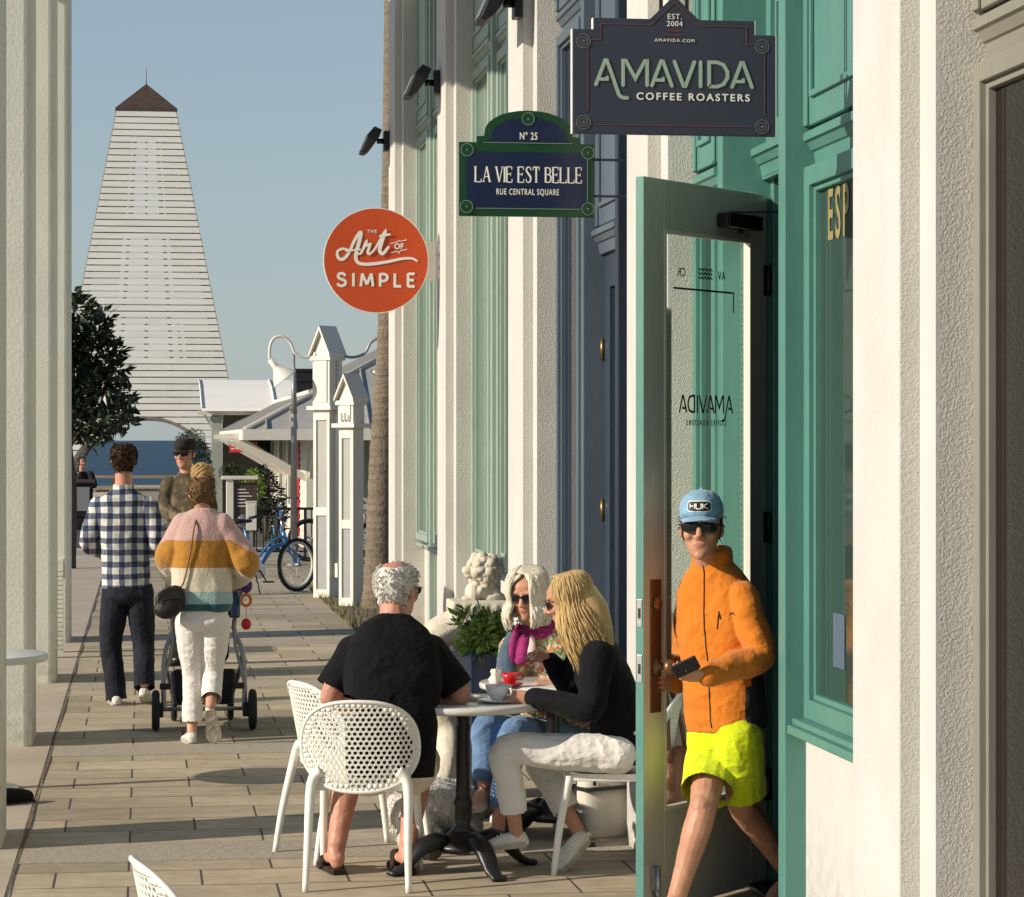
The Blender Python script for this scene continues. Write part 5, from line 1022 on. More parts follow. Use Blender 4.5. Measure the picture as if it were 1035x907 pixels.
b.build('body', 'canvas', bg, False); MB().tube([(-.10, -.07, .26), (-.07, -.06, .38), (.07, -.06, .38), (.10, -.07, .26)], .008, 8, k=4).tube([(-.10, .06, .26), (-.05, .05, .36), (.08, .06, .36), (.10, .06, .26)], .008, 8, k=4).box(-.155, .155, -.092, .092, .235, .25).build('straps', 'blackplastic', bg, False)
lbp = at(684, 800, 11.75); lb = thing('leather_handbag', 'brown leather handbag hanging on the chair seen through the door glass', 'bag', (lbp.x, lbp.y - .03, .30), radians(60))
b = MB().ell((0, 0, .12), (.14, .05, .14)).ell((0, 0, .04), (.15, .06, .06)); fused('body', b, 'leather_brown', lb, .008, 4, (.006, 14, (1, 1, 1)), False); MB().tube([(-.12, 0, .2), (-.06, .03, .42), (.02, .06, .52), (.08, .03, .42), (.12, 0, .2)], .011, 8, k=4).build('strap', 'leather_brown', lb, False)
dp = at(418, 822, 12.6); dg_ = thing('white_dog', 'small fluffy white dog lying on the paving behind the front table', 'dog', (dp.x + .09, dp.y + .12, 0), radians(8))
b = MB().tube([(.17, .05, .13), (.06, .05, .15), (-.06, .03, .14), (-.13, 0, .13)], [.11, .13, .125, .10], 14, k=3, dome=True)
hd_ = V(-.10, -.14, .085); b.ell(hd_, (.072, .075, .065)).ell(hd_ + V(-.01, -.07, -.02), (.035, .045, .03)).ell(hd_ + V(-.06, .01, .0), (.03, .03, .055)).ell(hd_ + V(.06, .01, 0), (.03, .03, .055)).tube([(-.10, -.02, .13), tuple(hd_)], [.08, .06], 10)
for x, y in ((-.17, -.12), (-.02, -.16)): b.tube([(x * .8, .0, .07), (x, y - .05, .028), (x, y - .13, .026)], [.04, .03, .03], 8, dome=True)
b.ell((.17, -.03, .06), (.08, .09, .055)).tube([(.12, -.1, .03), (.05, -.16, .028)], [.035, .03], 8, dome=True).tube([(.26, .06, .12), (.33, .02, .15), (.36, -.04, .13)], [.035, .045, .03], 8, k=3, dome=True)
bd_ = fused('body', b, 'fur', dg_, .009, 2, (.012, 22, (1, 1, 1)), False); fs = MB(); rnd2 = random.Random(3)
for vv in bd_.data.vertices:
    if rnd2.random() < .5: n_ = (vv.normal + V(rnd2.gauss(0, .5), rnd2.gauss(0, .5), -.5)).normalized(); s_ = n_.cross(V(0, 0, 1)).normalized() * .004; fs.add([vv.co - s_, vv.co + s_, vv.co + n_ * rnd2.uniform(.008, .02)], [(0, 1, 2)])
fs.build('fur_tufts', 'fur', bd_, False)
MB().ell(hd_ + V(-.01, -.112, -.012), (.013, .01, .01)).ell(hd_ + V(-.03, -.068, .02), .008).ell(hd_ + V(.025, -.068, .02), .008).build('nose_eyes', 'black', dg_, False)
MB().loft([[V(-.05 + q_ * .05, .04 + .128 * cos(a), .14 + .128 * sin(a)) for a in [2 * pi * j / 24 for j in range(24)]] for q_ in (0, .6)], 0, True, False).loft([[V(-.13 + .105 * sin(a) * .3, -.02 + .09 * cos(a), .13 + .095 * sin(a)) + V(0, q_, 0) for a in [2 * pi * j / 24 for j in range(24)]] for q_ in (0, .02)], 0, True, False).build('harness', 'blue_denim', dg_, False)
sh_ = at(10, 800, 13.9); shp = thing('dark_shoe', 'black shoe on the slab paving beside the nearest arcade column', 'shoe', (sh_.x - .03, sh_.y, 0), radians(-50))
b = MB().tube([(0, -.11, .045), (0, 0, .05), (0, .10, .035), (0, .15, .03)], [.038, .04, .045, .036], 12, k=3, dome=True).tube([(0, -.08, .05), (0, -.085, .085)], [.036, .034], 12); fused('upper', b, 'shoe_black', shp, .005, 3, None, False, cutf=None); MB().loft([[V(x * wd_, y, z) for x, z in ((-1, .001), (1, .001), (1, .016), (-1, .016))] for y, wd_ in ((-.15, .025), (-.12, .038), (0, .036), (.09, .046), (.15, .04), (.185, .02))], 0, False).build('sole', 'rubber', shp, False)

# ---------------------------------------------------------------- stroller
sw = on_ground(207, 741); stl = thing('baby_stroller', 'black and silver baby stroller pushed by the woman in the striped sweater', 'stroller', (sw.x, sw.y + .55, 0))
def swheel(x, y, r_, wd_):
    c = [V(x, y + (r_ - wd_ * .5) * cos(2 * pi * j / 32), r_ + (r_ - wd_ * .5) * sin(2 * pi * j / 32)) for j in range(32)]; w_ = MB().tube(c, wd_ * .5, 10, closed=True).build('wheel', 'rubber', stl, False)
    MB().lathe([(.001, -.012), (r_ - wd_ * .8, -.012), (r_ - wd_ * .7, 0), (r_ - wd_ * .8, .012), (.001, .012)], 24, Matrix.Translation(V(x, y, r_)) @ Matrix.Rotation(pi / 2, 4, 'Y')).build('rim', 'blackplastic', w_, False)
for sx in (-1, 1):
    swheel(sx * .315, -.40, .135, .052); swheel(sx * .19, .22, .105, .042)
    MB().tube([(sx * .26, -.40, .135), (sx * .265, -.36, .30), (sx * .255, -.28, .50), (sx * .20, -.18, .66), (sx * .235, -.30, .84), (sx * .24, -.42, .98)], .016, 10, k=4).tube([(sx * .255, -.28, .50), (sx * .24, -.02, .34), (sx * .20, .20, .18)], .015, 8, k=3).tube([(sx * .265, -.36, .32), (sx * .205, -.24, .56), (sx * .21, -.12, .74)], .011, 8, k=3).build('side_frame', 'alu', stl, False)
    MB().box(sx * .285 - .035, sx * .285 + .02, -.43, -.36, .09, .18).box(sx * .24 - .05, sx * .24 + .02, -.40, -.37, .27, .31).build('axle_block', 'blackplastic', stl, False, bevel=.008)
MB().tube([(-.24, -.42, .98), (-.22, -.47, 1.02), (0, -.48, 1.03), (.22, -.47, 1.02), (.24, -.42, .98)], .017, 10, k=4).build('handle', 'blackplastic', stl, False)
MB().tube([(-.27, -.38, .14), (.27, -.38, .14)], .013, 8).tube([(-.2, .2, .17), (.2, .2, .17)], .012, 8).build('axle', 'alu', stl, False)
b = MB().loft([[V(x * w_, y, z) for x, z in ((-1, z0), (1, z0), (1.1, z1), (-1.1, z1))] for y, w_, z0, z1 in ((-.34, .18, .17, .40), (-.1, .20, .14, .36), (.18, .17, .16, .34))], 0, False); b.build('basket', 'dark_clothes', stl, False, bevel=.02)
b = MB().loft([[V(x * w_, y + dy, z) for x, dy in ((-1, 0), (-.6, -.04), (.6, -.04), (1, 0), (.9, .08), (-.9, .08))] for y, w_, z in ((.05, .15, .40), (-.16, .17, .46), (-.22, .18, .70), (-.24, .19, .98))], 0, False); b.build('seat', 'dark_clothes', stl, False, bevel=.02)
b = MB()
for k in range(1): b.loft([[V(.205 * cos(pi * j / 12), -.20 + yy, .78 + rr_ * sin(pi * j / 12)) for j in range(13)] + [V(.19 * cos(pi * j / 12), -.20 + yy, .78 + (rr_ - .015) * sin(pi * j / 12)) for j in range(12, -1, -1)] for yy, rr_ in ((-.05, .24), (.08, .29), (.22, .27), (.30, .2))], 0, False)
b.build('canopy', 'dark_clothes', stl, False)
MB().lathe([(.001, 0), (.03, 0), (.034, .02), (.034, .14), (.02, .16), (.018, .18), (.001, .18)], 16, Matrix.Translation(V(.20, -.44, .74))).build('bottle', 'navypot', stl, False)
tyv = thing('hanging_toys', 'red, orange and purple baby toys dangling from the stroller handle', 'toy', (sw.x + .27, sw.y + .06, .70))
MB().ell((0, 0, .25), (.04, .03, .05)).ell((-.02, -.01, .30), (.04, .03, .03)).build('purple_toy', 'toy_purple', tyv, False); MB().tube([V(.03 * cos(2 * pi * j / 20), 0, .155 + .036 * sin(2 * pi * j / 20)) for j in range(20)], .010, 8, closed=True).build('orange_ring', 'toy_orange', tyv, False)
MB().tube([(0, 0, .12), (0, 0, .03)], .002, 5).tube([(-.01, 0, .22), (0, 0, .19)], .002, 5).tube([(-.01, 0, .3), (-.035, -.01, .33)], .003, 5).build('cord', 'toy_red', tyv, False); MB().ell((0, 0, 0), (.034, .022, .038)).build('red_toy', 'toy_red', tyv, False)
# ---------------------------------------------------------------- people
HS = [(-.116, .012, .070, -.030, 0), (-.110, .028, .082, .000, 0), (-.095, .043, .089, -.02, 0), (-.072, .055, .090, -.045, 0), (-.045, .063, .088, -.066, 0), (-.02, .068, .086, -.084, 0), (.01, .072, .087, -.094, 0), (.035, .074, .091, -.099, 0), (.065, .073, .086, -.099, 0), (.09, .062, .064, -.086, 0), (.107, .043, .038, -.058, 0), (.117, .016, .012, -.022, 0)]
def head_at(th, z, grow=0.0):
    for i in range(len(HS) - 1):
        if HS[i][0] <= z <= HS[i + 1][0]: break
    a, b = HS[i], HS[i + 1]; t_ = (z - a[0]) / (b[0] - a[0]); hw_, f_, k_ = (a[q] + (b[q] - a[q]) * t_ for q in (1, 2, 3))
    c_, s_ = cos(th), sin(th); c_ = math.copysign(abs(c_) ** .85, c_); s_ = math.copysign(abs(s_) ** .85, s_); m_ = (f_ + k_) / 2; h_ = (f_ - k_) / 2
    p = V(hw_ * c_, m_ + h_ * s_, z); n_ = V(c_ * .9, s_ * .9, max(-.2, (z - .02) * 7)).normalized(); return p + n_ * grow
def frame(fwd, up=(0, 0, 1)):
    f = Vector(fwd).normalized(); u = Vector(up); r = f.cross(u).normalized(); u = r.cross(f); return Matrix((r, f, u)).transposed()
def add_head(mb, C, R, s=1.0, ears=True):
    T = lambda p: C + R @ (V(*p) * s)
    mb.loft([[T(head_at(2 * pi * j / 28, z)) for j in range(28)] for z in [h[0] for h in HS]])
    mb.tube([T((0, .088, .028)), T((0, .101, .0)), T((0, .118, -.022)), T((0, .098, -.034))], [.009 * s, .011 * s, .0135 * s, .009 * s], 10)
    for x in (-1, 1):
        mb.ell(T((x * .013, .096, -.028)), V(.010, .012, .009) * s, R); mb.ell(T((x * .040, .066, -.022)), V(.024, .026, .022) * s, R); mb.ell(T((x * .03, .083, .034)), V(.026, .012, .010) * s, R); mb.ell(T((x * .031, .080, .008)), V(.014, .010, .009) * s, R)
        if ears: mb.ell(T((x * .076, -.008, -.005)), V(.010, .022, .033) * s, R)
    mb.ell(T((0, .0865, -.055)), V(.021, .0085, .0055) * s, R); mb.ell(T((0, .086, -.065)), V(.018, .0085, .0065) * s, R); mb.ell(T((0, .082, -.098)), V(.022, .014, .017) * s, R)
def lips_paint(C, R, s=1.0):
    def f(p):
        q = R.transposed() @ (p - C) / s; return 1 if abs(q.x) < .023 - abs(q.z + .060) * 1.3 and -.071 < q.z < -.050 and q.y > .075 else 0
    return f
def hair_cap(name, m, parent, C, R, s, pred, grow=.012, tuft=0, tl=.03, flow=(0, -.6, -1), rnd=random.Random(2), zlo=-.1):
    b = MB(); zs = [zlo + (.1165 - zlo) * (i / 27) ** .8 for i in range(28)]; g_ = [[None] * 56 for _ in zs]
    for i, z in enumerate(zs):
        for j in range(56): g_[i][j] = head_at(2 * pi * j / 56, z, grow * (.75 + .5 * noise.noise(V(j * .45, i * .3, 1.7))))
    T = lambda p: C + R @ (p * s)
    for i in range(27):
        for j in range(56):
            q = [g_[i][j], g_[i][(j + 1) % 56], g_[i + 1][(j + 1) % 56], g_[i + 1][j]]; c_ = (q[0] + q[2]) / 2
            if pred(c_): b.add([T(x) for x in q], [(0, 1, 2, 3)], 0, True)
    for _ in range(tuft):
        p = head_at(rnd.random() * 6.283, rnd.uniform(zlo, .112), grow * .7)
        if not pred(p): continue
        n_ = V(p.x, p.y, p.z).normalized(); f_ = (Vector(flow) + V(rnd.gauss(0, .35), rnd.gauss(0, .35), rnd.gauss(0, .35))); f_ = (f_ - n_ * f_.dot(n_) * .8 + n_ * .35).normalized(); L = tl * rnd.uniform(.5, 1.2); sd = f_.cross(n_).normalized() * .0035
        b.add([T(p - sd), T(p + sd), T(p + f_ * L * .6 + n_ * .006), T(p + f_ * L)], [(0, 1, 2), (0, 2, 3)], 0, True)
    o = b.build(name, m, parent); return o
def strands(mb, C, R, s, n, th0, th1, drop, rnd, part=0.0, spread=.012, fall=(0, 0, 0), rad=.006, grow=.014, tip=.4, kk=3):
    """locks combed from the parting over the skull and falling by drop(theta) below the ears"""
    T = lambda p: C + R @ (p * s)
    for _ in range(n):
        th = rnd.uniform(th0, th1); pts = [T(V(part + .012 * cos(th), rnd.uniform(-.05, .05), .117 + grow * .6))]
        for z in (.10, .07, .03, -.02): pts.append(T(head_at(th, z, grow + rnd.uniform(0, spread))))
        L = drop(th) * rnd.uniform(.8, 1.06); last = pts[-1]; out = (R @ V(cos(th), sin(th), 0)).normalized()
        for j in range(1, 5): t_ = j / 4; pts.append(last + V(0, 0, -L * t_) + out * (.02 * sin(t_ * 3) + rnd.uniform(-.006, .006)) + Vector(fall) * t_ ** 1.4 + V(rnd.gauss(0, .006), rnd.gauss(0, .006), 0) * t_)
        r_ = rad * rnd.uniform(.7, 1.3); mb.tube(pts, [r_ * .7, r_, r_, r_ * tip], 5, k=kk)
def sunglasses(parent, C, R, s=1.0, m='lens', wide=.030, high=.017):
    T = lambda p: C + R @ (V(*p) * s); g = MB(); ln = MB()
    for x in (-1, 1):
        ring = [(x * .034 + wide * 1.12 * cos(a) * (1 - .08 * sin(a)), .103 - .010 * ((x * .034 + wide * cos(a)) / .06) ** 2, .010 + high * 1.1 * math.copysign(abs(sin(a)) ** .7, sin(a))) for a in [2 * pi * j / 20 for j in range(20)]]
        ln.add([T(p) for p in ring] + [T((x * .034, .107, .010))], [(j, (j + 1) % 20, 20) for j in range(20)], 0, True)
        g.tube([T(p) for p in ring], .0028 * s, 6, closed=True); g.tube([T((x * .066, .096, .017)), T((x * .079, .07, .018)), T((x * .083, .0, .012)), T((x * .079, -.02, -.004))], .0032 * s, 6)
    g.tube([T((-.012, .104, .014)), T((0, .108, .017)), T((.012, .104, .014))], .003 * s, 6)
    o = g.build('sunglasses', 'blackplastic', parent); ln.build('lens', m, o); return o
def add_hand(mb, w, d, n, side, s=1.0, curl=.35, spread=.10, tip=True):
    """palm, four unequal bent fingers and a thumb; n = palm normal, side = +1/-1 where the thumb sits along d x n"""
    d = Vector(d).normalized(); n = Vector(n); n = (n - d * n.dot(d)).normalized(); a = d.cross(n) * side
    rings = []
    for t_, hw_, th_ in ((-.015, .024, .019), (.0, .027, .018), (.03, .037, .016), (.06, .041, .014), (.088, .040, .012), (.098, .034, .009)): rings.append([w + d * t_ * s + (a * hw_ * cos(2 * pi * j / 14) + n * th_ * sin(2 * pi * j / 14)) * s for j in range(14)])
    mb.loft(rings)
    for i, (off, L, r_) in enumerate(((.029, .072, .0085), (.010, .080, .0088), (-.010, .074, .0085), (-.028, .058, .0075))):
        p = w + d * (.085 - .006 * abs(i - 1)) * s + a * off * s; dr = (d + a * off * spread * 20).normalized(); pts = [p]; ang = curl * .6
        for fr_ in (.45, .32, .23): dr = (Quaternion(dr.cross(n), ang) @ dr).normalized(); p = p + dr * L * fr_ * s; pts.append(p); ang = curl * 1.1
        mb.tube(pts, [r_ * s, r_ * .95 * s, r_ * .9 * s, r_ * .75 * s], 9, dome=True)
    p = w + d * .028 * s + a * .030 * s; pts = [w + d * .012 * s + a * .018 * s, p]; dr = (d * .65 + a * .65 + n * .35).normalized()
    for L in (.036, .028): p = p + dr * L * s; pts.append(p); dr = (dr + d * .45 + n * (.25 + curl * .5) - a * .25).normalized()
    mb.tube(pts, [.014 * s, .0125 * s, .0105 * s, .0085 * s], 9, dome=True)
def add_torso(mb, spine, rv, secs, n=26, e_=.84):
    sp = [Vector(p) for p in spine]; rings = []
    def along(t_):
        x = max(0, min(.9999, t_)) * (len(sp) - 1); i = int(x); return sp[i].lerp(sp[i + 1], x - i) + ((sp[-1] - sp[-2]) * (t_ - 1) * (len(sp) - 1) if t_ > 1 else 0 * sp[0]) + ((sp[0] - sp[1]) * (-t_) * (len(sp) - 1) if t_ < 0 else 0 * sp[0]), (sp[i + 1] - sp[i]).normalized()
    for t_, hw_, df, db in secs:
        c, up = along(t_); r = (Vector(rv) - up * up.dot(Vector(rv))).normalized(); f = up.cross(r)
        rings.append([c + r * hw_ * math.copysign(abs(cos(a)) ** e_, cos(a)) + f * (df if sin(a) > 0 else db) * math.copysign(abs(sin(a)) ** e_, sin(a)) for a in [2 * pi * j / n for j in range(n)]])
    return mb.loft(rings)
def limb(mb, pts, rs, n=14): return mb.tube(pts, rs, n, k=4, dome=True)
def add_foot(mb, ank, toe, s=1.0):
    ank = Vector(ank); toe = Vector(toe); d = toe - ank; h = V(d.x, d.y, 0).normalized(); heel = V(ank.x, ank.y, toe.z + .012 if abs(ank.z - toe.z) < .15 else ank.z - .06) - h * .03
    mb.tube([ank + V(0, 0, .02), ank.lerp(heel, .6), heel], [.036 * s, .038 * s, .030 * s], 12, dome=True); mb.tube([heel + V(0, 0, .015), ank.lerp(toe, .45) + V(0, 0, -.005), toe], [.034 * s, .036 * s, .030 * s], 12, k=3, dome=True, side=(0, 0, 1), flat=.75)
def shoe(parent, ank, heel, toe, m='shoe_white', sole='shoe_sole', wd=.046, collar=.055, lace=True, up=(0, 0, 1)):
    """shoe along heel -> toe, opening at the ankle"""
    heel = Vector(heel); toe = Vector(toe); d = (toe - heel).normalized(); L = (toe - heel).length; r = d.cross(Vector(up)).normalized(); u = r.cross(d); R = lambda x, y, z: heel + r * x + d * y + u * z
    ou = [(.0, .022), (.03, .034), (.10, .036), (.17, .046), (.21, .045), (.245, .036), (.268, .016)]; k = L / .268
    prof = [(-.012, .010, .030), (.0, .028, .062), (.05, .035, .070), (.10, .036, .066), (.145, .042, .052), (.19, .046, .040), (.23, .040, .034), (.258, .024, .026), (.270, .008, .018)]
    b = MB()
    b.loft([[R(hw_ * wd / .046 * math.copysign(abs(cos(a)) ** .8, cos(a)), y * k, .018 + (h_ - .018) * (.5 + .5 * sin(a)) * 1.0 if sin(a) > 0 else .018 + .012 * sin(a)) for a in [2 * pi * j / 18 for j in range(18)]] for y, hw_, h_ in prof])
    o = b.build('shoe', m, parent)
    sl = []
    left = [(y * k, w_ * wd / .046 + .004) for y, w_ in ou]
    poly = [R(-w_, y, 0) for y, w_ in left] + [R(w_, y, 0) for y, w_ in left[::-1]]; n = len(poly); b2 = MB(); b2.add(poly + [p + u * .024 for p in poly], [tuple(range(n)), tuple(range(2 * n - 1, n - 1, -1))] + [(i, (i + 1) % n, (i + 1) % n + n, i + n) for i in range(n)]); b2.build('sole', sole, o)
    if lace:
        b3 = MB()
        for q in range(4): y = (.11 + q * .018) * k; h_ = .066 - q * .007; b3.tube([R(-.02, y, h_ - .004), R(0, y + .003, h_ + .003), R(.02, y, h_ - .004)], .0026, 5)
        b3.build('laces', 'letter_white', o)
    return o
def hems(legs):                  # cut sleeves and trouser legs off square at the hem
    def f(p):
        best = min(((p - (a + (b_ - a) * max(0, min(1, (p - a).dot(b_ - a) / (b_ - a).length_squared)))).length, (p - a).dot(b_ - a) / (b_ - a).length_squared, t_) for a, b_, t_ in legs); return best[1] > best[2]
    return f
def P3(u, v, d): return at(u, v, d)
UP = V(0, 0, 1)
def base_of(p): return (p.x, p.y, 0)

# --- man in the plaid shirt, walking away
D = 19.2; c0 = on_ground(124, 713); pm = thing('person', 'man in blue and white plaid shirt and dark trousers walking away', 'person', base_of(c0)); rv = V(1, .02, 0); C = P3(125, 466, D); R = frame((.05, 1, .05))
sh_l, sh_r = P3(100, 511, D), P3(151, 511, D); el, er = P3(90, 548, D - .02), P3(160, 550, D - .02); wl_, wr_ = P3(100, 557, D + .22), P3(150, 557, D + .22); pel = P3(128, 594, D); nk = P3(125, 497, D)
hl, hr_ = P3(117, 598, D), P3(141, 598, D); kl, kr = P3(112, 652, D + .03), P3(145, 650, D + .02); al, ar = P3(118, 703, D), P3(146, 691, D - .12)
b = MB(); add_head(b, C, R, 1.06); limb(b, [C + R @ V(0, -.01, -.06), nk + V(0, 0, -.04)], [.060, .066]); add_torso(b, [pel, nk], rv, [(0, .13, .09, .09), (.5, .12, .08, .08), (.9, .13, .07, .07), (1, .05, .05, .05)])
for s_, e, w_, sd in ((sh_l, el, wl_, 1), (sh_r, er, wr_, -1)): limb(b, [s_, e, w_], [.045, .038, .028]); add_hand(b, w_, V(.2 * sd, 1, .1), V(.9 * sd, 0, -.4), 1 if sd < 0 else 1, 1.0, .5)
for h_, k_, a_ in ((hl, kl, al), (hr_, kr, ar)): limb(b, [h_, k_, a_], [.07, .05, .038])
fused('body', b, ['skin_b', 'lips'], pm, .009, 3)
b = MB(); add_torso(b, [pel, P3(126, 545, D), nk], rv, [(-.0, .172, .115, .122), (.12, .170, .115, .118), (.4, .162, .115, .11), (.75, .192, .12, .115), (.92, .175, .09, .095), (1.02, .068, .07, .07)])
for s_, e, w_ in ((sh_l, el, wl_), (sh_r, er, wr_)): limb(b, [s_ + V(0, 0, -.005), e, w_.lerp(e, .05)], [.066, .062, .045])
b.tube([nk + V(.06 * cos(a), .06 * sin(a), .018 + .01 * sin(a)) for a in [2 * pi * j / 16 for j in range(16)]], .016, 8, closed=True, side=(0, 0, 1), flat=2.2); b.tube([nk + V(.055 * cos(a), .055 * sin(a), .03) for a in [2 * pi * j / 16 for j in range(16)]], .012, 8, closed=True, side=(0, 0, 1), flat=2.2)
fused('plaid_shirt', b, 'plaid', pm, .009, 7, [(-.014, 5, (1, 1, .55)), (.012, 6, (1, 1, .7)), (.005, 13, (1, 1, 1))])
b = MB(); add_torso(b, [pel + V(0, 0, -.06), pel + V(0, 0, .06)], rv, [(-.4, .12, .09, .10), (.0, .160, .105, .125), (1, .155, .10, .11)])
for h_, k_, a_ in ((hl, kl, al), (hr_, kr, ar)): limb(b, [h_, h_.lerp(k_, .5), k_, k_.lerp(a_, .6), a_ + V(0, 0, -.06)], [.098, .092, .074, .070, .070])
fused('trousers', b, 'dark_denim', pm, .008, 3, [(.011, 5, (1, 1, 1.6)), (.005, 11, (1, 1, 1.6))], cutf=hems([(kl, al, 1.08), (kr, ar, 1.08), (hl, kl, 2), (hr_, kr, 2)]))
hair_cap('hair', 'hair_brown', pm, C, R, 1.06, lambda p: p.y < .055 and p.z > -.075 + .10 * max(0, p.y + .02) * 6 and not (p.z < -.02 and abs(p.x) > .062 and p.y > -.035), .014, 1100, .022, (0, -.6, -1))
shoe(pm, al, V(al.x, al.y - .09, .002), V(al.x - .02, al.y + .19, .002), lace=False); shoe(pm, ar, V(ar.x - .01, ar.y - .07, .075), V(ar.x + .03, ar.y + .17, .004), lace=False)

# --- woman in the striped sweater with a bun, pushing the stroller
D = 16.75; c0 = on_ground(200, 752); pw = thing('person', 'woman with blonde bun in striped sweater and white jeans pushing a stroller', 'person', base_of(c0)); C = P3(204, 499, D); R = frame((0, 1, -.08)); rv = V(1, 0, 0)
sh_l, sh_r = P3(186, 530, D), P3(225, 530, D); el, er = P3(171, 565, D + .02), P3(249, 572, D + .02); wl_, wr_ = P3(177, 589, D + .45), P3(236, 590, D + .45); pel = P3(205, 622, D); nk = P3(205, 520, D); hl, hr_ = P3(192, 630, D), P3(218, 630, D); kl, kr = P3(195, 684, D + .06), P3(215, 682, D + .05); al, ar = P3(194, 738, D + .02), P3(213, 713, D - .14)
b = MB(); add_head(b, C, R, .97); limb(b, [C + R @ V(0, -.01, -.05), nk + V(0, 0, -.05)], [.050, .055]); add_torso(b, [pel, nk], rv, [(0, .12, .08, .08), (.5, .10, .07, .07), (.9, .12, .06, .06), (1, .04, .04, .04)])
for s_, e, w_, sd in ((sh_l, el, wl_, 1), (sh_r, er, wr_, -1)): limb(b, [s_, e, w_], [.038, .034, .025]); add_hand(b, w_, V(.1 * sd, 1, -.1), V(0, .2, -1), sd, .9, 1.1)
for h_, k_, a_ in ((hl, kl, al), (hr_, kr, ar)): limb(b, [h_, k_, a_], [.06, .044, .032])
add_foot(b, al, V(al.x, al.y + .15, .03), .9); limb(b, [ar, ar + V(.0, .045, -.045)], [.028, .02])
fused('body', b, ['skin_c', 'lips'], pw, .008, 3)
b = MB(); add_torso(b, [P3(204, 617, D), P3(204, 570, D), nk + V(0, 0, .02)], rv, [(0, .172, .125, .13), (.04, .180, .13, .135), (.12, .192, .14, .14), (.5, .185, .135, .13), (.78, .178, .115, .115), (.93, .145, .085, .09), (1.02, .065, .062, .066)])
for s_, e, w_ in ((sh_l, el, wl_), (sh_r, er, wr_)): limb(b, [s_ + V(0, 0, -.01), s_.lerp(e, .6), e, e.lerp(w_, .75)], [.078, .086, .086, .062])
b.tube([nk + V(.062 * cos(a), .062 * sin(a), .015) for a in [2 * pi * j / 16 for j in range(16)]], .014, 8, closed=True)
fused('sweater', b, 'knit', pw, .008, 4, [(-.018, 5.5, (1, 1, .5)), (.013, 6, (1, 1, .7))])
b = MB(); add_torso(b, [pel + V(0, 0, -.05), pel + V(0, 0, .05)], rv, [(-.4, .11, .08, .10), (.0, .155, .095, .125), (1, .150, .09, .11)])
for h_, k_, a_, q in ((hl, kl, al, .95), (hr_, kr, ar, .92)): limb(b, [h_, h_.lerp(k_, .5), k_, k_.lerp(a_, q)], [.092, .082, .060, .060])
fused('white_jeans', b, 'white_denim', pw, .007, 3, [(.009, 6, (1, 1, 1.9)), (.004, 13, (1, 1, 1.8))], cutf=hems([(kl, al, .84), (kr, ar, .78), (hl, kl, 2), (hr_, kr, 2)]))
hair_cap('hair', 'hair_dkblonde', pw, C, R, .97, lambda p: p.y < .05 and p.z > -.085 + .5 * max(0, p.y + .02), .012, 400, .03, (0, -.3, 1))
b = MB(); bc = P3(204, 477, D); b.ell(bc, (.066, .062, .062))
for k in range(14): a = k * 1.9; b.tube([bc + V(.05 * cos(a + t_), .045 * sin(a + t_), -.05 + .022 * j) * 1.12 for j, t_ in enumerate((0, .5, 1.0, 1.6, 2.2))], [.012, .017, .008], 7, k=3)
b.tube([P3(204, 492, D - .05), P3(204, 484, D - .02)], [.06, .05], 12)
b.build('hair_bun', 'hair_bun', pw)
shoe(pw, al, V(al.x - .0, al.y - .10, .002), V(al.x - .03, al.y + .15, .002), wd=.043); shoe(pw, ar, ar + V(-.008, -.025, -.03), V(ar.x + .03, ar.y + .06, .006), up=(0, .85, .5), wd=.044, lace=False)
hb_ = P3(172, 608, D - .16); bag = thing('crossbody_bag', 'black quilted shoulder bag on a chain strap at the woman back', 'bag', hb_)
b = MB().ell((0, 0, 0), (.095, .05, .085)).ell((-.02, 0, -.05), (.085, .05, .06)).ell((.03, -.01, .05), (.06, .04, .05)); fused('body', b, 'leather_black', bag, .007, 3, (.004, 26, (1, 1, 1)), False); MB().add([V(x, -.052 - .004 * cos(x * 20), z) for x, z in ((-.08, .0), (.07, .03), (.06, .075), (-.01, .09), (-.07, .05))], [(0, 1, 2, 3, 4)]).build('flap', 'leather_black', bag, False)
ch_ = MB(); sp_ = spline([V(.02, 0, .07), P3(185, 590, D - .155) - hb_, P3(192, 560, D - .15) - hb_, P3(196, 535, D - .135) - hb_, P3(199, 523, D - .07) - hb_, P3(199, 518, D + .02) - hb_], 14)
for i, p in enumerate(sp_[:-1]): q = (sp_[i + 1] - p).normalized(); ch_.ell(p, (.0065, .0065, .011), frame(q.orthogonal(), q), 6, 4)
ch_.build('chain_strap', 'bronze', bag, False)

# --- man in camouflage jacket and dark cap
D = 22.6; c0 = P3(188, 600, D); pcm = thing('person', 'man in camouflage jacket, dark flat cap and sunglasses standing beyond the couple', 'person', base_of(c0)); C = P3(187, 459, D); R = frame((-.45, -1, -.05)); rv = V(-.92, .4, 0).normalized(); nk = P3(189, 481, D); pel = P3(191, 560, D)
sA, sB = P3(172, 490, D), P3(206, 490, D); eA, eB = P3(168, 515, D - .05), P3(212, 520, D); wA, wB = P3(183, 525, D - .25), P3(204, 540, D - .1); hA, hB = P3(182, 565, D), P3(199, 565, D); aA, aB = P3(180, 660, D), P3(202, 660, D)
b = MB(); add_head(b, C, R, 1.04); limb(b, [C + R @ V(0, -.01, -.06), nk], [.055, .06]); add_torso(b, [pel, nk], rv, [(0, .12, .09, .09), (.9, .13, .07, .07), (1, .05, .05, .05)])
for s_, e, w_ in ((sA, eA, wA), (sB, eB, wB)): limb(b, [s_, e, w_], [.045, .038, .028]); add_hand(b, w_, V(.4, -.2, -.9), V(0, .9, 0), 1, .95, .5)
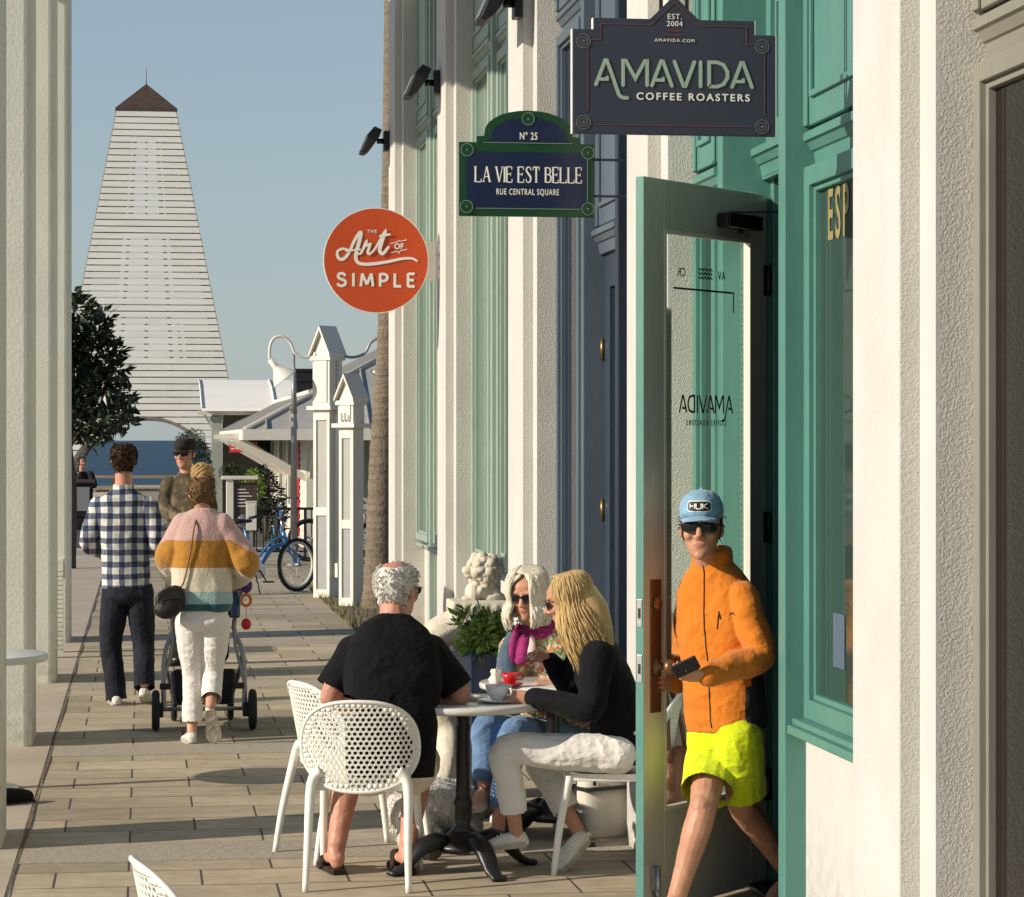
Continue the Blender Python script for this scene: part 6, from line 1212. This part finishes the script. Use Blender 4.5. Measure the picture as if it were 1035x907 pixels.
for h_, a_ in ((hA, aA), (hB, aB)): limb(b, [h_, h_.lerp(a_, .5), a_], [.06, .05, .038])
fused('body', b, ['skin_b', 'lips'], pcm, .009, 3, paintf=lips_paint(C, R, 1.04))
b = MB(); add_torso(b, [pel + V(0, 0, .02), P3(190, 520, D), nk], rv, [(0, .18, .13, .13), (.5, .18, .135, .13), (.78, .19, .12, .12), (.94, .165, .09, .1), (1.03, .075, .075, .075)])
for s_, e, w_ in ((sA, eA, wA), (sB, eB, wB)): limb(b, [s_, e, w_.lerp(e, .1)], [.078, .068, .052])
b.tube([nk + V(.07 * cos(a), .07 * sin(a), .005 + .015 * sin(a)) for a in [2 * pi * j / 14 for j in range(14)]], .022, 8, closed=True, side=(0, 0, 1), flat=1.6)
fused('camouflage_jacket', b, 'camo', pcm, .010, 3, [(-.014, 7, (1, 1, .8)), (-.006, 18, (1, 1, 1))])
b = MB(); add_torso(b, [pel + V(0, 0, -.08), pel + V(0, 0, .05)], rv, [(0, .16, .11, .11), (1, .165, .11, .11)])
for h_, a_ in ((hA, aA), (hB, aB)): limb(b, [h_, h_.lerp(a_, .5), a_ + V(0, 0, -.04)], [.09, .075, .068])
fused('trousers', b, 'dark_clothes', pcm, .011, 3, (-.008, 8, (1, 1, 1.5)))
T = lambda p: C + R @ V(*p)
b = MB().loft([[T((x * .086 * cos(a), .0 + x * .112 * sin(a), z)) for a in [2 * pi * j / 24 for j in range(24)]] for z, x in ((.035, .98), (.07, 1.06), (.105, 1.0), (.13, .7), (.138, .1))]); b.loft([[T((.075 * cos(a) * q, .075 + .075 * sin(a) * q, .045 - .02 * q + dz)) for a in [2 * pi * j / 20 for j in range(20)]] for q, dz in ((.1, .006), (1, 0), (1, -.008), (.1, -.004))]); b.build('flat_cap', 'cap_dark', pcm)
sunglasses(pcm, C, R, 1.04); hair_cap('hair', 'hair_dark', pcm, C, R, 1.04, lambda p: p.y < .02 and -.05 < p.z < .06, .008, 100, .02)
for a_ in (aA, aB): shoe(pcm, a_, V(a_.x + .03, a_.y + .07, .002), V(a_.x - .08, a_.y - .18, .002), 'shoe_dark', 'rubber')

# --- far dark figure behind a counter, at the left
D = 56; ct = at(80, 545, D); cnt = thing('street_counter', 'dark outdoor counter with a brown top at the left, beyond the road', 'counter', (ct.x, ct.y, 0))
MB().box(-.5, .32, -.3, .3, 1.0, 1.07).build('counter_top', 'copper', cnt, False, bevel=.01); MB().box(-.46, .28, -.26, .26, 0, 1.0).box(-.48, .30, -.28, .28, .30, .36).build('cabinet', 'dark_clothes', cnt, False, bevel=.01); MB().box(-.40, .22, -.275, -.262, .42, .92).build('door', 'alu', cnt, False)
pdk = thing('person', 'distant person in dark clothes behind the brown topped counter', 'person', (ct.x, ct.y + .6, 0)); C = V(ct.x + .04, ct.y + .6, 1.42); R = frame((.5, -1, 0)); nk = C + V(0, 0, -.2)
b = MB(); add_head(b, C, R, 1.0); limb(b, [C, nk], [.05, .055]); limb(b, [nk + V(.1, 0, -.9), nk + V(.1, 0, -1.15)], [.06, .05]); add_torso(b, [nk + V(0, 0, -.8), nk], V(-1, -.4, 0), [(0, .12, .09, .09), (1, .1, .06, .06)])
for x in (-1, 1): limb(b, [nk + V(x * .18, 0, -.04), nk + V(x * .26, -.1, -.28), nk + V(x * .12, -.36, -.2)], [.045, .04, .03]); add_hand(b, nk + V(x * .12, -.36, -.2), V(-x * .5, -.7, 0), V(0, 0, -1), 1)
fused('body', b, 'skin_b', pdk, .012, 3); b = MB(); add_torso(b, [nk + V(0, 0, -1.2), nk + V(0, 0, .02)], V(-1, -.4, 0), [(0, .17, .13, .13), (.4, .18, .13, .13), (.8, .2, .12, .12), (1, .08, .07, .07)])
for x in (-1, 1): limb(b, [nk + V(x * .18, 0, -.05), nk + V(x * .26, -.1, -.28), nk + V(x * .13, -.34, -.2)], [.08, .07, .05])
fused('coat', b, 'dark_clothes', pdk, .014, 3, (-.01, 8, (1, 1, 1))); hair_cap('hair', 'hair_dark', pdk, C, R, 1.0, lambda p: p.y < .05 and p.z > -.05, .015, 100, .03)

# --- seated man in the black polo shirt, seen from behind
D = 11.4; c0 = on_ground(380, 890); ps_ = thing('person', 'grey haired man in black polo shirt seated on a white chair, seen from behind', 'person', base_of(c0)); C = P3(401, 597, 11.68); R = frame((.55, .85, -.12)); rv = V(.985, .08, 0).normalized()
nk = P3(398, 631, 11.64); pel = P3(394, 774, 11.50); sl_, sr_ = P3(359, 660, 11.60), P3(436, 659, 11.64); el, er = P3(334, 703, 11.56), P3(466, 703, 11.64); wl_, wr_ = P3(352, 716, 11.80), P3(426, 713, 11.80)
hl, hr_ = P3(374, 781, 11.52), P3(414, 780, 11.52); kl, kr = P3(353, 772, 11.90), P3(424, 770, 11.92); al, ar = P3(339, 864, 11.72), P3(411, 864, 11.72)
b = MB(); add_head(b, C, R, 1.06); limb(b, [C + R @ V(0, -.015, -.05), nk + V(0, -.01, -.05)], [.064, .070]); add_torso(b, [pel, P3(396, 710, 11.52), nk], rv, [(0, .14, .1, .1), (.5, .14, .1, .1), (.9, .14, .08, .08), (1, .06, .05, .05)])
for s_, e, w_ in ((sl_, el, wl_), (sr_, er, wr_)): limb(b, [s_, s_.lerp(e, .55), e, e.lerp(w_, .4), w_], [.058, .054, .045, .046, .031])
add_hand(b, wl_, V(.7, .5, -.05), V(.0, .2, -1), -1, 1.02, .5); add_hand(b, wr_, V(-.9, .2, -.0), V(0, .1, -1), 1, 1.02, .45)
for h_, k_, a_ in ((hl, kl, al), (hr_, kr, ar)):
    limb(b, [h_, h_.lerp(k_, .6), k_, k_.lerp(a_, .3) + V(0, -.02, 0), k_.lerp(a_, .7), a_], [.088, .075, .060, .062, .046, .037]); add_foot(b, a_, V(a_.x - .03, a_.y + .17, .042), 1.05)
fused('body', b, ['skin_b', 'lips'], ps_, .0055, 4, (-.003, 30, (1, 1, 1)))
b = MB(); add_torso(b, [P3(394, 784, 11.48), P3(396, 735, 11.48), P3(397, 682, 11.54), nk + V(0, 0, .01)], rv, [(0, .185, .14, .12), (.1, .19, .15, .125), (.35, .19, .145, .125), (.65, .208, .135, .125), (.84, .198, .105, .11), (.95, .15, .08, .09), (1.02, .075, .07, .072)])
for s_, e in ((sl_, el), (sr_, er)): limb(b, [s_, s_.lerp(e, .45), s_.lerp(e, .9)], [.078, .076, .076])
b.tube([nk + V(.066 * cos(a), -.005 + .066 * sin(a), .012 + .012 * sin(a)) for a in [2 * pi * j / 18 for j in range(18)]], .013, 8, closed=True, side=(0, 0, 1), flat=2.0)
fused('polo_shirt', b, 'polo_black', ps_, .0065, 10, [(-.012, 5, (1, 1, .5)), (.014, 4.5, (.8, 1, 1.3)), (.006, 10, (1, 1, 1))], cutf=hems([(sl_, el, .86), (sr_, er, .86), (pel, nk, 2)]))
b = MB(); add_torso(b, [pel + V(0, -.02, -.07), pel + V(0, 0, .07)], rv, [(0, .185, .13, .13), (.5, .192, .14, .135), (1, .182, .13, .12)])
for h_, k_ in ((hl, kl), (hr_, kr)): limb(b, [h_ + V(0, 0, .01), h_.lerp(k_, .5), h_.lerp(k_, .95)], [.115, .106, .098])
fused('shorts', b, 'khaki', ps_, .0075, 3, [(-.008, 8, (1, 1, 1)), (-.004, 24, (1, 1, 1))], cutf=hems([(hl, kl, .9), (hr_, kr, .9)]))
bald = lambda p: V(p.x, p.y + .035, 0).length > .062 or p.z < .075
hair_cap('hair', 'hair_grey', ps_, C, R, 1.06, lambda p: p.y < .045 and p.z > -.085 + .6 * max(0, p.y + .03) and not (p.z < -.015 and abs(p.x) > .062 and p.y > -.03) and bald(p), .011, 1100, .020, (0, -.5, -1.3))
sunglasses(ps_, C, R, 1.06, 'lens', .026, .015)
for a_ in (al, ar):
    so_ = MB(); d_ = V(-.03, .17, 0).normalized(); r_ = V(d_.y, -d_.x, 0); hl_ = V(a_.x, a_.y, 0) - d_ * .065
    ol = [(0, .026), (.03, .036), (.10, .037), (.18, .047), (.24, .044), (.28, .02)]; po_ = [hl_ + d_ * y - r_ * w_ for y, w_ in ol] + [hl_ + d_ * y + r_ * w_ for y, w_ in ol[::-1]]; n = len(po_); so_.add([p + V(0, 0, .002) for p in po_] + [p + V(0, 0, .026) for p in po_], [tuple(range(n)), tuple(range(2 * n - 1, n - 1, -1))] + [(i, (i + 1) % n, (i + 1) % n + n, i + n) for i in range(n)])
    sd_ = so_.build('sandal', 'shoe_dark', ps_, bevel=.003); q = hl_ + d_ * .20
    MB().tube([hl_ + d_ * .13 - r_ * .044 + V(0, 0, .02), hl_ + d_ * .17 - r_ * .03 + V(0, 0, .07), q + V(0, 0, .075), hl_ + d_ * .17 + r_ * .03 + V(0, 0, .07), hl_ + d_ * .13 + r_ * .044 + V(0, 0, .02)], .014, 8, k=3, side=tuple(d_), flat=1.6).build('strap', 'shoe_dark', sd_)

# --- long haired blonde woman at the table, facing left
pb = thing('person', 'woman with long blonde hair in dark sweater and white jeans holding a cup', 'person', base_of(P3(590, 880, 11.75))); C = P3(575, 607, 11.75); R = frame((-.93, .25, -.30)); fw = V(-.97, .24, 0).normalized(); rv = fw.cross(UP)
nk = P3(594, 643, 11.78); pel = P3(630, 752, 11.78); sN, sF = P3(605, 665, 11.62), P3(590, 660, 11.95); eN, eF = P3(596, 716, 11.52), P3(577, 694, 11.98); wN, wF = P3(536, 705, 11.66), P3(556, 668, 11.95)
hN, hF = P3(625, 762, 11.66), P3(622, 762, 11.92); kN, kF = P3(511, 758, 11.66), P3(545, 768, 11.98); aN, aF = P3(521, 836, 11.70), P3(583, 838, 11.86)
b = MB(); add_head(b, C, R, .98); limb(b, [C + R @ V(0, -.015, -.05), nk + V(0, 0, -.04)], [.050, .055]); add_torso(b, [pel, nk], rv, [(0, .12, .1, .1), (.5, .10, .08, .08), (.9, .11, .06, .06), (1, .04, .04, .04)])
for s_, e, w_ in ((sN, eN, wN), (sF, eF, wF)): limb(b, [s_, e, w_], [.040, .036, .024])
add_hand(b, wN, V(-1, .25, -.05), V(.2, .9, .1), 1, .92, .55); add_hand(b, wF, V(-.75, -.2, .45), V(-.3, -.4, -.9), -1, .92, 1.0)
for h_, k_, a_ in ((hN, kN, aN), (hF, kF, aF)): limb(b, [h_, k_ + (h_ - k_).normalized() * .02, k_.lerp(a_, .4), a_, a_ + (a_ - k_).normalized() * .05], [.060, .036, .040, .031, .03])
fused('body', b, ['skin_a', 'lips'], pb, .005, 4, paintf=lips_paint(C, R, .98))
b = MB(); add_torso(b, [P3(634, 772, 11.78), P3(628, 725, 11.8), P3(610, 680, 11.8), nk + V(0, 0, .005)], rv, [(0, .165, .135, .125), (.12, .17, .14, .125), (.4, .165, .125, .11), (.7, .165, .125, .105), (.88, .14, .085, .09), (1.0, .062, .06, .062)])
for s_, e, w_ in ((sN, eN, wN), (sF, eF, wF)): limb(b, [s_, s_.lerp(e, .5), e, e.lerp(w_, .5), e.lerp(w_, .93)], [.072, .064, .056, .048, .038])
fused('dark_sweater', b, 'knit_black', pb, .006, 10, [(.014, 5, (1, 1, 1)), (.006, 11, (1, 1, 1.2))])
b = MB(); add_torso(b, [pel + V(0, 0, -.03), pel + V(0, 0, .07)], rv, [(0, .150, .11, .12), (1, .155, .12, .12)])
for h_, k_, a_, q in ((hN, kN, aN, .92), (hF, kF, aF, .88)): limb(b, [h_, h_.lerp(k_, .55), k_, k_.lerp(a_, .4), k_.lerp(a_, q)], [.086, .076, .062, .060, .058])
fused('white_jeans', b, 'white_denim', pb, .006, 4, [(.009, 6, (1.5, 1, 1)), (.004, 14, (1.3, 1, 1))], cutf=hems([(kN, aN, .80), (kF, aF, .74), (hN, kN, 2), (hF, kF, 2), (pel, pel + V(0, 0, .1), 3)]))
shoe(pb, aN, aN + V(.05, .0, -.085), aN + V(-.20, .03, -.115), wd=.042); shoe(pb, aF, aF + V(.045, -.02, -.045), aF + V(-.11, -.07, -.178), wd=.042, up=(.5, 0, .85))
hr0 = random.Random(4); b = MB()
b.ell(C + R @ V(0, -.024, .016), (.084, .094, .106), R, 20, 12)
strands(b, C, R, .98, 720, radians(168), radians(385), lambda th: .26 + .07 * sin(th * 3), hr0, .022, .014, (.085, -.02, 0), .0036, .012)
strands(b, C, R, .98, 24, radians(148), radians(170), lambda th: .24, hr0, .02, .010, (.07, -.02, 0), .005, .010)
b.tube([C + R @ V(0, -.05, .04), C + R @ V(0, -.085, -.08), C + R @ V(0, -.10, -.22)], [.07, .075, .04], 14, k=4, dome=True)
b.build('hair', 'hair_blonde', pb); sunglasses(pb, C, R, .98)

# --- white haired woman in the floral top, facing the camera
po_ = thing('person', 'white haired woman in sunglasses, floral top and bright scarf at the table', 'person', base_of(P3(545, 830, 13.1))); C = P3(533, 600, 13.0); R = frame((-.42, -.85, -.30)); rv = V(-.86, .50, 0).normalized()
nk = P3(545, 637, 13.08); pel = P3(566, 742, 13.25); sR, sL = P3(521, 655, 13.1), P3(594, 652, 13.05); eR, eL_ = P3(512, 700, 13.05), P3(600, 704, 12.85); wR, wL = P3(525, 712, 12.86), P3(560, 690, 12.62)
hR, hL = P3(550, 752, 13.2), P3(580, 752, 13.1); kR, kL = P3(492, 735, 12.78), P3(520, 740, 12.72); aR, aL = P3(489, 795, 12.72), P3(504, 830, 12.6)
b = MB(); add_head(b, C, R, .98); limb(b, [C + R @ V(0, -.015, -.05), nk + V(0, 0, -.04)], [.050, .055]); add_torso(b, [pel, nk], rv, [(0, .12, .1, .1), (.5, .11, .08, .08), (.9, .12, .06, .06), (1, .04, .04, .04)])
for s_, e, w_ in ((sR, eR, wR), (sL, eL_, wL)): limb(b, [s_, e, w_], [.042, .037, .025])
add_hand(b, wL, V(-.85, -.2, -.1), V(-.1, .3, -.9), 1, .95, .6); add_hand(b, wR, V(.8, -.4, -.1), V(0, 0, -1), 1, .95, .5)
for h_, k_, a_ in ((hR, kR, aR), (hL, kL, aL)): limb(b, [h_, k_, k_.lerp(a_, .4), a_], [.065, .048, .046, .031]); add_foot(b, a_, a_ + V(-.05, -.14, -.07), .9)
fused('body', b, ['skin_a', 'lips'], po_, .0055, 4, paintf=lips_paint(C, R, .98))
b = MB(); add_torso(b, [pel + V(0, 0, -.02), P3(560, 700, 13.18), nk + V(0, 0, .005)], rv, [(0, .18, .14, .14), (.35, .175, .14, .13), (.7, .175, .135, .115), (.9, .15, .09, .09), (1.02, .066, .062, .062)])
for s_, e, w_ in ((sR, eR, wR), (sL, eL_, wL)): limb(b, [s_, s_.lerp(e, .5), e, e.lerp(w_, .85)], [.078, .072, .062, .046])
cutx = lambda p: 1 if ((p - eL_).length < .13 or (p - wL).length < .16) else 0
fused('floral_top', b, ['floral', 'pink_cotton'], po_, .007, 4, [(-.010, 7, (1, 1, .8)), (-.005, 18, (1, 1, 1))], paintf=cutx)
b = MB(); fy = rv.cross(UP) * -1; fy = UP.cross(rv)
for off, w_ in ((-.012, .045), (.045, .03)): b.tube([nk + rv * (.05 + off) + fy * .03 + V(0, 0, .02), nk + rv * (.045 + off) + fy * .105 + V(0, 0, -.06), nk + rv * (.055 + off) + fy * .135 + V(0, 0, -.16)], [.018, .028, .024], 10, k=4)
b.tube([nk + V(.074 * cos(a), .074 * sin(a), .0 + .02 * sin(a)) for a in [2 * pi * j / 16 for j in range(16)]], .016, 9, closed=True); b.tube([nk + V(.066 * cos(a), .066 * sin(a), .028 + .015 * sin(a)) for a in [2 * pi * j / 16 for j in range(16)]], .018, 9, closed=True)
fused('magenta_scarf', b, 'scarf_pink', po_, .006, 3, [(-.008, 20, (1, 1, .4))])
b = MB(); b.tube([nk + rv * .11 + fy * .06 + V(0, 0, -.02), nk + rv * .125 + fy * .125 + V(0, 0, -.14), nk + rv * .10 + fy * .145 + V(0, 0, -.26), nk + rv * .08 + fy * .14 + V(0, 0, -.36)], [.035, .045, .05, .04], 10, k=4); fused('blue_scarf', b, 'scarf_blue', po_, .006, 3, [(-.008, 20, (1, 1, .4))])
b = MB().tube([nk + rv * .02 + fy * .06 + V(0, 0, .01), nk + rv * -.005 + fy * .115 + V(0, 0, -.09), nk + fy * .125 + V(0, 0, -.13)], [.010, .018, .012], 8, k=3, side=tuple(rv), flat=1.3); b.build('blouse', 'pink_cotton', po_)
b = MB(); add_torso(b, [pel + V(0, 0, -.07), pel + V(0, 0, .06)], rv, [(0, .165, .13, .13), (1, .16, .12, .12)])
for h_, k_, a_ in ((hR, kR, aR), (hL, kL, aL)): limb(b, [h_, h_.lerp(k_, .55), k_, k_.lerp(a_, .4), k_.lerp(a_, .75)], [.095, .085, .070, .066, .062])
fused('blue_jeans', b, 'blue_denim', po_, .007, 3, [(-.006, 8, (1, 1, 1))])
for a_ in (aR, aL): shoe(po_, a_, a_ + V(.02, .06, -.075), a_ + V(-.07, -.17, -.10), 'shoe_mauve', 'shoe_sole', lace=False, wd=.043)
b = MB(); hr0 = random.Random(9); b.ell(C + R @ V(0, -.026, .018), (.086, .094, .106), R, 20, 12)
b.tube([C + R @ V(0, -.055, -.02), C + R @ V(0, -.06, -.13)], [.085, .08], 16, dome=True); strands(b, C, R, .98, 560, radians(150), radians(390), lambda th: .125 + .02 * sin(th * 2), hr0, .028, .016, (0, 0, 0), .004, .016); strands(b, C, R, .98, 46, radians(118), radians(152), lambda th: .11, hr0, .025, .012, (0, 0, 0), .0075, .016); strands(b, C, R, .98, 34, radians(28), radians(58), lambda th: .12, hr0, .025, .012, (0, 0, 0), .0075, .016)
for k in range(46): th = radians(hr0.choice((hr0.uniform(70, 84), hr0.uniform(104, 136)))); b.tube([C + R @ V(.025, .01, .122), C + R @ (head_at(th, .105, .012)), C + R @ head_at(th + (.25 if th > pi / 2 else -.35), .082, .012), C + R @ head_at(th + (.6 if th > pi / 2 else -.5), .058, .012)], [.004, .006, .003], 5, k=3)
b.build('hair', 'hair_white', po_); sunglasses(po_, C, R, .98, 'lens', .031, .018)

# --- boy in the orange jacket coming out of the door
py = thing('person', 'boy in orange jacket, lime shorts and blue cap stepping out of the teal door', 'person', base_of(P3(730, 930, 10.5))); C = P3(709, 534, 10.5); R = frame((-.30, -1, -.03)); fw = V(-.62, -.78, 0).normalized(); rv = fw.cross(UP)
nk = P3(720, 571, 10.58); pel = P3(733, 742, 10.6); sR, sL = P3(700, 597, 10.68), P3(752, 601, 10.48); eR, eL_ = P3(693, 662, 10.92), P3(768, 664, 10.44); wR, wL = P3(684, 690, 10.74), P3(713, 683, 10.28)
hR, hL = P3(722, 752, 10.68), P3(746, 752, 10.52); kR, kL = P3(711, 815, 10.42), P3(750, 815, 10.66); aR, aL = P3(681, 918, 10.26), P3(798, 884, 10.98)
b = MB(); add_head(b, C, R, 1.03); limb(b, [C + R @ V(0, -.015, -.05), nk + V(0, 0, -.04)], [.050, .054]); add_torso(b, [pel, nk], rv, [(0, .12, .09, .09), (.5, .11, .08, .08), (.9, .12, .06, .06), (1, .04, .04, .04)])
for s_, e, w_ in ((sR, eR, wR), (sL, eL_, wL)): limb(b, [s_, e, w_], [.042, .036, .025])
add_hand(b, wL, V(-1, -.08, .05), V(.05, -.6, -.8) * -1, 1, .98, .75); add_hand(b, wR, V(-.85, -.45, .0), V(-.3, -.6, 0), 1, .95, .7)
for h_, k_, a_ in ((hR, kR, aR), (hL, kL, aL)): limb(b, [h_, h_.lerp(k_, .6), k_, k_.lerp(a_, .28) + V(.006, .018, 0), k_.lerp(a_, .65), a_], [.080, .066, .055, .056, .042, .034])
b.ell(kR + fw * .02, (.045, .045, .05)); add_foot(b, aR, V(aR.x - .10, aR.y - .12, .04), .98); add_foot(b, aL, V(aL.x - .11, aL.y - .12, .03), .98)
fused('body', b, ['skin_a', 'lips'], py, .0045, 4, (-.002, 28, (1, 1, 1)), paintf=lips_paint(C, R, 1.03))
b = MB(); add_torso(b, [P3(734, 737, 10.6), P3(731, 680, 10.6), P3(726, 630, 10.6), nk + V(0, 0, .0)], rv, [(0, .158, .125, .12), (.06, .162, .13, .12), (.35, .155, .125, .115), (.66, .168, .125, .11), (.85, .158, .09, .09), (.95, .115, .075, .075), (1.02, .068, .066, .064)])
for s_, e, w_ in ((sR, eR, wR), (sL, eL_, wL)): limb(b, [s_, s_.lerp(e, .5), e, e.lerp(w_, .5), e.lerp(w_, .92)], [.056, .060, .057, .052, .046])
b.tube([nk + V(0, 0, .026) + (rv * cos(a) + fw * sin(a)) * .066 + V(0, 0, .012 * -sin(a)) for a in [2 * pi * j / 20 for j in range(20)]], .013, 8, closed=True, side=(0, 0, 1), flat=3.0)
tc = P3(732, 690, 10.6)
def panel(p):
    q = p - tc; lat = q.dot(rv); f_ = q.dot(fw)
    def seg(a, b_): ab = b_ - a; t_ = max(0, min(1, (p - a).dot(ab) / ab.length_squared)); return (p - a - ab * t_).length
    if min(seg(sL, eL_), seg(eL_, wL), seg(sR, eR), seg(eR, wR)) < .078: return 0
    return 1 if abs(lat) > .075 and f_ < .085 and (p.z < .95 - .2 * f_) else (1 if abs(lat) > .105 and f_ < .06 else 0)
jk_ = fused('jacket', b, ['orange_fleece', 'charcoal_fleece'], py, .0055, 14, [(-.010, 5, (1, 1, .7)), (.011, 5.5, (1, .8, 1.5)), (.005, 11, (1, 1, .7))], paintf=panel)
zp = MB(); zl = [nk + fw * .082 + rv * .0 + V(0, 0, .03), nk + fw * .098 + V(0, 0, -.05), P3(726, 630, 10.6) + fw * .130 + V(0, 0, 0), P3(731, 680, 10.6) + fw * .131, P3(734, 733, 10.6) + fw * .136]; from mathutils.bvhtree import BVHTree
jo_ = Vector(py.location); jt_ = BVHTree.FromPolygons([v.co + jo_ for v in jk_.data.vertices], [tuple(p.vertices) for p in jk_.data.polygons])
def onto(pts, k, lift=.001):
    out = []
    for p in spline(pts, k): q, n_, _, _ = jt_.find_nearest(p); out.append(q + n_ * lift)
    return out
zp.tube(onto(zl, 8), .0026, 6)
pk = P3(726, 622, 10.6); zp.tube(onto([pk + fw * .124 - rv * .060 + V(0, 0, .025), pk + fw * .132 - rv * .056 + V(0, 0, -.045)], 6), .0028, 6).tube(onto([pk + fw * .126 - rv * .06 + V(0, 0, .018), pk + fw * .13 - rv * .07 + V(0, 0, -.005)], 4, .003), .0024, 5).tube(onto([pk + fw * .12 - rv * .105 + V(0, 0, .012), pk + fw * .12 - rv * .115 + V(0, 0, .020), pk + fw * .12 - rv * .128 + V(0, 0, .008)], 4), .002, 5)
zp.build('zip', 'charcoal_fleece', py)
b = MB(); add_torso(b, [pel + V(0, 0, -.05), pel + V(0, 0, .05)], rv, [(0, .150, .115, .12), (1, .145, .11, .115)])
for h_, k_ in ((hR, kR), (hL, kL)): limb(b, [h_ + V(0, 0, .02), h_.lerp(k_, .35), h_.lerp(k_, .78)], [.100, .098, .100])
fused('lime_shorts', b, 'lime', py, .006, 8, [(-.010, 8, (1, 1, .22)), (.010, 6.5, (1, 1, .45)), (.004, 15, (1, 1, .6))], cutf=hems([(hR, kR, .76), (hL, kL, .76)]))
T = lambda p: C + R @ (V(*p) * 1.02)
cp = MB(); rings = []
for z, q, yo in ((.040, 1.0, 0), (.068, 1.03, 0), (.096, .98, -.002), (.122, .82, -.006), (.141, .52, -.008), (.149, .12, -.008)): rings.append([T((.084 * q * cos(a), yo + (.104 if sin(a) > 0 else .108) * q * sin(a), z)) for a in [2 * pi * j / 32 for j in range(32)]])
cp.loft(rings); n0 = len(cp.f)
cp.m = [1 if (sum((cp.v[i] for i in f), V(0, 0, 0)) / len(f) - C).dot(R.col[1]) < .012 else 0 for f in cp.f]
cp.ell(T((0, -.008, .150)), .007 * 1.0)
cap = cp.build('cap', ['cap_blue', 'cap_mesh'], py)
vz = MB(); rows = []
for i in range(9):
    t_ = i / 8; rows.append([T((.076 * x * (1 - .10 * t_ * t_) * (1 if abs(x) < .9 else 1), .078 * sqrt(max(0, 1 - x * x * .75)) * .98 + .028 + t_ * .062 * sqrt(max(0.0, 1 - x * x)),   .052 - .012 * t_ - .014 * x * x)) for x in [-1 + j / 8 for j in range(17)]])
k0 = [p for r_ in rows for p in r_]; fs_ = [(i * 17 + j, i * 17 + j + 1, (i + 1) * 17 + j + 1, (i + 1) * 17 + j) for i in range(8) for j in range(16)]; vz.add(k0, fs_, 0, True); vo = vz.build('visor', 'cap_blue', cap); md = vo.modifiers.new('thickness', 'SOLIDIFY'); md.thickness = .004
def capsurf(x, z, out): a = -x / .086; z_ = .090 + z; q = 1.0 - max(0, z_ - .075) ** 1.5 * 7; return T(((.084 * q + out) * sin(a), (.104 * q + out) * cos(a), z_))
pt_ = MB()
for (w_, h_, out, m_) in ((.048, .0215, .0035, 0), (.0445, .018, .005, 1)):
    pg = [(w_ * math.copysign(abs(cos(a)) ** .35, cos(a)), h_ * math.copysign(abs(sin(a)) ** .35, sin(a))) for a in [2 * pi * j / 28 for j in range(28)]]; pt_.add([capsurf(x, z, out) for x, z in pg] + [capsurf(x * .6, z * .6, out) for x, z in pg] + [capsurf(0, 0, out)], [(j, (j + 1) % 28, 28 + (j + 1) % 28, 28 + j) for j in range(28)] + [(28 + j, 28 + (j + 1) % 28, 56) for j in range(28)], m_, True)
pt_.build('patch', ['letter_white', 'letter_black'], cap)
lt = MB()
for strokes_, ox in (([[(0, 0), (0, 1)], [(.62, 0), (.62, 1)], [(0, .48), (.62, .55)]], -.034), ([[(0, 1), (0, .2), (.12, 0), (.5, 0), (.62, .2), (.62, 1)]], -.010), ([[(0, 0), (0, 1)], [(.6, 1), (.05, .5), (.66, 0)]], .014)):
    for st_ in strokes_:
        pp_ = spline([V(ox + x * .030, 0, -.010 + z * .020) for x, z in st_], 3) if len(st_) > 3 else [V(ox + x * .030, 0, -.010 + z * .020) for x, z in st_]; lt.tube([capsurf(p.x, p.z, .0062) for p in pp_], .0026, 6)
lt.build('lettering', 'letter_white', cap)
sunglasses(py, C, R, 1.03, 'lens', .030, .017)
hair_cap('hair', 'hair_dark', py, C, R, 1.02, lambda p: p.y < .028 and p.z > -.045 + .5 * max(0, p.y) and p.z < .05, .009, 260, .025)
ph = wL + V(-.085, -.03, .035); phn = thing('mobile_phone', 'black phone in the left hand of the boy in the orange jacket', 'phone', ph); MB().box(-.028, .028, -.006, .006, -.055, .055, X=Matrix.Rotation(radians(62), 4, 'Y') @ Matrix.Rotation(radians(20), 4, 'X')).build('body', 'blackplastic', phn, False, bevel=.008); MB().box(-.024, .024, -.0075, -.0065, -.048, .048, X=Matrix.Rotation(radians(62), 4, 'Y') @ Matrix.Rotation(radians(20), 4, 'X')).build('screen', 'lens', phn, False)
for a_ in (aR, aL): shoe(py, a_, V(a_.x + .05, a_.y + .06, .004 if a_.z < .15 else .05), V(a_.x - .13, a_.y - .15, .004), 'shoe_dark', 'rubber')
